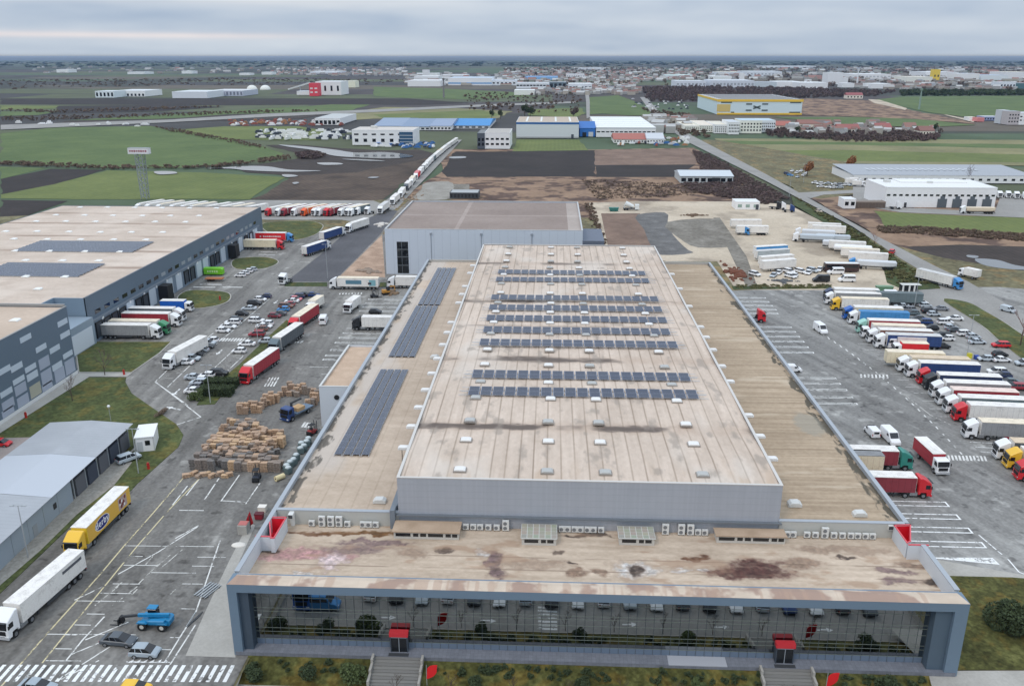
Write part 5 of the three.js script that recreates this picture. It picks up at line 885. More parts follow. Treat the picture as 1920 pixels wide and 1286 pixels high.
[[330, 262], [500, 260], [660, 262]].forEach(([u, v], i) => place(van(['left', 'middle', 'right'][i] + ' one of three white vans parked behind the far trucks of the right yard', 'white', { group: 'white vans behind the far trucks' }), Z5(u, v), D5[0], D5[1], -1));
place(semi('trailer with grey blue tarpaulin standing behind the yellow tractor', { side: 'slate', roof: 'slate', board: 'slate' }), Z5(560, 318), D5[0], D5[1], -1);
// at the docks of the right wing
place(semi('green cab truck with dark red trailer backed onto the right dock', { cab: 'teal', side: 'maroon', roof: 'white' }), G(1711, 884), 1, 0.02, 1);
place(semi('grey low roofed trailer between the two dark red trailers at the right dock', { side: 'beige', roof: 'grey', low: true }), G(1684, 893), 1, 0.02, 1);
place(semi('red cab truck with dark red trailer backed onto the right dock, nearest to the office', { cab: 'red', side: 'maroon', roof: 'white' }), G(1746, 936), 1, 0.02, 1);
place(boxTruck('red box truck with white cab driving toward the camera beside the right dock', { cab: 'white', side: 'dred', len: 7.6 }), G(1755, 893), 0.06, 1, 1);
place(van('small white van seen from behind in the right yard, beside the long white van', 'white', { small: true }), G(1627, 807), -0.05, -1, 0);
place(van('long white panel van facing the camera in the right yard', 'white'), G(1681, 838), 0.08, 1, 0);
place(van('white delivery van with raised box driving across the right yard', 'white'), G(1547, 628), 0.16, 1, 0);
place(van('white van nose visible beside the right wing parapet', 'white', { small: true }), G(1503, 697), 1, 0, 0);
place(semi('dark red tractor unit backed onto the far right dock', { cab: 'red', side: null }), G(1436, 606), 1, 0, 1);
// cars behind the trucks and along the grass
{
  const cs = ['sky', 'silver', 'grey', 'slate', 'dgrey', 'dblue', 'black', 'silver', 'black', 'white', 'silver', 'black', 'silver', 'dgrey', 'white', 'navy', 'slate', 'dred', 'navy'];
  [[800, 290], [850, 330], [900, 360], [940, 388], [985, 432], [1035, 466], [1095, 512], [1130, 534], [1190, 580], [1225, 600], [1265, 640], [1320, 668], [1545, 770], [1565, 836], [1640, 880], [1690, 910], [1740, 962], [1800, 1010], [1862, 1050]].forEach(([u, v], i) => { const k = ['hatch', 'sedan', 'suv'][(i * 7) % 3]; car(k, cs[i], cName[cs[i]] + ' ' + kName[k] + ' parked behind the right yard trailers, ' + ordinal[i] + ' from the far end', Z5(u, v + 12), D5[0], D5[1], { far: true, group: 'cars parked behind the right trailers' }); });
  const c2 = ['dgrey', 'white', 'silver', 'grey', 'black', 'silver', 'white', 'white', 'silver', 'dgrey', 'white', 'silver', 'silver', 'red', 'black', 'white', 'silver'];
  [[1085, 290], [1125, 308], [1150, 328], [1172, 352], [1200, 376], [1222, 400], [1290, 434], [1340, 470], [1372, 512], [1430, 532], [1515, 566], [1560, 588], [1620, 632], [1672, 660], [1790, 736], [1832, 782], [1870, 812]].forEach(([u, v], i) => { const k = ['sedan', 'hatch', 'suv'][(i * 5) % 3]; car(k, c2[i], cName[c2[i]] + ' ' + kName[k] + ' parked along the right grass verge, ' + ordinal[i] + ' from the junction', Z5(u, v + 10), D5[0], D5[1], { far: true, group: 'cars parked along the right verge' }); });
}
// on the right hand road
place(semi('blue cab truck with grey trailer driving along the right road', { cab: 'sky', side: 'lgrey', roof: 'lgrey', board: 'lgrey' }), G(1802, 544), 0.52, 0.86, 0);
place(boxTruck('white box truck following behind the blue cab truck on the right road', { cab: 'white', side: 'white', len: 5 }), G(1800, 517), -0.52, -0.86, 0);
car('suv', 'red', 'red car driving away on the right hand road', G(1684, 475), -0.5, -0.86, { name: 'car', far: true });
place(van('white car transporter van with dusty rear on the right hand road', 'silver', { small: true }), G(1904, 588), 0.5, 0.86, 0);
car('hatch', 'beige', 'small beige car on the right hand road by the sandy yard', G(1535, 398), 0.5, 0.86, { name: 'car', far: true });

// ---------------------------------------------------------------- gravel yard: loose trailers, minibuses, cars
{
  const T = (l, o, px, py, hx, hz, s = 0) => place(semi(l, o), G(px, py), hx, hz, s);
  const g = { group: 'trailers stored in the gravel yard' };
  T('white box trailer farthest back on the left of the gravel yard', { side: 'white', roof: 'white', far: true, ...g }, 1358, 428, -1, 0.05);
  T('white trailer with grey lower edge behind the blue tractor in the gravel yard', { side: 'lgrey', roof: 'white', far: true, ...g }, 1368, 440, -1, 0.02);
  place(semi('blue tractor unit parked in front of the white trailers of the gravel yard', { cab: 'sky', side: null }), G(1406, 441), 0.9, 0.4, 0);
  T('white roofed blue trailer on the left side of the gravel yard', { side: 'sky', roof: 'white', far: true, ...g }, 1402, 482, -0.95, 0.3);
  T('pale blue panelled trailer in front of the blue one in the gravel yard', { side: 'lblue', roof: 'lgrey', far: true, ...g }, 1404, 490, -0.95, 0.3);
  T('white box trailer behind another white box trailer at the left of the gravel yard', { side: 'white', roof: 'white', far: true, ...g }, 1412, 502, -0.94, 0.34);
  T('large white box trailer nearest to the parked cars in the gravel yard', { side: 'white', roof: 'white', ...g }, 1418, 512, -0.94, 0.34, -1);
  const rt = [['white truck with silver tipping trailer, first in the right group of the gravel yard', { cab: 'white', side: 'lgrey', kind: 'tipper' }, 1490, 443], ['white tractor with silver tipping trailer beside the yellow sand', { cab: 'white', side: 'silver', kind: 'tipper' }, 1486, 452], ['silver tipping trailer without tractor in the right group of the gravel yard', { side: 'silver', kind: 'tipper' }, 1516, 452], ['long silver tipping trailer with rounded edges in the gravel yard', { side: 'lgrey', kind: 'tipper' }, 1528, 464], ['white rounded silo trailer in the gravel yard', { side: 'white', kind: 'round' }, 1550, 474], ['white box trailer beside the rounded silo trailer in the gravel yard', { side: 'white', roof: 'white' }, 1576, 490], ['blue cab tipper with grey trailer nearest the bushes of the gravel yard', { cab: 'sky', side: 'lgrey', kind: 'tipper' }, 1590, 502]];
  rt.push(['white box trailer behind the silver tipping trailers of the gravel yard', { side: 'white', roof: 'white' }, 1502, 433], ['pale box trailer squeezed between two silver tipping trailers', { side: 'lgrey', roof: 'white' }, 1540, 468], ['white trailer with cream roof beside the rounded silo trailer', { side: 'white', roof: 'cream' }, 1562, 482], ['long white trailer behind the farthest trucks of the gravel yard', { side: 'white', roof: 'white' }, 1510, 438]);
  for (const [l, o, x, y] of rt) T(l, { ...o, far: true, ...g }, x, y, -0.97, -0.22);
  [[1450, 514, 'white'], [1430, 517, 'white'], [1440, 519, 'silver'], [1494, 512, 'white'], [1506, 514, 'white'], [1516, 512, 'white'], [1527, 508, 'white'], [1538, 510, 'silver'], [1480, 520, 'white'], [1497, 521, 'white']].forEach(([x, y, c], i) => car(['hatch', 'suv'][i % 2], c, cName[c] + ' ' + kName[['hatch', 'suv'][i % 2]] + ' in the crowded corner of the gravel yard, ' + ordinal[i] + ' of its cluster', G(x, y), i % 2 ? -0.6 : 0.5, i % 2 ? 0.8 : 0.86, { far: true, group: 'cars in the corner of the gravel yard' }));
  place(van('dark minibus in front of the other minibuses of the gravel yard', 'black', { windows: true }), G(1524, 528), -1, 0, 0); place(van('white minibus with dark windows nearest to the green container', 'white', { windows: true }), G(1572, 528), -1, 0, 0);
  place(van('white minibus in the second line of the gravel yard', 'white', { windows: true }), G(1552, 514), -1, 0.05, 0);
  // coach: long, dark windows, white roof
  const t = thing('coach', 'long white roofed coach with dark windows in the gravel yard', 'bus', G(1545, 509)); t.rotation.y = Math.PI;
  part('body', slab([[0, 0.4], [0.05, 2.9], [0.3, 3.15], [11.8, 3.2], [12, 2.9], [12, 0.4]].map(([x, y]) => [-x, y]), 2.5, 0.12), mat(70, 50, 48, 0.4), t); part('side_windows', [box(11, 1.0, 2.52, -6, 2.2, 0)], M.glassCar, t); part('roof', [box(11.6, 0.12, 2.4, -6, 3.22, 0)], mat(232, 232, 230, 0.5), t); part('windscreen', [box(0.05, 1.5, 2.2, 0.01, 2.0, 0)], M.glassCar, t); addWheels(t, [-2.5, -8.8], 1.05, true);
  for (const [l, c, x, y, hx, hz] of [['black and white tractor unit by the white portable office', 'black', 1465, 392, 1, 0.15], ['white and blue tractor unit by the white portable office', 'dblue', 1490, 398, 1, 0.15], ['white tractor unit behind the tractors by the portable office', 'white', 1474, 393, 1, 0.15]]) place(semi(l, { cab: c, side: null, far: true }), G(x, y), hx, hz, 0);
}
// ---------------------------------------------------------------- left warehouse docks, noses to the right
{
  const T = (l, o, px, py, hx = 1, hz = 0.0, s = 1) => place(semi(l, o), G(px, py), hx, hz, s);
  T('white cab truck with long grey trailer, nearest at the left docks', { cab: 'white', side: 'grey', roof: 'white' }, 298, 637);
  T('light green cab truck with pale trailer at the left docks', { cab: 'green', side: 'lgrey', roof: 'cream' }, 314, 629);
  T('white cab truck with dark red trailer at the left docks', { cab: 'white', side: 'dred', roof: 'white' }, 335, 614);
  T('white cab truck with grey sided trailer between red trailer and blue truck', { cab: 'white', side: 'slate', roof: 'white' }, 343, 604);
  place(boxTruck('white cab truck with bright blue box backed onto the left dock', { cab: 'white', side: [24, 88, 178], len: 7.2 }), G(358, 586), 1, 0, 1);
  const r = T('blue cab truck with bright red trailer at the far left dock', { cab: 'sky', side: 'red', roof: 'white', pleats: false }, 548, 455);
  part('lettering', [...Array(9)].map((_, i) => box(0.62, 0.5 + 0.12 * (i % 3 === 0), 0.03, -11.8 + i * 0.85, 2.5, 1.27)), mat(236, 226, 226, 0.6), r); part('emblem', [box(0.6, 0.6, 0.03, -13.2, 2.5, 1.27)], mat(236, 226, 226, 0.6), r);
  T('red cab truck with dusty pale trailer at the far left dock', { cab: 'red', side: 'beige', roof: 'cream' }, 530, 469);
  place(semi('white truck with long white trailer parked beside the left lawn', { cab: 'white', side: 'white', roof: 'white', board: 'white' }), G(312, 695), -0.20, 1, 0);
  const lm = thing('waste_compactor', 'lime green waste container with dark tank at the left docks', 'container', G(384, 515)); part('body', slab([[0, 0.4], [0, 2.6], [6.2, 2.6], [6.6, 2.2], [6.6, 0.4]], 2.4, 0.08), mat(120, 198, 40, 0.5), lm); part('tank', [box(4.5, 2.2, 2.2, -2.6, 1.3, 0)], mat(40, 70, 82, 0.6), lm); part('lettering', [0, 1, 2, 3, 4].map(i => box(0.5, 0.7, 0.03, 1.6 + i * 0.8, 1.5, 1.21)), mat(210, 236, 170, 0.6), lm);
  const dk = ['white', 'white', 'silver', 'white']; [[444, 511], [437, 515], [452, 508], [430, 519]].forEach(([x, y], i) => car('hatch', dk[i], cName[dk[i]] + ' hatchback on the short stay bays by the far left dock, ' + ordinal[i] + ' from the road', G(x, y), 1, -0.05, { far: true, group: 'cars by the far left dock' }));
  const fl = thing('trailer', 'rusty orange flat trailer standing by the left docks', 'trailer', G(402, 527)); part('bed', [box(6, 0.3, 2.3, 0, 1.0, 0)], mat(176, 112, 72, 0.8), fl); part('frame', [box(5.4, 0.25, 0.9, 0, 0.7, 0)], M.darkGrey, fl); addWheels(fl, [-1.8, -0.6], 0.95, true);
  // trucks queueing along the strip between the car parks
  T('red cab truck with red trailer first in the queue beside the pallet yard', { cab: 'red', side: 'dred', roof: 'white' }, 457, 722, -0.16, 1, 0);
  T('teal grey cab truck with dark grey trailer second in the queue beside the pallet yard', { cab: 'slate', side: 'dgrey', roof: 'white' }, 511, 666, -0.16, 1, 0);
  T('red cab truck with dark red trailer third in the queue beside the pallet yard', { cab: 'red', side: 'dred', roof: 'cream' }, 548, 624, -0.14, 1, 0);
  place(boxTruck('white truck with cream box last in the queue beside the pallet yard', { cab: 'white', side: 'cream', len: 6.4, roof: 'cream' }), G(580, 588), -0.16, 1, 0);
  place(boxTruck('white box truck driving toward the camera past the left docks', { cab: 'white', side: 'white', len: 6.8 }), G(650, 589), -0.16, 1, 0);
  place(van('white box van driving away in the middle of the left yard', 'white'), G(609, 600), -0.12, -1, 0);
  T('black cab truck with grey trailer backed onto the left wing dock', { cab: 'black', side: 'lgrey', roof: 'white' }, 660, 620, -1, 0, -1);
  car('hatch', 'black', 'black hatchback parked on the striped bays by the left wing', G(727, 588), -1, 0, { far: true });
  const tr = T('white cab truck with blue banner on pale grey trailer, crossing before the new tarmac', { cab: 'white', side: 'lgrey', roof: 'cream', pleats: false }, 617, 543, -1, 0, -1);
  part('banner', [box(5.2, 1.3, 0.03, -8.2, 2.6, -1.27)], mat(92, 132, 150, 0.6), tr); part('picture', [box(2.2, 2.0, 0.03, -14.4, 2.4, -1.27)], mat(132, 178, 186, 0.6), tr); part('emblem', [box(1.1, 0.7, 0.03, -13.5, 2.2, -1.29)], mat(70, 60, 70, 0.6), tr);
  T('white truck with plain white trailer half hidden by the left wing', { cab: 'white', side: 'white', roof: 'white', board: 'white', pleats: false }, 726, 541, -1, 0, -1);
  // waiting line on the new tarmac, seen from behind or from the front
  T('blue trailer truck seen from behind, nearest on the new tarmac', { cab: 'white', side: 'dblue', roof: 'white', rear: 'white', len: 9 }, 616, 466, 0.36, -1, 0);
  T('blue sided trailer truck ahead of the other blue one on the new tarmac', { cab: 'white', side: 'dblue', roof: 'white', rear: 'white' }, 644, 440, 0.36, -1, 0);
  T('white truck driving toward the camera on the new tarmac', { cab: 'white', side: 'lgrey', roof: 'white' }, 651, 437, -0.36, 1, 0);
  place(semi('white tractor unit standing alone at the corner of the new tarmac', { cab: 'white', side: null }), G(527, 535), -0.3, 1, 0);
}
// cars of the left car park: two lines
{
  const Zc = (u, v) => G(280 + 0.1866 * u, 520 + 0.1866 * v + 3);
  const A = [[1165, 192, 'navy'], [1112, 222, 'white'], [1055, 262, 'black'], [1000, 312, 'silver'], [930, 366, 'black'], [870, 425, 'dgrey'], [835, 458, 'white'], [790, 495, 'white'], [740, 536, 'white'], [625, 636, 'white'], [580, 664, 'silver'], [560, 694, 'black'], [520, 732, 'silver'], [465, 772, 'black'], [420, 820, 'silver'], [352, 858, 'white']];
  A.forEach(([u, v, c], i) => { const k = ['hatch', 'sedan', 'suv', 'hatch'][(i * 3) % 4]; car(k, c, cName[c] + ' ' + kName[k] + ' in the left line of the car park, ' + ordinal[i] + ' from the far end', Zc(u, v), i % 3 ? 1 : -1, 0.03, { group: 'cars in the left line of the car park' }); });
  const B = [[1640, 176, 'dblue'], [1535, 178, 'black'], [1490, 196, 'navy'], [1472, 218, 'pink'], [1430, 238, 'white'], [1402, 272, 'dred'], [1372, 292, 'brown'], [1345, 322, 'sky'], [1302, 366, 'dgrey'], [1258, 388, 'maroon'], [1230, 440, 'white'], [1182, 468, 'white'], [1150, 492, 'white'], [1125, 522, 'brown'], [1080, 576, 'dred'], [1022, 642, 'silver'], [978, 672, 'white'], [900, 744, 'white'], [695, 968, 'black'], [575, 992, 'white'], [640, 1012, 'silver'], [545, 1034, 'white'], [505, 1068, 'silver'], [465, 1102, 'grey'], [450, 1148, 'white']];
  B.forEach(([u, v, c], i) => { const k = ['sedan', 'hatch', 'suv', 'hatch'][(i * 3) % 4]; car(k, c, cName[c] + ' ' + kName[k] + ' in the right line of the car park, ' + ordinal[i] + ' from the far end', Zc(u, v), i % 3 ? -1 : 1, 0.03, { group: 'cars in the right line of the car park' }); });
  const N = (u, v) => G(0.2566 * u, 956 + 0.2566 * v);
  car('sedan', 'dgrey', 'dark grey saloon parked beside the pale blue hatchback by the crossing', N(1120, 985), -1, 0.06);
  car('hatch', 'lblue', 'pale blue hatchback parked nearest the zebra crossing', N(1060, 1062), 1, 0.02);
  car('sedan', 'lblue', 'pale blue saloon cut by the lower picture edge', N(270, 1322), 1, 0.1, { name: 'car' });
  car('hatch', 'yellow', 'yellow car cut by the lower picture edge on the crossing', N(985, 1338), 1, 0.0, { name: 'car' });
  car('suv', 'silver', 'silver estate car parked between the grey shed and the white cabin', G(240, 865), 0.62, -0.8);
  car('hatch', 'red', 'red car cut by the left picture edge behind the grey shed', G(2, 836), 1, 0);
}
// the two big trucks in the lower left corner
{
  const t = semi('yellow truck with yellow trailer and white roof driving toward the camera at lower left', { cab: 'yellow', side: [232, 176, 52], roof: 'white', board: 'yellow', pleats: false, rear: 'yellow' });
  place(t, G(135, 1050), -0.02, 1, 0);
  const cv = document.createElement('canvas'); cv.width = 1024; cv.height = 210; const x = cv.getContext('2d');
  x.fillStyle = '#e3b24a'; x.fillRect(0, 0, 1024, 210);
  x.fillStyle = '#2a2f78'; x.beginPath(); x.ellipse(330, 108, 165, 78, 0, 0, 7); x.fill();
  x.strokeStyle = '#f4f2ee'; x.lineWidth = 8; x.beginPath(); x.ellipse(330, 108, 165, 78, 0, 0, 7); x.stroke();
  x.fillStyle = '#f4f2ee'; x.font = 'bold 112px sans-serif'; x.textAlign = 'center'; x.textBaseline = 'middle'; x.fillText('derby', 330, 104);
  x.fillStyle = '#b8a09a'; x.fillRect(730, 20, 210, 170); x.fillStyle = '#7a3a34'; for (const [a, b, r] of [[780, 70, 30], [850, 120, 36], [900, 60, 24], [800, 150, 26]]) { x.beginPath(); x.arc(a, b, r, 0, 7); x.fill(); } x.fillStyle = '#f2ece4'; for (const [a, b, r] of [[820, 84, 20], [875, 152, 20], [770, 116, 15]]) { x.beginPath(); x.arc(a, b, r, 0, 7); x.fill(); }
  const tx = new THREE.CanvasTexture(cv); tx.colorSpace = THREE.SRGBColorSpace;
  const g = new THREE.PlaneGeometry(13.3, 2.66); g.rotateY(Math.PI); g.translate(-9.55, 2.5, -1.262);
  part('side_print', g, new THREE.MeshStandardMaterial({ map: tx, roughness: 0.6 }), t);
  const w = semi('long white truck at the lower left picture edge, nearest vehicle of all', { cab: 'white', side: 'white', roof: 'white', board: 'white', pleats: false, rear: 'white' }); place(w, G(2, 1204), -0.12, 1, 0);
  part('lettering', [box(4.2, 0.42, 0.03, -13.4, 3.2, -1.265)], mat(90, 92, 98, 0.6), w);
}
// ---------------------------------------------------------------- lorry park behind the left warehouse and the queue on the field road
{
  const rowC = ['white', 'white', 'white', 'white', 'white', 'white', 'white', 'white', 'white', 'white', 'maroon', 'white', 'dred', 'white', 'orange', 'white', 'white', 'red', 'dred', 'white', 'white'];
  const xs = [252, 270, 290, 315, 335, 352, 380, 405, 425, 450, 496, 515, 526, 545, 564, 583, 592, 606, 613, 633, 646];
  xs.forEach((x, i) => { const cabC = i === 10 ? 'red' : rowC[i], rf = ['white', 'white', 'cream'][i % 3]; place(semi((cName[cabC] || cabC) + ' cab truck in the lorry park behind the left warehouse, ' + ordinal[i] + ' from the left', { cab: cabC, side: i < 10 ? 'lgrey' : (['lgrey', 'slate', 'maroon', 'white', 'orange', 'lgrey', 'white', 'red', 'maroon', 'slate', 'slate'][i - 10]), roof: rf, far: true, group: 'trucks in the lorry park behind the left warehouse' }), G(x + 3, 406 - Math.max(0, 10 - i) * 0.9), -0.55, 1, 0); });
  [[655, 406], [667, 404], [686, 403]].forEach(([x, y], i) => place(semi('white tractor unit without trailer at the right end of the lorry park, ' + ordinal[i] + ' of three', { cab: 'white', side: null, far: true, group: 'tractor units at the end of the lorry park' }), G(x, y), -0.5, 1, 0));
  // the tail back
  const q = [[712, 402], [735, 385], [750, 372], [761, 358], [770, 348], [779, 337], [786, 329], [793, 322], [799, 315], [804, 309.5], [809, 304.5], [814, 300], [818.5, 296], [823, 292], [827.5, 288.5], [831.5, 285], [835, 282], [839, 279], [842.5, 276.5], [846, 274], [849, 271.8], [852, 269.5]];
  const qc = ['lgrey', 'white', 'white', 'white', 'cream', 'red', 'white', 'white', 'white', 'white', 'slate', 'white', 'white', 'cream', 'white', 'white', 'lgrey', 'white', 'white', 'white', 'white', 'white'];
  q.forEach(([x, y], i) => { const a = G(x, y), b = i + 1 < q.length ? G(...q[i + 1]) : G(855, 267.3), d = b.clone().sub(a).setY(0).normalize(); place(semi(qc[i].replace('lgrey', 'light grey').replace('slate', 'slate grey') + ' trailer truck in the queue on the field road, ' + ordinal[i] + ' from the near end', { cab: i % 4 === 3 ? 'dgrey' : 'white', side: qc[i], roof: qc[i] === 'red' ? 'pink' : qc[i] === 'slate' ? 'lgrey' : qc[i], rear: qc[i], far: true, group: 'trucks queueing on the field road' }), a, -d.x, -d.z, 0); });
}
// ---------------------------------------------------------------- painted markings on the yards
const mark = (m, ...g) => { const o = shadows(new THREE.Mesh(merge(g.flat()), m)); o.name = 'road_marking'; return o; };
function lines(parent, m, w, y, list) { for (const [a, b, c, d] of list) { const p = G(a, b), q = G(c, d); parent.add(mark(m, line2(p.x, p.z, q.x, q.z, w, y))); } }
{
  const L = yardLeft, y = 0.006;
  const Z = (x0, y0, s) => ([a, b, c, d]) => [x0 + a * s, y0 + b * s, x0 + c * s, y0 + d * s];
  const z2 = Z(0, 956, 0.2566), z3 = Z(320, 680, 0.2566), z4 = Z(280, 520, 0.1866), z5 = Z(0, 640, 0.2566);
  lines(L, M.paintYellow, 0.22, y, [[0, 1288, 87, 1188], [87, 1188, 144, 1125], [144, 1125, 190, 1073], [190, 1073, 232, 1023], [232, 1023, 287, 961], [287, 961, 342, 897]]);
  lines(L, M.paintYellow, 0.2, y + 0.004, [[78, 1243, 131, 1177], [131, 1177, 205, 1087], [205, 1087, 257, 1023], [257, 1023, 316, 956], [316, 956, 380, 890]]);
  lines(L, M.paint, 0.2, y, [[308, 1241, 367, 1146], [367, 1146, 412, 1013], [318, 1246, 366, 1171]].map(q => q));
  lines(L, M.paint, 0.15, y + 0.008, [[905, 262, 1562, 268], [550, 665, 905, 668], [340, 908, 1000, 912], [330, 1102, 590, 1104], [950, 338, 1040, 340], [900, 404, 1140, 406], [1100, 458, 1430, 462], [820, 540, 1020, 542], [730, 608, 960, 612], [630, 760, 760, 762], [540, 840, 660, 842], [470, 912, 560, 914], [400, 1014, 520, 1016], [1440, 345, 1650, 347], [1400, 410, 1560, 412], [1310, 540, 1480, 542], [1310, 722, 1420, 724], [1240, 932, 1310, 934], [1170, 1020, 1245, 1022]].map(z2));
  lines(L, M.paint, 0.22, y + 0.012, [[860, 470, 1150, 310], [1150, 310, 1440, 125], [540, 660, 750, 560], [620, 950, 935, 820], [510, 1060, 870, 910], [470, 1210, 800, 1000], [440, 1240, 720, 1100], [480, 1100, 600, 950], [600, 950, 760, 780]].map(z2));
  lines(L, M.paintWorn, 0.2, y + 0.016, [[1010, 540, 1150, 400], [1090, 460, 1240, 330], [1180, 420, 1330, 290], [760, 640, 920, 500], [1240, 620, 1300, 560], [960, 620, 1000, 580], [1000, 350, 1130, 330], [690, 700, 860, 560], [1060, 400, 1150, 300], [820, 700, 1000, 560]].map(z2));
  lines(L, M.paint, 0.22, y, [[500, 820, 365, 1012], [350, 845, 245, 1000], [205, 850, 110, 970], [120, 900, 10, 1040], [650, 880, 545, 1032], [370, 1008, 545, 1018], [60, 1078, 240, 1080], [30, 1284, 200, 1190]].map(z3));
  lines(L, M.paint, 0.24, y, [[178, 1102, 400, 890], [400, 890, 840, 530], [840, 530, 1215, 205], [600, 958, 800, 770], [800, 770, 1000, 610], [60, 1045, 230, 880], [230, 880, 640, 560], [50, 1048, 390, 1290], [760, 960, 940, 790], [1020, 560, 1180, 420]].map(z4));
  lines(L, M.paint, 0.26, y + 0.004, [[1465, 553, 1285, 610], [1285, 610, 1230, 622], [1130, 295, 1250, 385], [1250, 385, 1465, 553]].map(z5));
  const bays = []; for (let i = 0; i < 12; i++) { const t = i / 12; bays.push([mix(140, 420, t), mix(1012, 800, t), mix(240, 520, t), mix(1016, 804, t)]); } for (let i = 0; i < 12; i++) { const t = i / 11; bays.push([mix(640, 840, t), mix(930, 762, t), mix(760, 960, t), mix(934, 766, t)]); }
  lines(L, M.paintWorn, 0.16, y + 0.008, bays.map(z4));
  // crossings
  const zebra = (p, q, n, len, w, m = M.paintFresh, dir) => { const a = G(...p), b = G(...q), d = b.clone().sub(a), l = d.length(); d.normalize(); const nx = dir ? dir[0] : -d.z, nz = dir ? dir[1] : d.x; for (let i = 0; i < n; i++) { const x = a.x + d.x * l * (i + 0.5) / n, z = a.z + d.z * l * (i + 0.5) / n; L.add(mark(m, line2(x - nx * len / 2, z - nz * len / 2, x + nx * len / 2, z + nz * len / 2, w, y + 0.02))); } };
  zebra([-14, 1262], [436, 1263], 29, 3.1, 0.5, M.paintFresh, [0, 1]); zebra([411, 637], [459, 637], 9, 2.6, 0.5, M.paint, [0.05, 1]); zebra([541, 640], [568, 641], 5, 2.0, 0.5, M.paint); zebra([634, 551], [680, 550], 8, 1.8, 0.4, M.paint); zebra([498, 716], [520, 716], 4, 6, 0.35, M.paint, [0.1, 1]); zebra([566, 796], [582, 798], 3, 2.6, 0.5, M.paint, [0, 1]);
  for (let i = 0; i < 6; i++) { const p = G(244 + i * 13, 1240); L.add(mark(M.paintFresh, sheet([[p.x - 0.3, p.z + 0.3], [p.x + 0.3, p.z + 0.3], [p.x + 0.3, p.z - 0.4]], y + 0.024))); }
  lines(L, M.paintFresh, 0.18, y + 0.02, [[236, 1241, 318, 1242]]);
  // turning arrows
  const arrow = (px, py, turn, s = 1) => { const p = G(px, py), g = merge([sheet([[-0.12, 1.4], [0.12, 1.4], [0.12, -0.6], [-0.12, -0.6]], 0), sheet([[-0.5, -0.6], [0.5, -0.6], [0, -1.7]], 0.004)]); g.scale(s, 1, s); const o = mark(M.paintFresh, g); o.position.set(p.x, y + 0.02, p.z); o.rotation.y = turn; L.add(o); };
  arrow(330, 735, Math.PI, 1.4); arrow(326, 766, 1.2, 1.3); arrow(475, 603, Math.PI, 1.3); arrow(411, 660, Math.PI, 1.3); arrow(517, 566, Math.PI, 1.2);
  // dock bays of the left wing
  const bay = (pxEnd, py, x0, w, m, yy) => { const e = G(pxEnd, py), d = Math.sign(e.x - x0); L.add(mark(m, line2(x0, e.z - w / 2, e.x, e.z - w / 2, 0.28, yy))); L.add(mark(m, line2(x0, e.z + w / 2, e.x, e.z + w / 2, 0.28, yy))); L.add(mark(m, line2(e.x - d * 0.1, e.z - w / 2 - 0.14, e.x - d * 0.1, e.z + w / 2 + 0.14, 0.3, yy + 0.004))); };
  for (const [u, v] of [[730, 516], [700, 559], [665, 602], [520, 797], [480, 846], [440, 896], [395, 950], [345, 1030], [290, 1090], [262, 1135], [760, 474]]) bay(560 + u * 0.171, 480 + v * 0.171, X0, 0.9, M.paint, y + 0.01);
  for (const [px, py, l] of [[622, 701, 60], [600, 688, 70]]) lines(L, M.paint, 0.2, y + 0.02, [[px - 20, py, px + l * 0.6, py + 1]]);
  for (const [u, v] of [[1130, 610], [1180, 575], [1250, 545], [1480, 575]]) { lines(L, M.paint, 0.8, y + 0.02, [[160 + u * 0.171, 440 + v * 0.171, 160 + (u + 240) * 0.171, 440 + v * 0.171 + 0.4]]); }
  lines(L, M.paint, 0.5, y + 0.02, [[488, 472, 522, 473], [484, 477, 516, 478]]);
  // dock bays of the right wing and lane marks of the right yard
  for (const [u, v] of [[1310, 852], [1335, 880], [1360, 908], [1388, 938], [1402, 966], [1500, 1066], [1530, 1100], [1560, 1136], [1592, 1172], [1624, 1212], [1662, 1252]]) bay(1100 + u * 0.2566, 340 + v * 0.2566, X1, 0.9, M.paintFresh, y + 0.01);
  for (const [u, v] of [[1310, 34], [1340, 70], [1385, 112], [1422, 162], [1452, 204]]) bay(1200 + u * 0.28125, 700 + v * 0.28125, X1, 0.8, M.paint, y + 0.01);
  for (const [u, v] of [[1415, 20], [1490, 105], [1570, 195], [1660, 292]]) bay(1380 + u * 0.28125, 940 + v * 0.28125, X1, 1.5, M.paintFresh, y + 0.01);
  { const a = G(1730, 1045), b = G(1862, 1046), c = G(1876, 1059); L.add(mark(M.paintFresh, sheet([[a.x, a.z], [b.x, b.z], [c.x, c.z]], y + 0.02))); }
  lines(L, M.paintFresh, 0.22, y + 0.02, [[1888, 1045, 1912, 1073], [1912, 1073, 1960, 1090], [1836, 1003, 1880, 1040]]);
  zebra([1612, 705], [1668, 706], 8, 2.4, 0.4, M.paint, [-0.3, 1]); zebra([1770, 858], [1852, 860], 12, 2.2, 0.36, M.paint, [-0.3, 1]);
  const lanes = []; for (let i = 0; i < 26; i++) { const t = i / 25; lanes.push([mix(1530, 1812, t), mix(618, 860, t * t * 0.3 + t * 0.7), mix(1530, 1812, t) + 4, mix(618, 860, t * t * 0.3 + t * 0.7) + 4.5]); }
  lines(L, M.paint, 0.3, y + 0.02, lanes);
  const dv = []; for (const [u, v] of [[245, 350], [330, 440], [390, 490], [455, 560], [545, 640], [600, 690], [700, 770], [800, 890], [870, 940], [940, 1000], [1010, 1050], [1080, 1115], [1140, 1180], [1200, 1245]]) dv.push([1500 + (u - 60) * 0.2256, 500 + v * 0.2256, 1500 + (u + 40) * 0.2256, 500 + (v + 2) * 0.2256]);
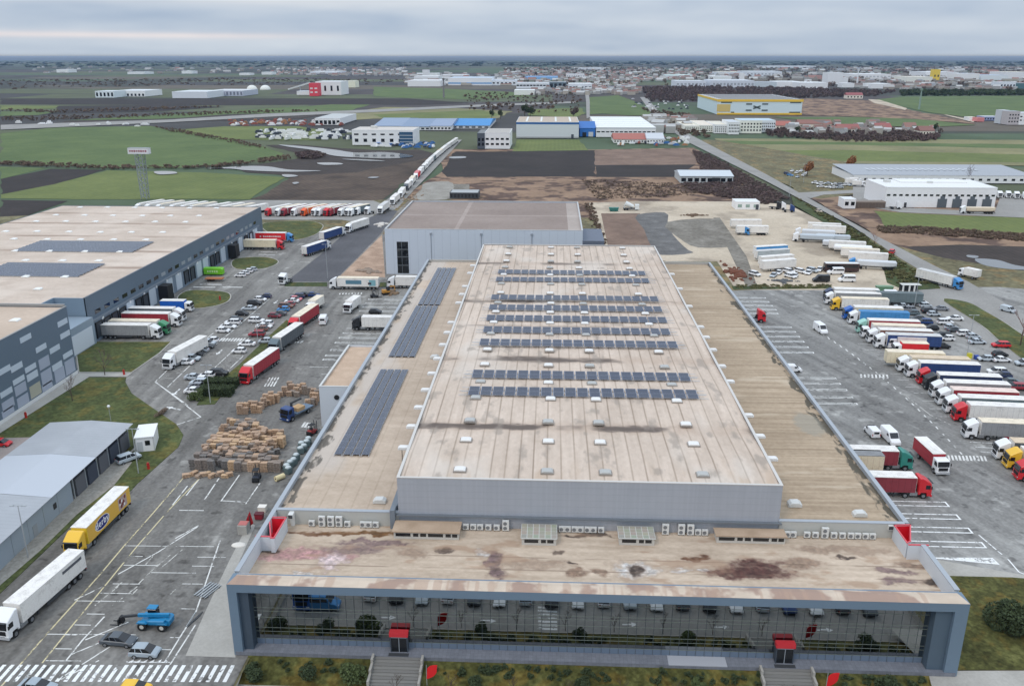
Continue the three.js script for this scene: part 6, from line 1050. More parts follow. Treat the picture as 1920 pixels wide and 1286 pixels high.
  lines(L, M.paint, 0.16, y + 0.016, dv); lines(L, M.paintFresh, 0.2, y + 0.016, [[1820, 829, 1862, 831], [1830, 838, 1862, 840], [1840, 847, 1862, 849]]);
  lines(L, M.paintWorn, 0.2, y + 0.016, [[1690, 735, 1712, 752], [1712, 752, 1745, 778], [1745, 778, 1790, 800], [1570, 660, 1590, 674]]);
}
// ---------------------------------------------------------------- paved ramp along the office and odd things by the left wing
struct('ramp', sheet(W2([[347, 1230], [441, 1233], [428, 1100], [478, 985], [466, 980], [430, 1050], [392, 1130]]), 0.03), M.concrete);
{
  const p = G(454, 1003), t = thing('concrete_block', 'grey concrete block with red cover beside the left parapet', 'block', p); part('body', [box(1.5, 1.6, 1.6, 0, 0.8, -0.8)], M.concrete, t); part('cover', [box(1.4, 0.08, 1.3, 0, 1.65, -0.9)], mat(188, 110, 104, 0.7), t);
  const q = G(470, 990), s = thing('red_sign', 'red upright sign board beside the concrete block', 'sign', q); const g = new THREE.Shape([[-0.6, 0], [0.5, 0.9], [0.1, 3.1], [-0.6, 1.6]].map(v => new THREE.Vector2(...v))); part('board', new THREE.ExtrudeGeometry(g, { depth: 0.12, bevelEnabled: false }), mat(168, 26, 32, 0.6), s); part('post', [cyl(0.06, 0.06, 2.4, 0, 1.2, 0.2, 8)], M.darkGrey, s);
  const b = thing('red_bin', 'small dark red bin close to the left parapet', 'bin', G(486, 973)); part('body', slab([[-0.6, 0.1], [0.6, 0.1], [0.7, 1.0], [-0.7, 1.0]], 1.0, 0.06), mat(140, 30, 44, 0.6), b); part('lid', [box(1.45, 0.1, 1.05, 0, 1.06, 0)], mat(90, 22, 34, 0.6), b);
  const c = thing('white_crate', 'white crate on the ground behind the red bin', 'crate', G(492, 958)); part('body', [box(1.3, 0.9, 1.1, 0, 0.45, 0)], mat(228, 218, 204, 0.7), c); part('lid', [box(1.36, 0.06, 1.16, 0, 0.93, 0)], mat(236, 230, 220, 0.7), c);
  const d = thing('white_slab', 'crumpled white sheet lying beside the ramp', 'sheet', G(447, 1022)); const sh = new THREE.IcosahedronGeometry(1, 1); sh.scale(1.2, 0.28, 0.8); part('sheet', sh, mat(226, 220, 210, 0.8), d);
}
// grey scaffold beams heaped by the ramp
{ const t = thing('steel_rack', 'low grey steel racks lying along the ramp edge', 'rack', G(388, 1108)); const g = []; for (let i = 0; i < 9; i++) g.push(box(0.12, 0.12, 3.4, -0.9 + i * 0.24, 0.15 + (i % 2) * 0.13, 0)); part('beams', g, M.galv, t).userData.kind = 'stuff'; part('crossbar', [box(2.4, 0.1, 0.12, 0, 0.08, 1.2), box(2.4, 0.1, 0.12, 0, 0.08, -1.2)], M.darkGrey, t); t.rotation.y = -0.35; }
{ const t = thing('drain_grate', 'row of dark drain bars set in the ramp edge', 'grate', G(376, 1152)); const g = []; for (let i = 0; i < 8; i++) g.push(box(0.1, 0.06, 1.1, -0.1 * i, 0.08, i * 0.34)); part('bars', g.map(q => q.rotateY(0)), M.darkGrey, t).userData.kind = 'stuff'; part('frame', [box(0.08, 0.1, 3.2, -0.9, 0.08, 1.2)], M.galv, t); }
// ---------------------------------------------------------------- pallet yard
const palletVar = [];
{
  const rr = rng(321);
  for (let v = 0; v < 7; v++) { // a stack of flat pallets: decks with open gaps between
    const n = [11, 8, 10, 6, 10, 4, 3][v], g = []; let y = 0;
    for (let i = 0; i < n; i++) {
      const ox = (rr() - 0.5) * 0.16, oz = (rr() - 0.5) * 0.16, ry = (rr() - 0.5) * 0.16, q = [box(1.2, 0.07, 0.8, ox, y + 0.15, oz, ry)];
      for (const x of [-0.53, 0, 0.53]) q.push(box(0.1, 0.115, 0.72, x + ox, y + 0.058, oz, ry));
      g.push(...q); y += 0.19;
    }
    for (let k = 0; k < 5; k++) g.push(box(1.16, 0.02, 0.1, (rr() - 0.5) * 0.05, y + 0.008, -0.34 + k * 0.17));
    palletVar.push({ g: merge(g), h: y });
  }
}
const woods = [[200, 171, 144], [184, 157, 134], [160, 145, 132], [144, 133, 125], [130, 125, 121], [206, 176, 142], [170, 148, 129], [153, 140, 129], [194, 163, 134]].map(c => mat(c[0], c[1], c[2], 0.85));
{
  const rr = rng(55), Zp = (u, v) => G(330 + 0.1633 * u, 710 + 0.1633 * v);
  let count = 0; const protos = new Map();
  const put = (p, v, m, ry, label, group) => {
    const key = v + '_' + m; let t;
    if (!protos.has(key)) { t = thing('pallet_stack', label, 'pallet stack', [0, 0, 0], 0, group); part('pallets', palletVar[v].g, woods[m], t); protos.set(key, t); }
    else { t = copyOf(protos.get(key), new THREE.Vector3(), 0, label); t.userData.group = group; }
    t.position.copy(p); t.rotation.y = ry; count++; return t;
  };
  const Lm = 'stack of wooden pallets in the big heap of the pallet yard', Gm = 'pallet stacks of the big heap';
  for (let k = 0; k < 16; k++) {
    const v = 1045 - k * 33, uL = mix(178, 610, k / 15) + rr() * 20, uR = k < 3 ? 1225 - k * 10 : k < 6 ? 1130 : k < 8 ? 1190 : k < 12 ? 1245 : 1000 - (k - 12) * 16;
    const a = Zp(uL, v), b = Zp(uR, v), n = Math.floor((b.x - a.x) / 1.24);
    for (let i = 0; i <= n; i++) {
      if (rr() < 0.035) continue;
      const fresh = k > 6 && k < 12, old = k < 4 && i < n * 0.4, m = old ? 3 + Math.floor(rr() * 2) : fresh ? [0, 1, 5, 8, 0, 5][Math.floor(rr() * 6)] : Math.floor(rr() * 8);
      const p = a.clone(); p.x += i * 1.24 + (rr() - 0.5) * 0.12; p.z += (rr() - 0.5) * 0.7;
      put(p, [0, 4, 2, 1, 3][Math.min(4, Math.floor(Math.abs(fbm(i * 0.23 + k * 3.1, k * 0.9, 2) - 0.45) * 16 + rr() * 1.2))], m, (rr() - 0.5) * 0.16 + (rr() < 0.1 ? 0.5 : 0), ['pale', 'tan', 'greyish', 'grey', 'dark grey', 'bright', 'brown', 'weathered', 'orange'][m] + ' pallet stack of the big heap, ' + ordinal[k] + ' row from front, ' + ordinal[i] + ' from left', Gm);
    }
  }
  { const lg = []; for (let i = 0; i < 26; i++) { const t = rr(), v = mix(1000, 590, t), p = Zp(mix(mix(190, 560, t), mix(1180, 1200, t), rr()), v), g = palletVar[6].g.clone(); g.rotateX((rr() - 0.5) * 0.5); g.rotateY(rr() * 3.1); g.translate(p.x, 1.35 + rr() * 0.9, p.z); lg.push(g); } const o = part('loose_pallets', lg, woods[1], scene); o.name = 'loose_pallets'; tag(o, 'loose bright pallets thrown on top of the big heap', 'pallets', null, 'stuff'); }
  for (let i = 0; i < 11; i++) { const p = Zp(110 + i * 50, 1135 - (i % 3) * 14); put(p, 5 + i % 2, [0, 5, 8, 6][i % 4], rr() * 1.2, 'low untidy pile of bright pallets in front of the big heap, ' + ordinal[i] + ' from left', 'low pallet piles before the heap'); }
  const arc = [[735, 405], [790, 405], [735, 372], [800, 372], [895, 392], [950, 392], [905, 352], [975, 346], [1010, 322], [1060, 300], [860, 330], [1100, 290], [1150, 272], [1030, 268], [1090, 240], [1160, 232], [1200, 205], [1250, 190], [1300, 200], [1340, 190], [1390, 205], [1330, 160], [1380, 170], [1430, 170], [1480, 180], [1310, 130], [1360, 140], [1410, 140], [1460, 140], [1515, 330], [1560, 325], [1540, 290], [1590, 300], [1610, 262], [1570, 250], [1620, 220], [1580, 205], [1545, 190]];
  arc.forEach(([u, v], i) => put(Zp(u, v), Math.floor(rr() * 5), [0, 1, 2, 6, 7, 8][Math.floor(rr() * 6)], (rr() - 0.5) * 0.7, (i < 28 ? 'pallet stack in the curved row behind the big heap, ' + ordinal[i] + ' from its left end' : 'pallet stack beside the side annex, ' + ordinal[i - 28] + ' of that group from the front'), 'pallet stacks of the curved row'));
  // wrapped bins along the wing wall
  const bin = thing('wrapped_bin', 'grey wrapped goods bin beside the left wing wall, first from the near end', 'bin', [0, 0, 0], 0, 'wrapped bins beside the left wing wall');
  part('bin_body', slab([[-0.55, 0.1], [0.55, 0.1], [0.62, 1.2], [-0.62, 1.2]], 1.1, 0.08), mat(96, 112, 112, 0.5), bin); const ws = new THREE.IcosahedronGeometry(0.6, 1); ws.scale(1, 0.5, 0.9); part('wrap', ws, mat(196, 204, 204, 0.35), bin, 0, 1.3, 0);
  [[1270, 1060], [1310, 1020], [1290, 1090], [1350, 990], [1380, 940], [1430, 860], [1470, 830], [1440, 800], [1500, 780], [1520, 745]].forEach(([u, v], i) => { const p = Zp(u, v); if (i) { const c = copyOf(bin, p, rr() * 1.4, 'grey wrapped goods bin beside the left wing wall, ' + ordinal[i] + ' from the near end'); c.userData.group = bin.userData.group; } else bin.position.copy(p); });
  { const p = Zp(1190, 1160), t = thing('cable_drum', 'cream roll lying on the asphalt in front of the wrapped bins', 'roll', p); part('roll', new THREE.CylinderGeometry(0.5, 0.5, 1.8, 16).rotateZ(Math.PI / 2), mat(222, 206, 160, 0.7), t, 0, 0.5, 0, 0.9); part('core', new THREE.CylinderGeometry(0.16, 0.16, 1.84, 10).rotateZ(Math.PI / 2), M.darkGrey, t, 0, 0.5, 0, 0.9); }
}
// fork lift trucks
function forklift(label, c, p, ry) {
  const t = thing('forklift', label, 'forklift', p, ry), m = mat(...c, 0.5);
  part('body', slab([[-1.2, 0.3], [1.1, 0.3], [1.1, 0.75], [0.4, 0.8], [0.2, 1.05], [-0.7, 1.15], [-1.25, 0.95]], 1.1, 0.08), m, t); part('counterweight', slab([[-1.35, 0.35], [-0.85, 0.35], [-0.85, 1.0], [-1.25, 1.0]], 1.12, 0.08), M.black, t);
  for (const s of [1, -1]) part('guard_post', [box(0.07, 1.2, 0.07, 0.55, 1.5, s * 0.48), box(0.07, 1.05, 0.07, -0.65, 1.6, s * 0.48)], M.black, t);
  part('overhead_guard', [box(1.4, 0.07, 1.1, -0.05, 2.13, 0)], M.black, t); part('seat', [box(0.5, 0.5, 0.5, -0.25, 1.3, 0)], M.darkGrey, t);
  for (const s of [1, -1]) { part('mast', [box(0.1, 2.5, 0.12, 1.2, 1.35, s * 0.32)], M.darkGrey, t); part('fork', [box(1.1, 0.05, 0.12, 1.85, 0.25, s * 0.26)], M.darkGrey, t); for (const x of [0.75, -0.85]) part('wheel', wheelC, M.tyre, t, x, 0.32, s * 0.5); }
  return t;
}
forklift('dark fork lift truck with orange wheel arches in front of the pallet heap', [52, 58, 70], G(481, 900), Math.PI / 2 + 0.1);
forklift('red and black fork lift truck beside the left wing wall', [150, 44, 40], G(585, 814), 1.2);
forklift('black fork lift truck parked among the striped bays near the white trailer', [48, 50, 54], G(702, 558), 0.3);
{ // flat bed lorry with loading crane among the pallets
  const t = thing('flatbed_truck', 'dark blue flat bed truck with loading crane among the pallets', 'truck', G(533, 792)); t.rotation.y = -Math.PI / 2 - 0.45;
  makeCab(t, 'dblue', true); part('bed', [box(5.4, 0.3, 2.4, -5.2, 1.15, 0)], mat(110, 130, 150, 0.6), t); part('load', [box(2.2, 0.8, 1.9, -4.4, 1.7, 0)], mat(200, 164, 120, 0.8), t); part('crane', [box(0.35, 2.6, 0.4, -2.4, 2.3, 0), box(3.2, 0.3, 0.3, -3.9, 3.5, 0)], M.darkGrey, t); addWheels(t, [-1.25, -6.2]);
}
{ // telehandler
  const t = thing('telehandler', 'bright blue telescopic handler with fork carriage reaching to the left', 'telehandler', G(291, 1174)); t.rotation.y = Math.PI - 0.04; const m = mat(34, 128, 176, 0.4), big = new THREE.CylinderGeometry(0.62, 0.62, 0.42, 18).rotateX(Math.PI / 2), hub = new THREE.CylinderGeometry(0.3, 0.3, 0.44, 12).rotateX(Math.PI / 2);
  part('body', slab([[-2.4, 0.75], [-2.5, 1.5], [-1.9, 1.75], [0.1, 1.3], [1.5, 1.2], [1.9, 0.9], [1.9, 0.6], [-2.2, 0.6]], 1.5, 0.1), m, t); part('engine_hood', slab([[-1.9, 1.1], [-1.9, 1.7], [0.2, 1.6], [0.3, 1.1]], 0.7, 0.08), m, t, 0, 0, -0.85);
  const cabn = part('cab', [box(1.3, 0.12, 0.95, 0.45, 2.5, 0.72)], m, t); part('cab_glass', slab([[-0.25, 1.2], [-0.2, 2.42], [0.95, 2.42], [1.15, 1.25]], 0.9, 0.06), M.glassDark, cabn, 0, 0, 0.72);
  for (const x of [1.3, -1.45]) for (const s of [1, -1]) { const w = part('wheel', big, M.tyre, t, x, 0.62, s * 0.98); part('hub', hub, mat(208, 206, 196, 0.5), w); part('fender', slab([[-0.75, 1.15], [-0.5, 1.4], [0.5, 1.4], [0.75, 1.15]], 0.5, 0.04), m, t, x, -0.05, s * 0.98); }
  const bm = (a, b, w, mm, n) => { const d = Math.hypot(b[0] - a[0], b[1] - a[1]), g = box(d, w, w * 0.9, 0, 0, 0); g.rotateZ(Math.atan2(b[1] - a[1], b[0] - a[0])); g.translate((a[0] + b[0]) / 2, (a[1] + b[1]) / 2, -0.15); return part(n, g, mm, t); };
  bm([-2.3, 2.05], [2.1, 1.75], 0.42, m, 'boom'); bm([2.1, 1.75], [4.4, 1.35], 0.3, M.darkGrey, 'boom_extension'); part('boom_head', [box(0.5, 0.9, 0.6, 4.5, 0.95, -0.15)], M.black, t);
  part('fork_carriage', [box(0.12, 0.9, 1.3, 4.8, 0.75, -0.15)], M.black, t); for (const z of [-0.6, 0.3]) part('fork', [box(1.3, 0.07, 0.14, 5.4, 0.3, z), box(0.08, 0.8, 0.14, 4.88, 0.7, z)], M.black, t);
  part('decal', [box(0.9, 0.2, 0.02, -1.0, 1.35, 0.77)], mat(226, 230, 232, 0.5), t);
}
{ // wheel loader among rubble by the striped bays
  const t = thing('digger', 'yellow brown digger beside the heap of earth near the white trailer', 'digger', G(724, 552)); const m = mat(196, 140, 60, 0.5); part('tracks', [box(2.6, 0.6, 0.5, 0, 0.3, 0.8), box(2.6, 0.6, 0.5, 0, 0.3, -0.8)], M.black, t); part('body', slab([[-1.3, 0.7], [1.1, 0.7], [1.1, 1.4], [-1.3, 1.7]], 1.7, 0.1), m, t); part('cab', [box(1.0, 1.3, 0.9, 0.5, 2.0, 0.4)], M.glassDark, t); part('boom', [box(2.2, 0.3, 0.3, 1.9, 2.4, -0.3)], m, t); part('dipper', [box(0.26, 1.9, 0.26, 3.0, 1.6, -0.3)], m, t); part('bucket', [box(0.7, 0.6, 0.8, 2.9, 0.6, -0.3)], M.darkGrey, t); t.rotation.y = 0.5;
}
// ---------------------------------------------------------------- plants
function leafCloud(seed, n, rx, ry, rz, size, lumps = 7) {
  const rr = rng(seed), pos = [], nor = [], uv = [], c = [];
  for (let i = 0; i < lumps; i++) { const a = rr() * 6.283, e = (rr() - 0.4) * 1.5, q = 0.35 + rr() * 0.35; c.push([Math.cos(a) * Math.cos(e) * q, Math.sin(e) * q, Math.sin(a) * Math.cos(e) * q, 0.32 + rr() * 0.28]); }
  const v = new THREE.Vector3(), t1 = new THREE.Vector3(), t2 = new THREE.Vector3();
  for (let i = 0; i < n; i++) {
    const l = c[Math.floor(rr() * lumps)], a = rr() * 6.283, z = rr() * 2 - 1, k = l[3] * (0.55 + 0.5 * Math.cbrt(rr())), s = Math.sqrt(1 - z * z);
    const x = (l[0] + Math.cos(a) * s * k) * rx, y = (l[1] + z * k) * ry, w = (l[2] + Math.sin(a) * s * k) * rz;
    v.set(rr() - 0.5, rr() - 0.2, rr() - 0.5).normalize(); t1.set(rr() - 0.5, rr() - 0.5, rr() - 0.5).cross(v).normalize(); t2.crossVectors(v, t1);
    const q = size * (0.6 + rr() * 0.8);
    for (const [aa, bb] of [[-1, -0.6], [1, -0.6], [0, 1.1]]) { pos.push(x + (t1.x * aa + t2.x * bb) * q, y + (t1.y * aa + t2.y * bb) * q, w + (t1.z * aa + t2.z * bb) * q); nor.push(v.x, v.y, v.z); uv.push(0, 0); }
  }
  const g = new THREE.BufferGeometry(); g.setAttribute('position', new THREE.Float32BufferAttribute(pos, 3)); g.setAttribute('normal', new THREE.Float32BufferAttribute(nor, 3)); g.setAttribute('uv', new THREE.Float32BufferAttribute(uv, 2)); return g;
}
function twigs(seed, h, spread, n) { // bare branches
  const rr = rng(seed), g = [];
  const seg = (a, b, r0, r1) => { const d = new THREE.Vector3().subVectors(b, a), q = new THREE.CylinderGeometry(r1, r0, d.length(), 4, 1, true); q.translate(0, d.length() / 2, 0); q.applyQuaternion(new THREE.Quaternion().setFromUnitVectors(new THREE.Vector3(0, 1, 0), d.normalize())); q.translate(a.x, a.y, a.z); g.push(q); };
  const grow = (p, d, l, r, k) => { const e = p.clone().addScaledVector(d, l); seg(p, e, r, r * 0.65); if (k > 0) { const m = 2 + (rr() < 0.5 ? 1 : 0); for (let i = 0; i < m; i++) grow(e, d.clone().add(new THREE.Vector3((rr() - 0.5) * spread, rr() * 0.3, (rr() - 0.5) * spread)).normalize(), l * (0.6 + rr() * 0.25), r * 0.62, k - 1); } };
  for (let i = 0; i < n; i++) grow(new THREE.Vector3(0, h * (0.25 + 0.1 * i), 0), new THREE.Vector3((rr() - 0.5) * 1.2, 1, (rr() - 0.5) * 1.2).normalize(), h * 0.24, h * 0.014, 3);
  return merge(g);
}
const leaf = (r, g, b) => new THREE.MeshStandardMaterial({ color: alb(r, g, b), roughness: 0.9, side: THREE.DoubleSide });
const LM = { dark: leaf(64, 76, 48), mid: leaf(84, 96, 56), olive: leaf(106, 104, 66), brown: leaf(118, 100, 84), rust: leaf(146, 98, 62), purple: leaf(104, 88, 84), bark: mat(84, 72, 62, 0.95), twig: mat(104, 86, 78, 0.95), twigPink: mat(146, 116, 110, 0.95) };
const clouds = {}; const cloud = (k, n, size) => clouds[k] || (clouds[k] = leafCloud(100 + k, n, 1, 1, 1, size));
function bush(name, label, cat, p, rx, ry, rz, m, k = 1, group, n = 1500, sz = 0.085) { const t = thing(name, label, cat, p, 0, group); const f = part('foliage', cloud(k, n, sz), m, t, 0, ry * 0.62, 0, k * 1.3); f.scale.set(rx, ry, rz); part('stem', [cyl(0.05, 0.09, Math.max(0.4, ry * 0.7), 0, ry * 0.3, 0, 6)], LM.bark, t); return t; }
function tree(name, label, p, h, r, m, k = 1, group) { const t = thing(name, label, 'tree', p, 0, group); part('trunk', [cyl(h * 0.018, h * 0.03, h * 0.55, 0, h * 0.27, 0, 7)], LM.bark, t); const f = part('crown', cloud(20 + k, 1300, 0.09), m, t, 0, h * 0.62, 0, k); f.scale.set(r, h * 0.42, r); return t; }
function bareTree(name, label, p, h, k, m = LM.twig, group) { const t = thing(name, label, 'tree', p, 0, group); part('trunk', [cyl(h * 0.012, h * 0.022, h * 0.45, 0, h * 0.22, 0, 7)], LM.bark, t); part('crown', twigs(500 + k, h, 1.3, 5), m, t); return t; }
bush('large_bush', 'large dark evergreen bush on the right lawn beside the office front', 'bush', G(1912, 1185), 3.9, 3.7, 3.8, LM.dark, 9, undefined, 6000, 0.045);
{ // clipped hedges: leaves packed in a soft edged block
  const rr = rng(911), mk = () => { const pos = [], nor = [], uv = []; for (let i = 0; i < 5200; i++) { const f = Math.floor(rr() * 5), a = rr() * 2 - 1, e = rr() * 2 - 1, q = 1 - rr() * 0.16, p = f === 0 ? [a, 1 * q, e] : f === 1 ? [a, e * 0.5 + 0.5, q] : f === 2 ? [a, e * 0.5 + 0.5, -q] : f === 3 ? [q, a * 0.5 + 0.5, e] : [-q, a * 0.5 + 0.5, e]; const x = p[0] * 3.7, y = p[1] * 2.0, z = p[2] * 1.5, n = new THREE.Vector3(rr() - 0.5, rr() - 0.1, rr() - 0.5).normalize(), t = new THREE.Vector3(rr() - 0.5, rr() - 0.5, rr() - 0.5).cross(n).normalize(), u = new THREE.Vector3().crossVectors(n, t), s = 0.1 + rr() * 0.12; for (const [g, h] of [[-1, -0.6], [1, -0.6], [0, 1.1]]) { pos.push(x + (t.x * g + u.x * h) * s, y + (t.y * g + u.y * h) * s, z + (t.z * g + u.z * h) * s); nor.push(n.x, n.y, n.z); uv.push(0, 0); } } const g = new THREE.BufferGeometry(); g.setAttribute('position', new THREE.Float32BufferAttribute(pos, 3)); g.setAttribute('normal', new THREE.Float32BufferAttribute(nor, 3)); g.setAttribute('uv', new THREE.Float32BufferAttribute(uv, 2)); return g; };
  for (const [x, y, l] of [[406, 740, 'near dark clipped hedge at the lower end of the car park'], [416, 725, 'far dark clipped hedge at the lower end of the car park']]) { const t = thing('hedge', l, 'hedge', G(x, y)); part('foliage', mk(), LM.dark, t); part('stem', [box(7.0, 1.8, 2.6, 0, 0.9, 0)], mat(40, 44, 30, 1), t); }
}
bush('creeper', 'dark green sprawling plant on the strip beside the last parked car', 'bush', G(368, 750), 1.6, 1.5, 1.5, LM.mid, 5);
bareTree('bare_tree', 'small bare tree at the path corner of the upper left lawn', G(196, 704), 5.5, 1, LM.purple); bareTree('bare_tree', 'pinkish bare tree beside the right hand road at the picture edge', G(1914, 648), 9, 2, LM.twigPink); bareTree('bare_tree', 'thin bare tree by the left warehouse wing, on the green lawn', G(135, 752), 5, 3);
bareTree('bare_tree', 'bare bush tree at the roadside beside the red car', G(1640, 462), 5, 4, LM.twigPink); bareTree('bare_tree', 'dark bare tree behind the white depot in front of the long hangar', G(1818, 343), 9, 5, LM.purple);
bush('low_bush', 'reddish low bush on the lawn edge by the turning road', 'bush', G(300, 776), 2.6, 0.6, 0.8, LM.brown, 6);
bush('low_bush', 'red leaved shrub beside the wall of the long grey shed', 'bush', G(149, 918), 1.0, 1.0, 1.0, mat(150, 50, 60, 0.9), 7);
// the planted front before the glass
const lawnY = z => mix(0.05, -1.1, (z - ZF) / 4.4), onLawn = (x, y) => { let p = G(x, y); for (let i = 0; i < 6; i++) p = G(x, y, lawnY(p.z)); return p; };
[[475, 1268, 1.5], [575, 1270, 1.3], [664, 1272, 1.7], [890, 1290, 1.2], [1090, 1290, 1.0], [1310, 1292, 1.2], [1660, 1292, 1.5]].forEach(([x, y, s], i) => bush('shrub', 'rounded dark shrub on the front lawn below the glass, ' + ordinal[i] + ' from the left', 'shrub', onLawn(x, y), s, s * 0.8, s, i % 3 === 2 ? LM.mid : LM.dark, i % 5, 'shrubs on the front lawn'));
// roadside bushes of the gravel yard and the waste land: too many to count
function scrub(name, label, cat, poly, n, r0, r1, m, seed, hk = 0.7) {
  const P = W2(poly), rr = rng(seed), xs = P.map(p => p[0]), zs = P.map(p => p[1]), x0 = Math.min(...xs), x1 = Math.max(...xs), z0 = Math.min(...zs), z1 = Math.max(...zs);
  const inside = (x, z) => { let c = false; for (let i = 0, j = P.length - 1; i < P.length; j = i++) if ((P[i][1] > z) !== (P[j][1] > z) && x < (P[j][0] - P[i][0]) * (z - P[i][1]) / (P[j][1] - P[i][1]) + P[i][0]) c = !c; return c; };
  const im = new THREE.InstancedMesh(leafCloud(seed, 150, 1, 1, 1, 0.2, 5), m, n), M4 = new THREE.Matrix4(), q = new THREE.Quaternion(), c = new THREE.Color(); let k = 0, guard = 0;
  while (k < n && guard++ < n * 60) { const x = mix(x0, x1, rr()), z = mix(z0, z1, rr()); if (!inside(x, z)) continue; const r = mix(r0, r1, rr() * rr()); q.setFromAxisAngle(new THREE.Vector3(0, 1, 0), rr() * 6.283); M4.compose(new THREE.Vector3(x, r * hk * 0.6, z), q, new THREE.Vector3(r, r * hk, r)); im.setMatrixAt(k, M4); const s = 0.75 + rr() * 0.5; im.setColorAt(k, c.setRGB(s, s * (0.92 + rr() * 0.16), s)); k++; }
  im.count = k; im.name = numbered(name); shadows(im); tag(im, label, cat, null, 'stuff'); scene.add(im); return im;
}
scrub('roadside_bushes', 'tangled dark green bushes along the right road verge by the gravel yard', 'bushes', [[1488, 368], [1600, 430], [1690, 491], [1752, 530], [1700, 540], [1664, 520], [1650, 482], [1560, 420]], 380, 0.5, 1.5, LM.olive, 801);
scrub('thorn_scrub', 'purple brown thorn scrub on the waste ground left of the right road', 'scrub', [[1300, 282], [1330, 290], [1480, 372], [1440, 384], [1300, 360], [1278, 345], [1320, 330]], 3000, 0.6, 1.6, LM.purple, 802);
scrub('dry_scrub', 'dry brown scrub patches on the waste ground behind the rear warehouse', 'scrub', [[1090, 336], [1280, 344], [1330, 364], [1120, 374]], 900, 0.35, 1.2, LM.brown, 803, 0.5);
scrub('dry_scrub', 'dark line of dry scrub beside the rear warehouse', 'scrub', [[1096, 382], [1110, 382], [1140, 460], [1122, 460]], 160, 0.6, 1.5, LM.brown, 804, 0.6);
scrub('dry_scrub', 'brown scrub band on the marshy ground right of the road', 'scrub', [[1640, 424], [1730, 426], [1920, 438], [2040, 446], [2040, 462], [1920, 452], [1740, 440], [1655, 436]], 1100, 0.5, 1.4, LM.brown, 805, 0.6);
scrub('field_hedge', 'dark hedge line along the far edge of the green field', 'hedge', [[0, 304], [60, 304], [200, 312], [340, 312], [400, 309], [540, 292], [545, 298], [400, 315], [200, 317], [0, 310]], 420, 0.8, 2.0, LM.brown, 806);
scrub('field_hedge', 'brown bush clump at the corner of the flooded field', 'hedge', [[550, 290], [590, 285], [612, 292], [590, 298], [560, 297]], 90, 1.5, 3.5, LM.purple, 807);
scrub('field_hedge', 'brown hedge between the two green meadows on the left', 'hedge', [[290, 238], [330, 242], [440, 262], [500, 276], [495, 279], [430, 267], [320, 247]], 300, 0.7, 1.8, LM.brown, 808);
scrub('weed_patch', 'pale weeds along the kerb between gravel yard and right yard', 'weeds', [[1380, 534], [1560, 534], [1560, 540], [1380, 541]], 200, 0.3, 0.9, LM.olive, 809);
scrub('weed_patch', 'dark weeds and moss growing along the right wing gutter', 'weeds', [[1640, 940], [1660, 940], [1680, 968], [1664, 968]], 12, 0.2, 0.4, LM.olive, 810);
for (const [a, b, w, k] of [[-34, -22.3, 'left of the left steps', 841], [-14.8, 27, 'between the two flights of steps', 842], [36.5, 47, 'right of the right steps', 843]]) {
  const n = Math.round((b - a) * 1.7), im = new THREE.InstancedMesh(leafCloud(k, 150, 1, 1, 1, 0.2, 5), LM.dark, n), rr = rng(k), M4 = new THREE.Matrix4(), q = new THREE.Quaternion();
  for (let i = 0; i < n; i++) { const z = -90.2 + rr() * 1.5, r = 0.2 + rr() * 0.3; q.setFromAxisAngle(new THREE.Vector3(0, 1, 0), rr() * 6.283); M4.compose(new THREE.Vector3(mix(a, b, rr()), lawnY(z) + r * 0.6, z), q, new THREE.Vector3(r * 1.3, r, r)); im.setMatrixAt(i, M4); }
  im.name = numbered('ground_cover'); shadows(im); tag(im, 'low green plants along the terrace foot, ' + w, 'hedge', null, 'stuff'); scene.add(im);
}
// street lamps, hydrants and small posts
function lamp(label, p, h) { const t = thing('street_lamp', label, 'street lamp', p); part('pole', [cyl(0.06, 0.11, h, 0, h / 2, 0, 8)], M.galv, t); const a = part('arm', [box(1.6, 0.08, 0.08, 0, h, 0)], M.galv, t); for (const s of [1, -1]) part('lamp_head', [box(0.7, 0.12, 0.3, s * 0.9, h - 0.02, 0)], M.galv, a); return t; }
lamp('tall thin lamp post standing on the fresh tarmac behind the crossing trailer', G(614, 522), 12); lamp('tall lamp post in front of the hedges at the lower car park end', G(394, 756), 9); lamp('lamp post on the grass strip between shed and road', G(259, 888), 9);
lamp('lamp post on the strip beside the teal grey truck', G(484, 650), 9); lamp('lamp post among the cars behind the right row of trucks', G(1714, 585), 11); lamp('lamp post by the right verge beside the dark red car', G(1814, 668), 11); lamp('leaning lamp post at the corner of the long shed gravel path', G(52, 1046), 9); lamp('lamp post at the depot entrance on the right road', G(1480, 372), 12); lamp('lamp post between road and depot car park', G(1507, 342), 11);
{ const t = thing('globe_lamp', 'white globe lamp on a short post on the left lawn', 'lamp', G(207, 790)); part('post', [cyl(0.05, 0.07, 3.2, 0, 1.6, 0, 8)], M.galv, t); part('globe', new THREE.SphereGeometry(0.32, 14, 10), mat(238, 238, 236, 0.3), t, 0, 3.4, 0); }
[[232, 703, 'by the path corner of the upper left lawn'], [278, 880, 'on the grass strip beside the left road'], [48, 784, 'beside the left warehouse wing wall'], [412, 563, 'on the round lawn by the docks']].forEach(([x, y, w]) => { const t = thing('hydrant', 'small red hydrant post ' + w, 'hydrant', G(x, y)); part('body', [cyl(0.22, 0.26, 1.2, 0, 0.6, 0, 12), cyl(0.3, 0.3, 0.1, 0, 0.95, 0, 12)], mat(188, 44, 36, 0.5), t); part('cap', new THREE.SphereGeometry(0.24, 12, 8), mat(168, 36, 30, 0.5), t, 0, 1.22, 0); });
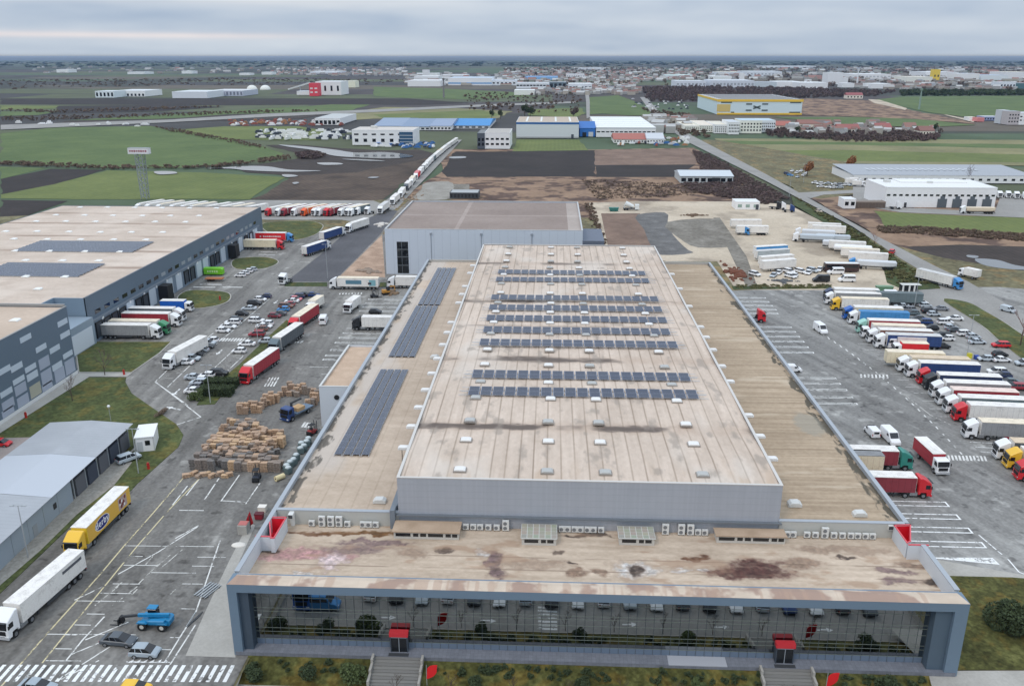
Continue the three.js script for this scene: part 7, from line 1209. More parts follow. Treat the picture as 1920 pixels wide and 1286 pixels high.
for (const [x, y, l] of [[808, 1285, 'red curved banner flag standing on the lawn right of the left steps'], [1556, 1300, 'red curved banner flag standing right of the right hand steps']]) { const t = thing('banner_flag', l, 'flag', onLawn(x, y)); part('pole', [cyl(0.03, 0.04, 3.0, -0.5, 1.5, 0, 6)], M.galv, t); const s = new THREE.Shape(); s.moveTo(-0.5, 1.0); s.lineTo(-0.4, 2.5); s.quadraticCurveTo(-0.1, 3.1, 0.85, 3.05); s.lineTo(0.75, 2.0); s.quadraticCurveTo(0.4, 1.2, -0.5, 1.0); part('cloth', new THREE.ExtrudeGeometry(s, { depth: 0.06, bevelEnabled: false, curveSegments: 8 }), mat(222, 26, 30, 0.6), t); }
{ // bins beside the right yard entrance
  const g = thing('skip', 'green metal skip beside the container bay at the yard entrance', 'skip', G(1658, 547)); part('body', slab([[-2.2, 0.3], [2.2, 0.3], [2.7, 1.9], [-2.7, 1.9]], 2.0, 0.06), mat(98, 134, 102, 0.6), g); part('rim', [box(5.5, 0.12, 2.1, 0, 1.92, 0)], mat(120, 150, 120, 0.6), g);
  const t = thing('container_bay', 'open container bay with white posts at the yard entrance', 'shelter', G(1706, 548)); part('back_panel', [box(6, 2.6, 0.1, 0, 1.3, -1.2)], M.darkGrey, t); part('roof', [box(6.2, 0.12, 2.6, 0, 2.7, 0)], mat(206, 206, 200, 0.6), t); for (const x of [-2.6, -0.6, 1.0]) part('post', [box(0.5, 2.6, 0.14, x, 1.3, 1.1)], mat(226, 226, 222, 0.6), t); part('plinth', [box(6.2, 0.4, 2.5, 0, 0.2, 0)], mat(120, 120, 118, 0.8), t);
  const s = thing('rubbish_bin', 'yellow and blue bins beside the trailers of the right row', 'bin', Z5(1430, 760)); part('bin_body', [box(1.0, 1.2, 0.9, -0.6, 0.6, 0)], mat(216, 206, 60, 0.6), s); part('bin_body', [box(1.0, 1.0, 0.9, 0.9, 0.5, 0.6)], mat(46, 74, 160, 0.6), s); part('lid', [box(1.04, 0.08, 0.94, -0.6, 1.24, 0)], mat(190, 180, 50, 0.6), s);
}
{ // heap of building machines and rubble on the sand
  const t = thing('concrete_mixer_truck', 'white mixing plant with drum at the left of the sandy yard', 'mixer', G(1180, 394)); part('drum', (() => { const g = new THREE.CylinderGeometry(1.3, 0.8, 4.2, 14).rotateZ(1.2); g.translate(0, 2.6, 0); return g; })(), mat(226, 230, 228, 0.5), t); part('frame', [box(6, 0.4, 2.0, 0, 0.9, 0)], M.darkGrey, t); part('cab', [box(2.0, 2.4, 2.3, 3.8, 1.7, 0)], mat(226, 230, 228, 0.5), t); part('windscreen', [box(0.06, 0.9, 2.0, 4.82, 2.1, 0)], M.glassCar, t); part('chute', [box(0.5, 2.0, 0.5, -2.6, 1.6, 0.4)], mat(190, 194, 192, 0.5), t); addWheels(t, [3.6, -1.0, -2.3], 0.9, true);
  const s = thing('green_skip', 'teal green skip beside the mixing plant on the sand', 'skip', G(1151, 396)); part('body', slab([[-2.0, 0.2], [2.0, 0.2], [2.4, 1.8], [-2.4, 1.8]], 2.0, 0.06), mat(48, 110, 104, 0.6), s); part('rim', [box(4.9, 0.1, 2.1, 0, 1.82, 0)], mat(70, 130, 122, 0.6), s);
}
function mound(name, label, pts, h, m, seed) { // uneven heap of loose stuff
  const P = W2(pts), c = P.reduce((s, p) => [s[0] + p[0] / P.length, s[1] + p[1] / P.length], [0, 0]), rr = rng(seed), g = [];
  const R = Math.max(...P.map(p => Math.hypot(p[0] - c[0], p[1] - c[1])));
  for (let i = 0; i < 60; i++) { const k = P[Math.floor(rr() * P.length)], q = rr(), x = mix(c[0], k[0], q) + (rr() - 0.5) * R * 0.25, z = mix(c[1], k[1], q) + (rr() - 0.5) * R * 0.15, s = h * (0.25 + 0.6 * rr()) * (1.1 - q * 0.7), e = new THREE.IcosahedronGeometry(1, 0); e.scale(s * (1 + rr()), s * 0.8, s * (0.7 + rr() * 0.6)); e.rotateY(rr() * 6); e.translate(x - c[0], s * 0.25, z - c[1]); g.push(e); }
  const o = part(name, g, m, scene, c[0], 0, c[1]); o.name = numbered(name); tag(o, label, 'heap', null, 'stuff');
}
mound('rubble_heap', 'reddish brown heap of earth beside the right wing end', [[1362, 490], [1376, 502], [1390, 520], [1404, 530], [1384, 528], [1366, 508]], 1.6, mat(112, 70, 52, 0.95), 61);
mound('rubble_heap', 'dark row of earth heaps on the sandy yard', [[1272, 404], [1300, 402], [1330, 404], [1300, 407]], 1.2, mat(104, 84, 66, 0.95), 62);
mound('rubble_heap', 'heap of broken concrete in front of the rear warehouse', [[662, 508], [690, 503], [712, 512], [690, 514]], 1.5, mat(150, 134, 120, 0.95), 63);
mound('rubble_heap', 'white rubble heap beside the field road', [[700, 422], [716, 416], [728, 420], [712, 426]], 1.3, mat(206, 200, 192, 0.95), 64);
mound('rubble_heap', 'brown heap of earth by the striped bays of the left wing', [[716, 548], [736, 545], [746, 552], [730, 556]], 1.3, mat(130, 108, 86, 0.95), 65);
mound('rubble_heap', 'heap of grey debris among the cars of the gravel yard', [[1440, 526], [1475, 524], [1500, 528], [1470, 533]], 1.1, mat(96, 98, 100, 0.95), 66);
mound('rubble_heap', 'row of rubble beside the field road behind the queue', [[735, 400], [756, 385], [790, 356], [770, 362]], 1.0, mat(150, 130, 110, 0.95), 67);
// ---------------------------------------------------------------- what stands before the office, below the camera: the glass mirrors it
{
  const fl = sheet([[-38, ZF + 0.08], [51, ZF + 0.08], [51, -86.6], [-38, -86.6]], 0); { const p = fl.attributes.position; for (let i = 0; i < p.count; i++) p.setY(i, lawnY(p.getZ(i))); fl.computeVertexNormals(); }
  struct('front_lawn', fl, M.lawnGold);
  struct('terrace_wall', [bx(X0 + 0.3, -1.4, ZF + 0.06, X1 - 0.3, 0.1, ZF - 0.2)], M.darkGrey);
  struct('front_road', sheet([[-37.6, -86.6], [51.2, -86.6], [51.2, 160], [-37.6, 160]], -1.12), M.road);
  struct('front_kerb', [bx(-38, -1.5, -86.75, 51, -0.98, -86.55)], M.kerb);
  for (let i = 0; i < 7; i++) { scene.add(Object.assign(mark(M.paintFresh, line2(-1.0, -85.8 + i * 0.78, 1.7, -85.8 + i * 0.78, 0.42, -1.11)), {})); scene.children[scene.children.length - 1].userData.kind = 'structure'; scene.children[scene.children.length - 1].name = numbered('road_marking'); }
  for (const x of [-22, -8, 11.5, 24, 38]) { const o = mark(M.paintFresh, merge([sheet([[x - 0.9, -84.5], [x + 0.4, -84.5], [x + 0.4, -84.25], [x - 0.9, -84.25]], -1.11), sheet([[x + 0.4, -84.9], [x + 1.3, -84.38], [x + 0.4, -83.9]], -1.106)])); o.name = numbered('road_marking'); o.userData.kind = 'structure'; scene.add(o); }
  van('blue delivery van parked on the road before the left end of the glass', 'sky', { windows: true }).position.set(-29, -1.12, -82.5);
  place(boxTruck('blue box truck at the far left end of the road before the glass', { cab: 'blue', side: 'blue', len: 4.4 }), new THREE.Vector3(-34.2, 0, -83.6), 0, -1, 0, -1.12);
  const cs = ['white', 'black', 'silver', 'white', 'dgrey', 'white', 'silver', 'black', 'white', 'white', 'silver', 'white', 'dgrey', 'black', 'white', 'silver', 'dblue', 'white', 'black', 'dgrey'];
  cs.forEach((c, i) => { const k = ['hatch', 'sedan', 'suv'][(i * 5) % 3]; car(k, c, cName[c] + ' ' + kName[k] + ' parked along the road before the glass, ' + ordinal[i] + ' from left', new THREE.Vector3(-25 + i * 3.7, 0, -79.4), i % 4 ? 0 : 0.02, i % 3 ? -1 : 1, { group: 'cars parked before the office', y: -1.12 }); });
  for (let i = 0; i < 9; i++) bareTree('young_tree', 'young bare tree on the kerb before the glass, ' + ordinal[i] + ' from the left', new THREE.Vector3(-18 + i * 6.6 + (i > 1 ? 1 : 0), -1.1, -86.1), 2.6, 30 + i % 3, LM.bark, 'young trees before the office');
}
// ---------------------------------------------------------------- buildings in the distance
const wallCols = new Map();
function farHall(name, label, cat, x0, x1, yb, ye, yk, wall, roof, o = {}) {
  const pb = G((x0 + x1) / 2, yb), a = G(x0, yb), b = G(x1, yb), h = Math.max(2.4, heightAt(pb, ye)), w = b.x - a.x;
  let d = yk ? Math.abs(G((x0 + x1) / 2, yk, h).z - G((x0 + x1) / 2, ye, h).z) : w * 0.5; d = Math.min(o.maxD || 160, o.cap ? Math.max(14, w * 1.3) : 999, Math.max(6, d));
  const t = thing(name, label, cat, [(a.x + b.x) / 2, 0, pb.z], 0, o.group), wm = mat(...wall, 0.6, { ill: 0.72 }), rm = mat(...roof, 0.6);
  part('wall', [box(w, h, d, 0, h / 2, -d / 2)], wm, t);
  if (o.pitch) { const s = slab([[-d / 2 - 0.4, 0], [0, o.pitch * d / 2], [d / 2 + 0.4, 0], [d / 2 + 0.4, -0.25], [-d / 2 - 0.4, -0.25]], w + 0.8, 0); s.rotateY(Math.PI / 2); part('roof', s, rm, t, 0, h, -d / 2); }
  else { part('roof', [box(w - 0.8, 0.3, d - 0.8, 0, h + 0.08, -d / 2)], rm, t); part('parapet', [box(w + 0.1, 0.5, 0.35, 0, h, -0.1), box(0.35, 0.5, d, -w / 2 + 0.12, h + 0.001, -d / 2), box(0.35, 0.5, d, w / 2 - 0.12, h + 0.001, -d / 2)], mat(...(o.trim || wall.map(v => Math.min(240, v + 14))), 0.6, { ill: 0.8 }), t); }
  for (const [fy, n, fw, fh, c] of o.win || []) { const wmt = c ? mat(...c, 0.4) : M.glassDark, ww = w / n * fw, hh = h * fh; for (let i = 0; i < n; i++) part('window', box(ww, hh, 0.12, -w / 2 + w * (i + 0.5) / n, h * fy, 0.05), wmt, t); }
  for (const [fx, fw, fh, c] of o.doors || []) part('door', box(w * fw, h * fh, 0.14, -w / 2 + w * fx, h * fh / 2, 0.06), mat(...(c || [70, 76, 84]), 0.6), t);
  for (const [fy, fh, c] of o.bands || []) part('band', [box(w + 0.14, h * fh, 0.16, 0, h * fy, 0.02)], mat(...c, 0.5, { ill: 0.75 }), t);
  for (const [fx, fz, s] of o.units || []) part('roof_unit', box(s, s * 0.5, s, -w / 2 + w * fx, h + s * 0.25, -d * fz), mat(206, 206, 202, 0.6), t);
  return Object.assign(t, { dims: { w, h, d } });
}
const WH = [228, 230, 230], LG = [198, 202, 206], GR = [158, 164, 170], TAN = [188, 170, 150], BLU = [72, 120, 170], RED = [168, 100, 86], CRM = [222, 214, 196];
// the depot on the right
{
  const t = farHall('depot', 'white lorry depot with four dark gates and a strip of windows', 'depot', 1660, 1863, 389, 352, 337, [226, 230, 234], [230, 230, 228], { win: [[0.62, 18, 0.55, 0.09]], units: [[0.12, 0.6, 3], [0.5, 0.5, 2.4]] });
  const { w, h, d } = t.dims; for (let i = 0; i < 4; i++) { const x = w * (0.02 + 0.135 * i); part('gate', [box(4.6, h * 0.44, 0.2, x, h * 0.22, 0.12), box(2.2, h * 0.14, 0.2, x, h * 0.51, 0.12)], mat(92, 100, 106, 0.6), t); }
  part('roof_step', [box(w * 0.62, 0.9, d * 0.4, w * 0.04, h + 0.5, -d * 0.7)], mat(234, 234, 232, 0.6), t); part('door', box(1.2, 2.4, 0.14, -w * 0.31, 1.2, 0.06), M.darkGrey, t);
}
{
  const t = farHall('long_hangar', 'very long hangar with light grey sloping roof behind the white depot', 'hangar', 1603, 1935, 343, 330, 314, [222, 226, 230], [168, 172, 176], { maxD: 48, win: [[0.5, 22, 0.4, 0.3]] });
  const { w, h, d } = t.dims, g = new THREE.PlaneGeometry(w + 1, Math.hypot(d, 1.6)); g.rotateX(-Math.PI / 2 + Math.atan2(1.6, d)); part('sloping_roof', g, mat(164, 168, 173, 0.7), t, 0, h + 1.2, -d / 2);
  for (let i = 0; i < 18; i++) part('rooflight', box(1.4, 0.2, d * 0.22, -w * 0.36 + i * w * 0.036, h + 1.35, -d * 0.5), mat(200, 204, 208, 0.5), t);
}
farHall('portable_office', 'white portable office at the back of the gravel yard', 'cabin', 1380, 1424, 393, 379, 373, [214, 218, 218], [226, 228, 226], { win: [[0.5, 3, 0.5, 0.4, [150, 170, 160]]], doors: [[0.9, 0.12, 0.7]] });
farHall('dark_shed', 'long low shed with pale roof and dark open bays on the waste ground', 'shed', 1276, 1374, 343, 330, 320, [168, 172, 172], [200, 206, 210], { pitch: 0.16, win: [[0.45, 8, 0.7, 0.5]], doors: [[0.68, 0.16, 0.75, [40, 42, 46]]] });
farHall('dark_shed', 'low dark shed with pale roof directly behind the rear warehouse', 'shed', 843, 897, 372, 362, 356, [58, 60, 64], [170, 172, 172], { win: [[0.5, 8, 0.5, 0.6, [40, 42, 46]]] });
farHall('gate_house', 'small white gate house by the depot entrance', 'cabin', 1582, 1604, 391, 374, 369, [214, 214, 210], [220, 222, 220], { win: [[0.55, 2, 0.6, 0.4]] }); farHall('hedge_wall', 'brown panelled wall beside the small white gate house', 'wall', 1604, 1660, 390, 379, 377, [116, 102, 92], [130, 118, 106], { win: [[0.5, 9, 0.9, 0.8, [104, 92, 84]]] });
// middle distance
{
  const t = farHall('blue_trimmed_hall', 'large grey hall with blue roof edge behind the black field', 'hall', 968, 1085, 259, 229, 219, [186, 190, 192], TAN, { bands: [[0.93, 0.12, [34, 84, 140]], [0.05, 0.08, [150, 152, 152]]], doors: [[0.9, 0.04, 0.25]] });
  const { w, h, d } = t.dims; for (let i = 0; i < 4; i++) part('rooflight_strip', box(w * 0.03, 0.3, d * 0.84, -w * 0.34 + i * w * 0.235, h + 0.3, -d / 2), mat(226, 226, 220, 0.5), t);
}
farHall('blue_annex', 'blue cabin buildings between the two big halls', 'shed', 1087, 1116, 256, 240, 233, [40, 100, 168], [46, 108, 180], { pitch: 0.2, doors: [[0.3, 0.25, 0.5, [30, 34, 40]], [0.72, 0.3, 0.55, [210, 214, 216]]] });
{
  const t = farHall('white_hall', 'broad white roofed hall right of the blue trimmed hall', 'hall', 1118, 1229, 257, 239, 219, [206, 208, 208], [236, 238, 238], { win: [[0.55, 13, 0.75, 0.12]], bands: [[0.92, 0.1, [180, 184, 184]]] });
  const { w, h, d } = t.dims; for (let i = 0; i < 5; i++) part('roof_ridge', box(w * 0.96, 0.25, 0.5, 0, h + 0.3, -d * (0.15 + 0.17 * i)), mat(212, 214, 214, 0.5), t);
}
farHall('red_roof_house', 'low building with long red roof before the white hall', 'house', 1151, 1212, 268, 261, 255, [208, 206, 200], RED, { pitch: 0.25, win: [[0.45, 12, 0.5, 0.35]] }); farHall('pale_house', 'pale house with grey roof right of the red roofed one', 'house', 1213, 1245, 269, 260, 255, [206, 206, 204], LG, { pitch: 0.3, win: [[0.45, 6, 0.5, 0.35]] });
farHall('grey_office', 'grey and white office block left of the blue trimmed hall', 'office', 909, 956, 279, 249, 241, [206, 209, 212], [178, 172, 164], { win: [[0.62, 5, 0.6, 0.12], [0.3, 5, 0.6, 0.12]] }); farHall('dark_office', 'dark fronted block joined to the grey office', 'office', 895, 909, 279, 250, 243, [72, 78, 86], [120, 122, 122], { win: [[0.6, 2, 0.6, 0.2], [0.3, 2, 0.6, 0.2]] });
{ const t = farHall('white_office', 'white truck dealer building with glazed corner behind the flooded field', 'office', 660, 776, 272, 244, 238, [222, 222, 216], [206, 198, 188], { maxD: 40, win: [[0.72, 7, 0.5, 0.1], [0.32, 7, 0.4, 0.22]], units: [[0.3, 0.5, 5]] }); const { w, h } = t.dims; part('glazed_corner', [box(w * 0.22, h * 0.86, 0.3, w * 0.38, h * 0.46, 0.1)], mat(60, 92, 120, 0.2), t); for (let i = 1; i < 4; i++) part('glass_band', box(w * 0.22, h * 0.04, 0.2, w * 0.38, h * i * 0.22, 0.28), mat(190, 196, 200, 0.5), t); }
{ // blue roofed yard halls
  const defs = [[700, 752, 243, 236, 221, [140, 156, 178]], [752, 806, 244, 237, 222, [128, 146, 170]], [806, 846, 244, 236, 222, [142, 157, 180]], [846, 918, 241, 235, 222, [66, 140, 200]]];
  defs.forEach(([a, b, yb, ye, yk, c], i) => { const t = farHall('blue_roof_hall', ['first grey blue roofed hall of the row, counted from the left', 'second grey blue roofed hall of the row, with open dark front', 'third grey blue roofed hall of the row, with white gable wall', 'bright blue roofed hall at the right end of the row'][i], 'hall', a, b, yb, ye, yk, i === 2 ? WH : [186, 188, 190], c, { pitch: 0.07, win: [[0.45, 6, 0.6, 0.4]] }); });
}
farHall('machine_hall', 'grey showroom with open pillared front among red machines', 'hall', 590, 638, 234, 222, 213, [206, 208, 206], [188, 190, 188], { win: [[0.4, 6, 0.7, 0.6]] });
{ // machines and cars of the dealers: countable only as clusters of colour
  const rr = rng(404), cs = [[236, 236, 236], [150, 84, 70], [172, 122, 84], [230, 230, 226], [60, 66, 80], [60, 110, 170], [200, 200, 204]];
  const group = (label, x0, x1, y0, y1, n, sx, only) => { const gs = new Map(); for (let i = 0; i < n; i++) { const p = G(mix(x0, x1, rr()), mix(y0, y1, rr())), ci = only ? only[Math.floor(rr() * only.length)] : Math.floor(rr() * cs.length), l = 3.5 + rr() * sx, h = 1.4 + rr() * sx * 0.25, a = (rr() - 0.5) * 0.24 + (rr() < 0.3 ? 1.4 : 0), g = merge([box(l, h * 0.6, 1.9, p.x, 0.3 + h * 0.3, p.z, a), box(l * 0.55, h * 0.5, 1.7, p.x, 0.3 + h * 0.8, p.z, a)]); if (!gs.has(ci)) gs.set(ci, []); gs.get(ci).push(g); } const t = thing('parked_vehicles', label, 'vehicles'); t.userData.kind = 'stuff'; for (const [ci, l] of gs) { const o = part('vehicles', l, mat(...cs[ci], 0.5), t); o.userData.kind = 'stuff'; } };
  group('crowd of red and orange farm machines around the pillared showroom', 430, 640, 226, 236, 90, 6, [1, 2, 3, 0, 1]); group('rows of white trailers and trucks left of the white dealer building', 480, 660, 246, 262, 70, 10, [0, 3, 4, 0]); group('cars and blue trucks in front of the white dealer building', 700, 815, 268, 278, 60, 3, [0, 4, 5, 0]);
  group('cars and trucks parked along the road by the white hall', 1150, 1290, 258, 274, 60, 3);
  const dc = ['white', 'white', 'silver', 'white', 'grey', 'white', 'white', 'silver'];
  [[1516, 344], [1524, 346], [1538, 345], [1553, 347], [1560, 348], [1568, 348], [1576, 347], [1584, 349], [1540, 352], [1550, 353], [1560, 353], [1524, 351]].forEach(([x, y], i) => car(['hatch', 'suv', 'sedan'][i % 3], dc[i % 8], cName[dc[i % 8]] + ' ' + kName[['hatch', 'suv', 'sedan'][i % 3]] + ' in front of the depot entrance, ' + ordinal[i] + ' of the cluster', G(x, y), 1, 0.1, { far: true, group: 'cars by the depot entrance' }));
  [[1608, 346], [1622, 350], [1616, 345]].forEach(([x, y], i) => place(boxTruck('white box truck beside the left end of the depot, ' + ordinal[i] + ' of three', { cab: 'white', side: 'white', len: 5 }), G(x, y), 1, 0.2));
  [[1876, 372], [1892, 372], [1908, 373], [1924, 374], [1940, 375]].forEach(([x, y], i) => place(semi('white tractor unit at the right end of the depot, ' + ordinal[i] + ' from left', { cab: 'white', side: null, far: true, group: 'tractor units beside the depot' }), G(x, y), -0.1, 1));
  [[1480, 322, 'white'], [1488, 325, 'white'], [1497, 322, 'white'], [1482, 330, 'sky'], [1490, 333, 'silver'], [1500, 330, 'white'], [1506, 326, 'white'], [1476, 327, 'navy']].forEach(([x, y, c], i) => car(['hatch', 'suv'][i % 2], c, cName[c] + ' car beside the right road before the depot, ' + ordinal[i] + ' of the cluster', G(x, y), 0.5, 0.86, { far: true, group: 'cars beside the right road' }));
  place(semi('small truck with beige load standing before the depot gates', { cab: 'white', side: 'beige', kind: 'tipper', far: true }), G(1800, 400), -1, -0.03); place(semi('white tractor unit on the yellow ground before the depot wall', { cab: 'white', side: null, far: true }), G(1690, 392), 1, 0);
  group('far vehicles on the highway crossing the left fields', 20, 300, 229, 238, 12, 8, [0, 0, 3]); group('cars on the road near the woods at the right of the town', 1180, 1290, 186, 206, 40, 2, [0, 4, 6]);
}
{ // yellow edged logistics hall
  const t = farHall('yellow_hall', 'huge pale hall with yellow edges and dark cross marks on its front', 'hall', 1346, 1502, 215, 187, 177, [186, 200, 204], [176, 176, 176], { maxD: 220 }); const { w, h, d } = t.dims, y = mat(226, 178, 62, 0.6, { ill: 0.8 }), g = mat(84, 96, 92, 0.6);
  part('yellow_edge', [box(w + 2, h * 0.16, 0.6, 0, h * 0.95, 0.2)], y, t); part('yellow_edge', [box(w + 1, h * 0.12, 0.5, 0, h * 0.06, 0.2)], y, t); part('yellow_edge', [box(0.6, h * 0.14, d, -w / 2 - 0.2, h * 0.95, -d / 2)], y, t); part('yellow_corner', [box(w * 0.16, h * 0.5, 0.4, -w * 0.43, h * 0.45, 0.1)], mat(214, 190, 120, 0.6), t);
  for (const [x0, y0, l, r] of [[-0.40, 0.83, 0.13, 0], [0.42, 0.83, 0.13, 0], [0.42, 0.16, 0.13, 0], [-0.13, 0.72, 0.07, 0], [0.06, 0.72, 0.07, 0], [-0.13, 0.3, 0.07, 0], [0.06, 0.3, 0.07, 0], [-0.035, 0.5, 0.09, 0.35], [-0.035, 0.5, 0.09, -0.35], [-0.32, 0.15, 0.04, 0]]) { const q = box(w * l, h * 0.09, 0.3, 0, 0, 0); q.rotateZ(r); part('dark_stripe', q, g, t, w * x0, h * y0, 0.25); }
  for (let i = 0; i < 9; i++) part('roof_ridge', box(w * 0.9, 0.5, 2, 0, h + 0.5, -d * (0.08 + 0.1 * i)), mat(158, 158, 158, 0.6), t);
}
{ // housing by the yellow hall
  const hs = [[1284, 1312, 247, 236, 228, CRM, CRM, 'flat cream block with dark openings at the left end of the pale blocks'], [1312, 1340, 248, 235, 226, CRM, [226, 214, 196], 'cream block with sandy roof in the pale blocks'], [1340, 1366, 250, 234, 227, [226, 220, 208], CRM, 'cream apartment block beside the red shop front'], [1366, 1386, 252, 229, 224, WH, LG, 'tall white apartment block in the pale blocks'], [1388, 1428, 250, 226, 222, CRM, [184, 204, 214], 'long cream apartment block with pale blue roof'], [1428, 1453, 248, 226, 222, [200, 204, 208], [184, 204, 214], 'grey apartment block with pale blue roof at the right end']];
  for (const [a, b, yb, ye, yk, w, r, l] of hs) farHall('apartment_block', l, 'apartment block', a, b, yb, ye, yk, w, r, { win: [[0.75, 7, 0.5, 0.12], [0.5, 7, 0.5, 0.12], [0.25, 7, 0.5, 0.12]] });
  farHall('red_shop', 'small red shop front below the cream apartment blocks', 'shop', 1346, 1370, 250, 241, 238, [150, 48, 60], [170, 60, 70], { win: [[0.4, 5, 0.7, 0.3]] });
  for (const [a, b, yb, ye, c, l] of [[1456, 1484, 240, 233, RED, 'red walled terrace right of the pale blocks'], [1498, 1560, 236, 230, [140, 96, 84], 'long brown roofed farm house on the green strip'], [1572, 1612, 246, 239, [150, 88, 80], 'bright red roofed house among the dark trees'], [1644, 1672, 244, 237, [152, 86, 80], 'second bright red roofed house among the dark trees, further right'], [1726, 1752, 251, 243, [130, 88, 78], 'brown roofed house at the end of the dark trees'], [1588, 1618, 182, 176, [150, 84, 84], 'red church like house beside the far green field']]) farHall('house', l, 'house', a, b, yb + 3, ye + 2, ye - 3, [206, 196, 182], c, { pitch: 0.5, maxD: 16, win: [[0.5, 5, 0.4, 0.4]] });
}
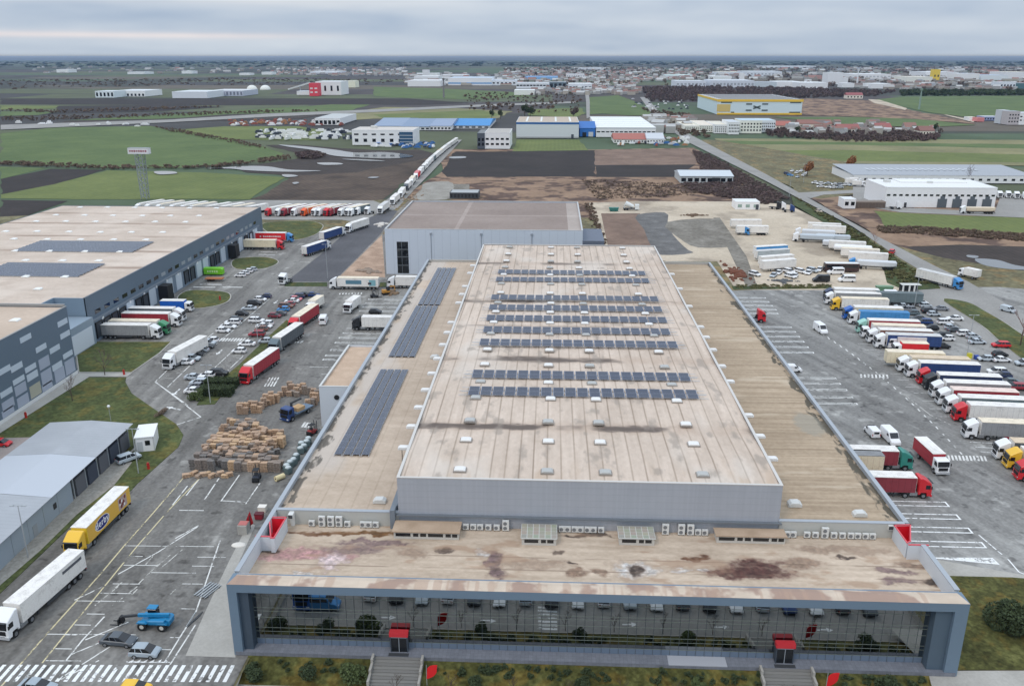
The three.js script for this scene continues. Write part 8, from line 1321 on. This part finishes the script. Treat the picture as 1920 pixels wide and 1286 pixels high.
// farther: works and halls of the town, and the lone halls on the plain
const FAR = [
  [178, 214, 183, 171, 168, [196, 204, 210], [210, 216, 220], 'blue white factory with dark window columns on the left plain', { win: [[0.5, 5, 0.5, 0.6]] }], [214, 272, 181, 170, 166, [206, 212, 216], [222, 226, 228], 'longer silver factory right of the dark windowed one', { win: [[0.3, 8, 0.5, 0.4]] }],
  [322, 389, 184, 172, 166, [196, 200, 204], [214, 218, 220], 'pale grey hangar with plain front wall on the left plain', {}], [389, 456, 180, 170, 165, [166, 170, 182], [210, 212, 212], 'hangar continued by a dark patterned wall on the left plain', { win: [[0.5, 10, 0.5, 0.6, [120, 124, 140]]] }],
  [105, 128, 136, 130, 129, WH, WH, 'white farm building near the left horizon', {}], [238, 270, 139, 135, 134, WH, LG, 'low white hall far out on the left plain', {}], [340, 360, 138, 133, 132, WH, WH, 'pair of white halls far out on the left plain', {}], [448, 468, 141, 137, 136, WH, WH, 'bright white long roof far out left of the town', {}], [490, 510, 140, 135, 134, WH, LG, 'white hall with pitched roof left of the town', {}], [580, 634, 138, 134, 132, LG, WH, 'row of white halls at the left town edge', {}],
  [592, 640, 178, 153, 150, [214, 218, 214], WH, 'tall white factory beside the red tower', { win: [[0.5, 4, 0.3, 0.4]] }], [640, 666, 164, 152, 150, [226, 214, 184], CRM, 'cream factory block right of the tall white factory', {}], [580, 597, 180, 156, 154, [196, 60, 72], [206, 80, 90], 'red tower on the left side of the white factory', { win: [[0.3, 2, 0.6, 0.12, [230, 220, 220]], [0.6, 2, 0.6, 0.12, [230, 220, 220]]] }], [556, 580, 178, 171, 169, [206, 210, 208], LG, 'low pale building left of the red tower', {}],
  [764, 826, 162, 151, 148, WH, WH, 'broad white base of the silo works in the centre distance', {}], [776, 822, 153, 143, 141, WH, WH, 'white middle tier of the silo works', {}], [792, 804, 144, 131, 130, WH, WH, 'slim white tower on top of the silo works', {}], [804, 822, 150, 137, 136, WH, WH, 'white block right of the slim silo tower', {}],
  [840, 922, 160, 146, 143, [206, 220, 230], [190, 204, 218], 'long pale blue hall right of the silo works', { bands: [[0.3, 0.2, [110, 150, 190]]] }], [826, 876, 143, 140, 139, WH, WH, 'low white roofs behind the long pale blue hall', {}], [922, 968, 160, 151, 147, LG, [186, 196, 210], 'grey halls right of the long pale blue hall', { win: [[0.5, 6, 0.5, 0.3]] }],
  [964, 1002, 178, 169, 164, [206, 206, 202], WH, 'rounded white building left in the town front', {}], [984, 1046, 150, 144, 140, [120, 160, 200], [110, 150, 194], 'blue roofed hall in the town centre', {}], [968, 1030, 166, 156, 150, LG, [188, 190, 192], 'grey hall with dark strip window in the town front', { win: [[0.6, 10, 0.8, 0.25]] }], [1030, 1062, 166, 154, 150, [90, 104, 112], GR, 'dark glazed block in the town front', { win: [[0.5, 4, 0.6, 0.6]] }], [1066, 1110, 168, 157, 152, LG, WH, 'white roofed hall right of the dark glazed block', { win: [[0.4, 6, 0.6, 0.3]] }],
  [1062, 1096, 147, 139, 137, WH, LG, 'white office slab behind the town centre', { win: [[0.5, 8, 0.4, 0.4, [160, 164, 170]]] }], [1086, 1128, 130, 127, 126, LG, LG, 'low grey hall on the far town edge', {}], [1194, 1216, 150, 147, 146, WH, LG, 'pale flat hall beyond the dark wood', {}], [1250, 1300, 146, 141, 139, [196, 220, 214], [206, 226, 220], 'mint white hall behind the wood', {}],
  [1268, 1324, 163, 152, 149, [192, 196, 202], LG, 'first grey factory hall right of the wood', { win: [[0.5, 8, 0.6, 0.3, [170, 174, 180]]] }], [1336, 1414, 164, 151, 147, [188, 192, 198], LG, 'second grey factory hall right of the wood, longest', { win: [[0.5, 12, 0.6, 0.3, [168, 172, 178]]] }], [1336, 1372, 150, 143, 141, WH, WH, 'white roofed hall behind the grey factory halls', {}], [1388, 1396, 150, 137, 136, WH, WH, 'white round silo behind the grey factory halls', {}], [1346, 1396, 141, 135, 134, LG, CRM, 'cream halls behind the white roofed hall', {}], [1400, 1466, 143, 134, 132, [198, 202, 208], LG, 'wide grey hall with pale front in the right town', { win: [[0.5, 10, 0.5, 0.3, [178, 182, 188]]] }],
  [1414, 1456, 163, 154, 151, [176, 184, 188], GR, 'grey hall joining the white works on the right', {}], [1456, 1500, 163, 153, 150, WH, WH, 'white sheds joining the right white works', {}], [1500, 1552, 165, 155, 152, WH, WH, 'low white works left of the tall white block', {}], [1512, 1522, 155, 149, 148, WH, WH, 'small white cube on the low works', {}], [1552, 1580, 158, 136, 134, [234, 236, 238], WH, 'tall white block standing over the right works', {}], [1572, 1590, 158, 146, 144, WH, WH, 'lower white annex right of the tall white block', {}], [1580, 1602, 164, 156, 154, WH, WH, 'white end of the right works', {}],
  [1435, 1530, 127, 124, 123, LG, LG, 'long pale hall below the right horizon', {}], [1602, 1670, 148, 139, 137, WH, [222, 224, 224], 'pale long hall right of the slim white tower', { win: [[0.5, 10, 0.6, 0.3, [196, 200, 204]]] }], [1634, 1670, 166, 157, 154, WH, WH, 'white building with leaning roof in the right town', {}], [1700, 1748, 154, 144, 141, CRM, [222, 214, 196], 'cream works left of the yellow tower', {}], [1736, 1796, 144, 135, 132, WH, WH, 'white hall behind the yellow tower', {}], [1750, 1762, 150, 130, 128, [232, 178, 60], [232, 190, 90], 'yellow factory tower in the right town', { win: [[0.4, 2, 0.4, 0.2]] }], [1796, 1836, 150, 138, 136, WH, LG, 'white halls right of the yellow tower', {}], [1840, 1890, 150, 141, 138, LG, [170, 186, 204], 'grey blue hall near the right edge of the town', {}], [1886, 1935, 148, 135, 132, WH, CRM, 'white hall cut by the right picture edge', {}], [1876, 1904, 166, 154, 151, LG, LG, 'grey office block near the right picture edge of the town', { win: [[0.5, 5, 0.5, 0.3]] }], [1904, 1930, 166, 156, 154, [70, 100, 104], GR, 'dark teal block at the right picture edge of the town', {}],
  [1876, 1890, 232, 207, 204, [176, 180, 184], LG, 'grey tower block at the right edge beside the far green field', { win: [[0.75, 3, 0.5, 0.1], [0.5, 3, 0.5, 0.1], [0.25, 3, 0.5, 0.1]] }], [1890, 1910, 234, 209, 206, [166, 160, 160], GR, 'brownish tower block at the right edge beside the far green field', { win: [[0.75, 4, 0.5, 0.1], [0.5, 4, 0.5, 0.1], [0.25, 4, 0.5, 0.1]] }], [1910, 1940, 234, 212, 208, WH, LG, 'white block cut by the right edge beside the far green field', { win: [[0.7, 4, 0.5, 0.1], [0.4, 4, 0.5, 0.1]] }], [1818, 1832, 226, 220, 218, WH, CRM, 'small white house at the path end by the far green field', {}], [1834, 1846, 228, 221, 219, [190, 120, 120], RED, 'pink house at the path end by the far green field', {}], [1846, 1876, 226, 219, 217, [120, 130, 160], LG, 'blue grey row houses left of the tower blocks', { win: [[0.5, 6, 0.4, 0.4]] }],
];
FAR.forEach(([a, b, yb, ye, yk, w, r, l, o]) => farHall('far_building', l, 'building', a, b, yb, ye, yk, w, r, { maxD: 260, cap: true, ...o }));
for (const [x, l] of [[472, 'left of two white dome tents on the left plain'], [497, 'right of two white dome tents on the left plain']]) { const p = G(x, 168), t = thing('dome_tent', l, 'tent', p), w = 9 * p.z / -1620 * 1.05; const g = new THREE.SphereGeometry(1, 16, 8, 0, 6.283, 0, Math.PI / 2); part('canopy', g, mat(232, 232, 224, 0.6), t).scale.set(w, w * 0.85, w); part('base_ring', new THREE.CylinderGeometry(1.02, 1.02, 0.06, 20), mat(190, 190, 186, 0.6), t).scale.set(w, w * 0.8, w); }
for (const [x, yb, yt, c, l] of [[1607, 163, 129, [226, 228, 230], 'slim white water tower in the right town'], [1724, 205, 165, [140, 160, 150], 'thin lattice mast standing on the far green field'], [832, 183, 146, [128, 122, 124], 'tall lattice pylon right of the silo works']]) {
  const p = G(x, yb), t = thing('tower', l, 'tower', p), h = heightAt(p, yt), r = -p.z * 0.0011; part('shaft', [cyl(r * 0.5, r, h, 0, h / 2, 0, 8)], mat(...c, 0.6), t); part('head', [cyl(r * 1.5, r, h * 0.1, 0, h * 0.93, 0, 10)], mat(...c, 0.6), t);
}
{ // conveyor of the white factory
  const a = G(540, 170), b = G(582, 170), t = thing('conveyor', 'sloping white conveyor rising to the red tower', 'conveyor', [a.x, 0, a.z]); const L = b.x - a.x, g = box(Math.hypot(L, 14), 3, 4); g.rotateZ(Math.atan2(14, L)); g.translate(L / 2, 10, 0); part('belt_housing', g, mat(220, 222, 218, 0.6), t); part('support', [box(2, 10, 2, L * 0.55, 5, 0)], M.galv, t);
}
// the town: houses past counting, in one mass
{
  const rr = rng(77), P = [], N = [], C = [];
  const roofsC = [[150, 112, 102], [166, 124, 112], [140, 126, 120], [190, 188, 184], [212, 212, 210], [156, 158, 162]].map(c => alb(c[0], c[1], c[2], 1.35)), wallsC = [[218, 210, 196], [206, 204, 200], [190, 180, 168], [226, 226, 222]].map(c => alb(c[0], c[1], c[2], 1.55));
  const tri = (a, b, c, col) => { const u = new THREE.Vector3().subVectors(b, a), v = new THREE.Vector3().subVectors(c, a), n = u.cross(v).normalize(); for (const p of [a, b, c]) { P.push(p.x, p.y, p.z); N.push(n.x, n.y, n.z); C.push(col.r, col.g, col.b); } };
  const house = (x, z, w, d, h, rh, an, wc, rc) => { const V = (a, y, b) => new THREE.Vector3(x + a * Math.cos(an) + b * Math.sin(an), y, z - a * Math.sin(an) + b * Math.cos(an)); const q = (a, b, c, e, k) => { tri(a, b, c, k); tri(a, c, e, k); }; const A = [V(-w, 0, d), V(w, 0, d), V(w, 0, -d), V(-w, 0, -d)], B = [V(-w, h, d), V(w, h, d), V(w, h, -d), V(-w, h, -d)], R = [V(-w, h + rh, 0), V(w, h + rh, 0)]; for (let i = 0; i < 4; i++) q(A[i], A[(i + 1) % 4], B[(i + 1) % 4], B[i], wc); q(B[0], B[1], R[1], R[0], rc); q(B[2], B[3], R[0], R[1], rc); tri(B[1], B[2], R[1], wc); tri(B[3], B[0], R[0], wc); };
  const zone = (x0, x1, y0, y1, n, s0, s1, flat) => { for (let i = 0; i < n; i++) { const p = G(mix(x0, x1, rr()), mix(y0, y1, rr())), w = mix(s0, s1, rr() * rr()), f = rr() < flat; house(p.x, p.z, w, w * (0.5 + 0.5 * rr()), 3 + rr() * 4 + (f ? w * 0.12 : 0), f ? 0.3 : w * 0.4, (rr() - 0.5) * 0.8, wallsC[Math.floor(rr() * 4)], roofsC[f ? 3 + Math.floor(rr() * 3) : Math.floor(rr() * 5.5)]); } };
  zone(940, 1300, 128, 152, 520, 5, 14, 0.2); zone(1000, 1200, 150, 178, 240, 4, 9, 0.15); zone(1300, 1920, 126, 150, 400, 6, 24, 0.5); zone(520, 760, 128, 142, 200, 5, 14, 0.3); zone(1600, 1920, 148, 168, 180, 5, 14, 0.4); zone(60, 520, 126, 138, 60, 6, 20, 0.5); zone(760, 980, 138, 160, 130, 6, 18, 0.5); zone(1440, 1760, 238, 254, 50, 3, 7, 0); zone(1210, 1300, 222, 250, 40, 4, 9, 0.3);
  const g = new THREE.BufferGeometry(); g.setAttribute('position', new THREE.Float32BufferAttribute(P, 3)); g.setAttribute('normal', new THREE.Float32BufferAttribute(N, 3)); g.setAttribute('color', new THREE.Float32BufferAttribute(C, 3));
  const o = shadows(new THREE.Mesh(g, new THREE.MeshStandardMaterial({ vertexColors: true, roughness: 0.8 }))); o.name = 'town'; tag(o, 'mass of small town houses with red and grey roofs in the distance', 'town', null, 'stuff'); scene.add(o);
}
// woods and tree rows in the distance
scrub('wood', 'dark bare wood along the foot of the grey factory halls', 'wood', [[1205, 166], [1300, 163], [1560, 168], [1680, 172], [1640, 180], [1480, 184], [1300, 190], [1215, 190]], 1300, 2.5, 5.5, LM.purple, 821, 1.1);
scrub('wood', 'dark tree belt along the far side of the far green field', 'wood', [[1690, 172], [1920, 172], [2000, 172], [2000, 178], [1690, 180]], 340, 4, 8, LM.dark, 822, 1.0);
scrub('wood', 'dark bare trees around the red roofed houses', 'wood', [[1440, 246], [1560, 240], [1760, 244], [1762, 264], [1600, 266], [1440, 256]], 760, 1.6, 3.8, LM.purple, 823, 1.0);
scrub('wood', 'hedge rows and small woods of the left plain', 'wood', [[0, 150], [520, 146], [760, 150], [700, 158], [300, 160], [0, 168]], 420, 2.5, 8, LM.brown, 824, 0.5);
scrub('wood', 'bare trees scattered before the town', 'wood', [[870, 176], [1080, 172], [1100, 205], [1000, 214], [880, 206]], 240, 1.6, 4.4, LM.brown, 825, 0.9); scrub('wood', 'trees between the houses of the town', 'wood', [[940, 128], [1300, 126], [1920, 126], [1920, 170], [1300, 160], [980, 172]], 1500, 4, 9, LM.brown, 826, 0.9);
scrub('wood', 'woods along the horizon', 'wood', [[0, 116], [1920, 116], [1920, 124], [0, 126]], 1300, 14, 44, LM.dark, 827, 0.22); scrub('wood', 'bushes around the road fork right of the white hall', 'wood', [[1205, 205], [1290, 215], [1330, 258], [1280, 255], [1240, 225]], 260, 1.5, 4, LM.brown, 828, 0.9);
scrub('field_hedge', 'dark hedges between the narrow fields of the left plain', 'hedge', [[0, 205], [110, 206], [330, 200], [420, 200], [300, 206], [100, 212], [0, 208]], 220, 1.2, 2.8, LM.brown, 829, 0.8); scrub('field_hedge', 'brown hedge above the highway on the left', 'hedge', [[0, 220], [200, 216], [420, 210], [600, 206], [600, 208], [200, 222], [0, 228]], 320, 1.2, 2.6, LM.brown, 830, 0.8);
for (const [x, y, h, r, l] of [[984, 218, 17, 5, 'tall dark conifer left behind the blue trimmed hall'], [994, 220, 15, 6, 'broad dark conifer beside the tall one behind the blue trimmed hall'], [922, 222, 12, 3.2, 'dark conifer left of the pair behind the bright blue roof'], [938, 223, 12, 3.2, 'dark conifer right of the pair behind the bright blue roof'], [1754, 252, 12, 3, 'dark conifer beside the brown roofed house'], [1496, 252, 9, 3, 'dark round tree between red terrace and farm house']]) tree('conifer', l, G(x, y), h, r, LM.dark, 2);
for (const [x, y, h, l] of [[1076, 222, 14, 'bare tree behind the right end of the blue trimmed hall'], [1514, 330, 9, 'rust coloured tree left of the long hangar, near the road'], [1594, 318, 9, 'rust coloured tree at the left end of the long hangar']]) tree('autumn_tree', l, G(x, y), h, h * 0.45, h === 14 ? LM.purple : LM.rust, 3);
renderer.render(scene, camera);
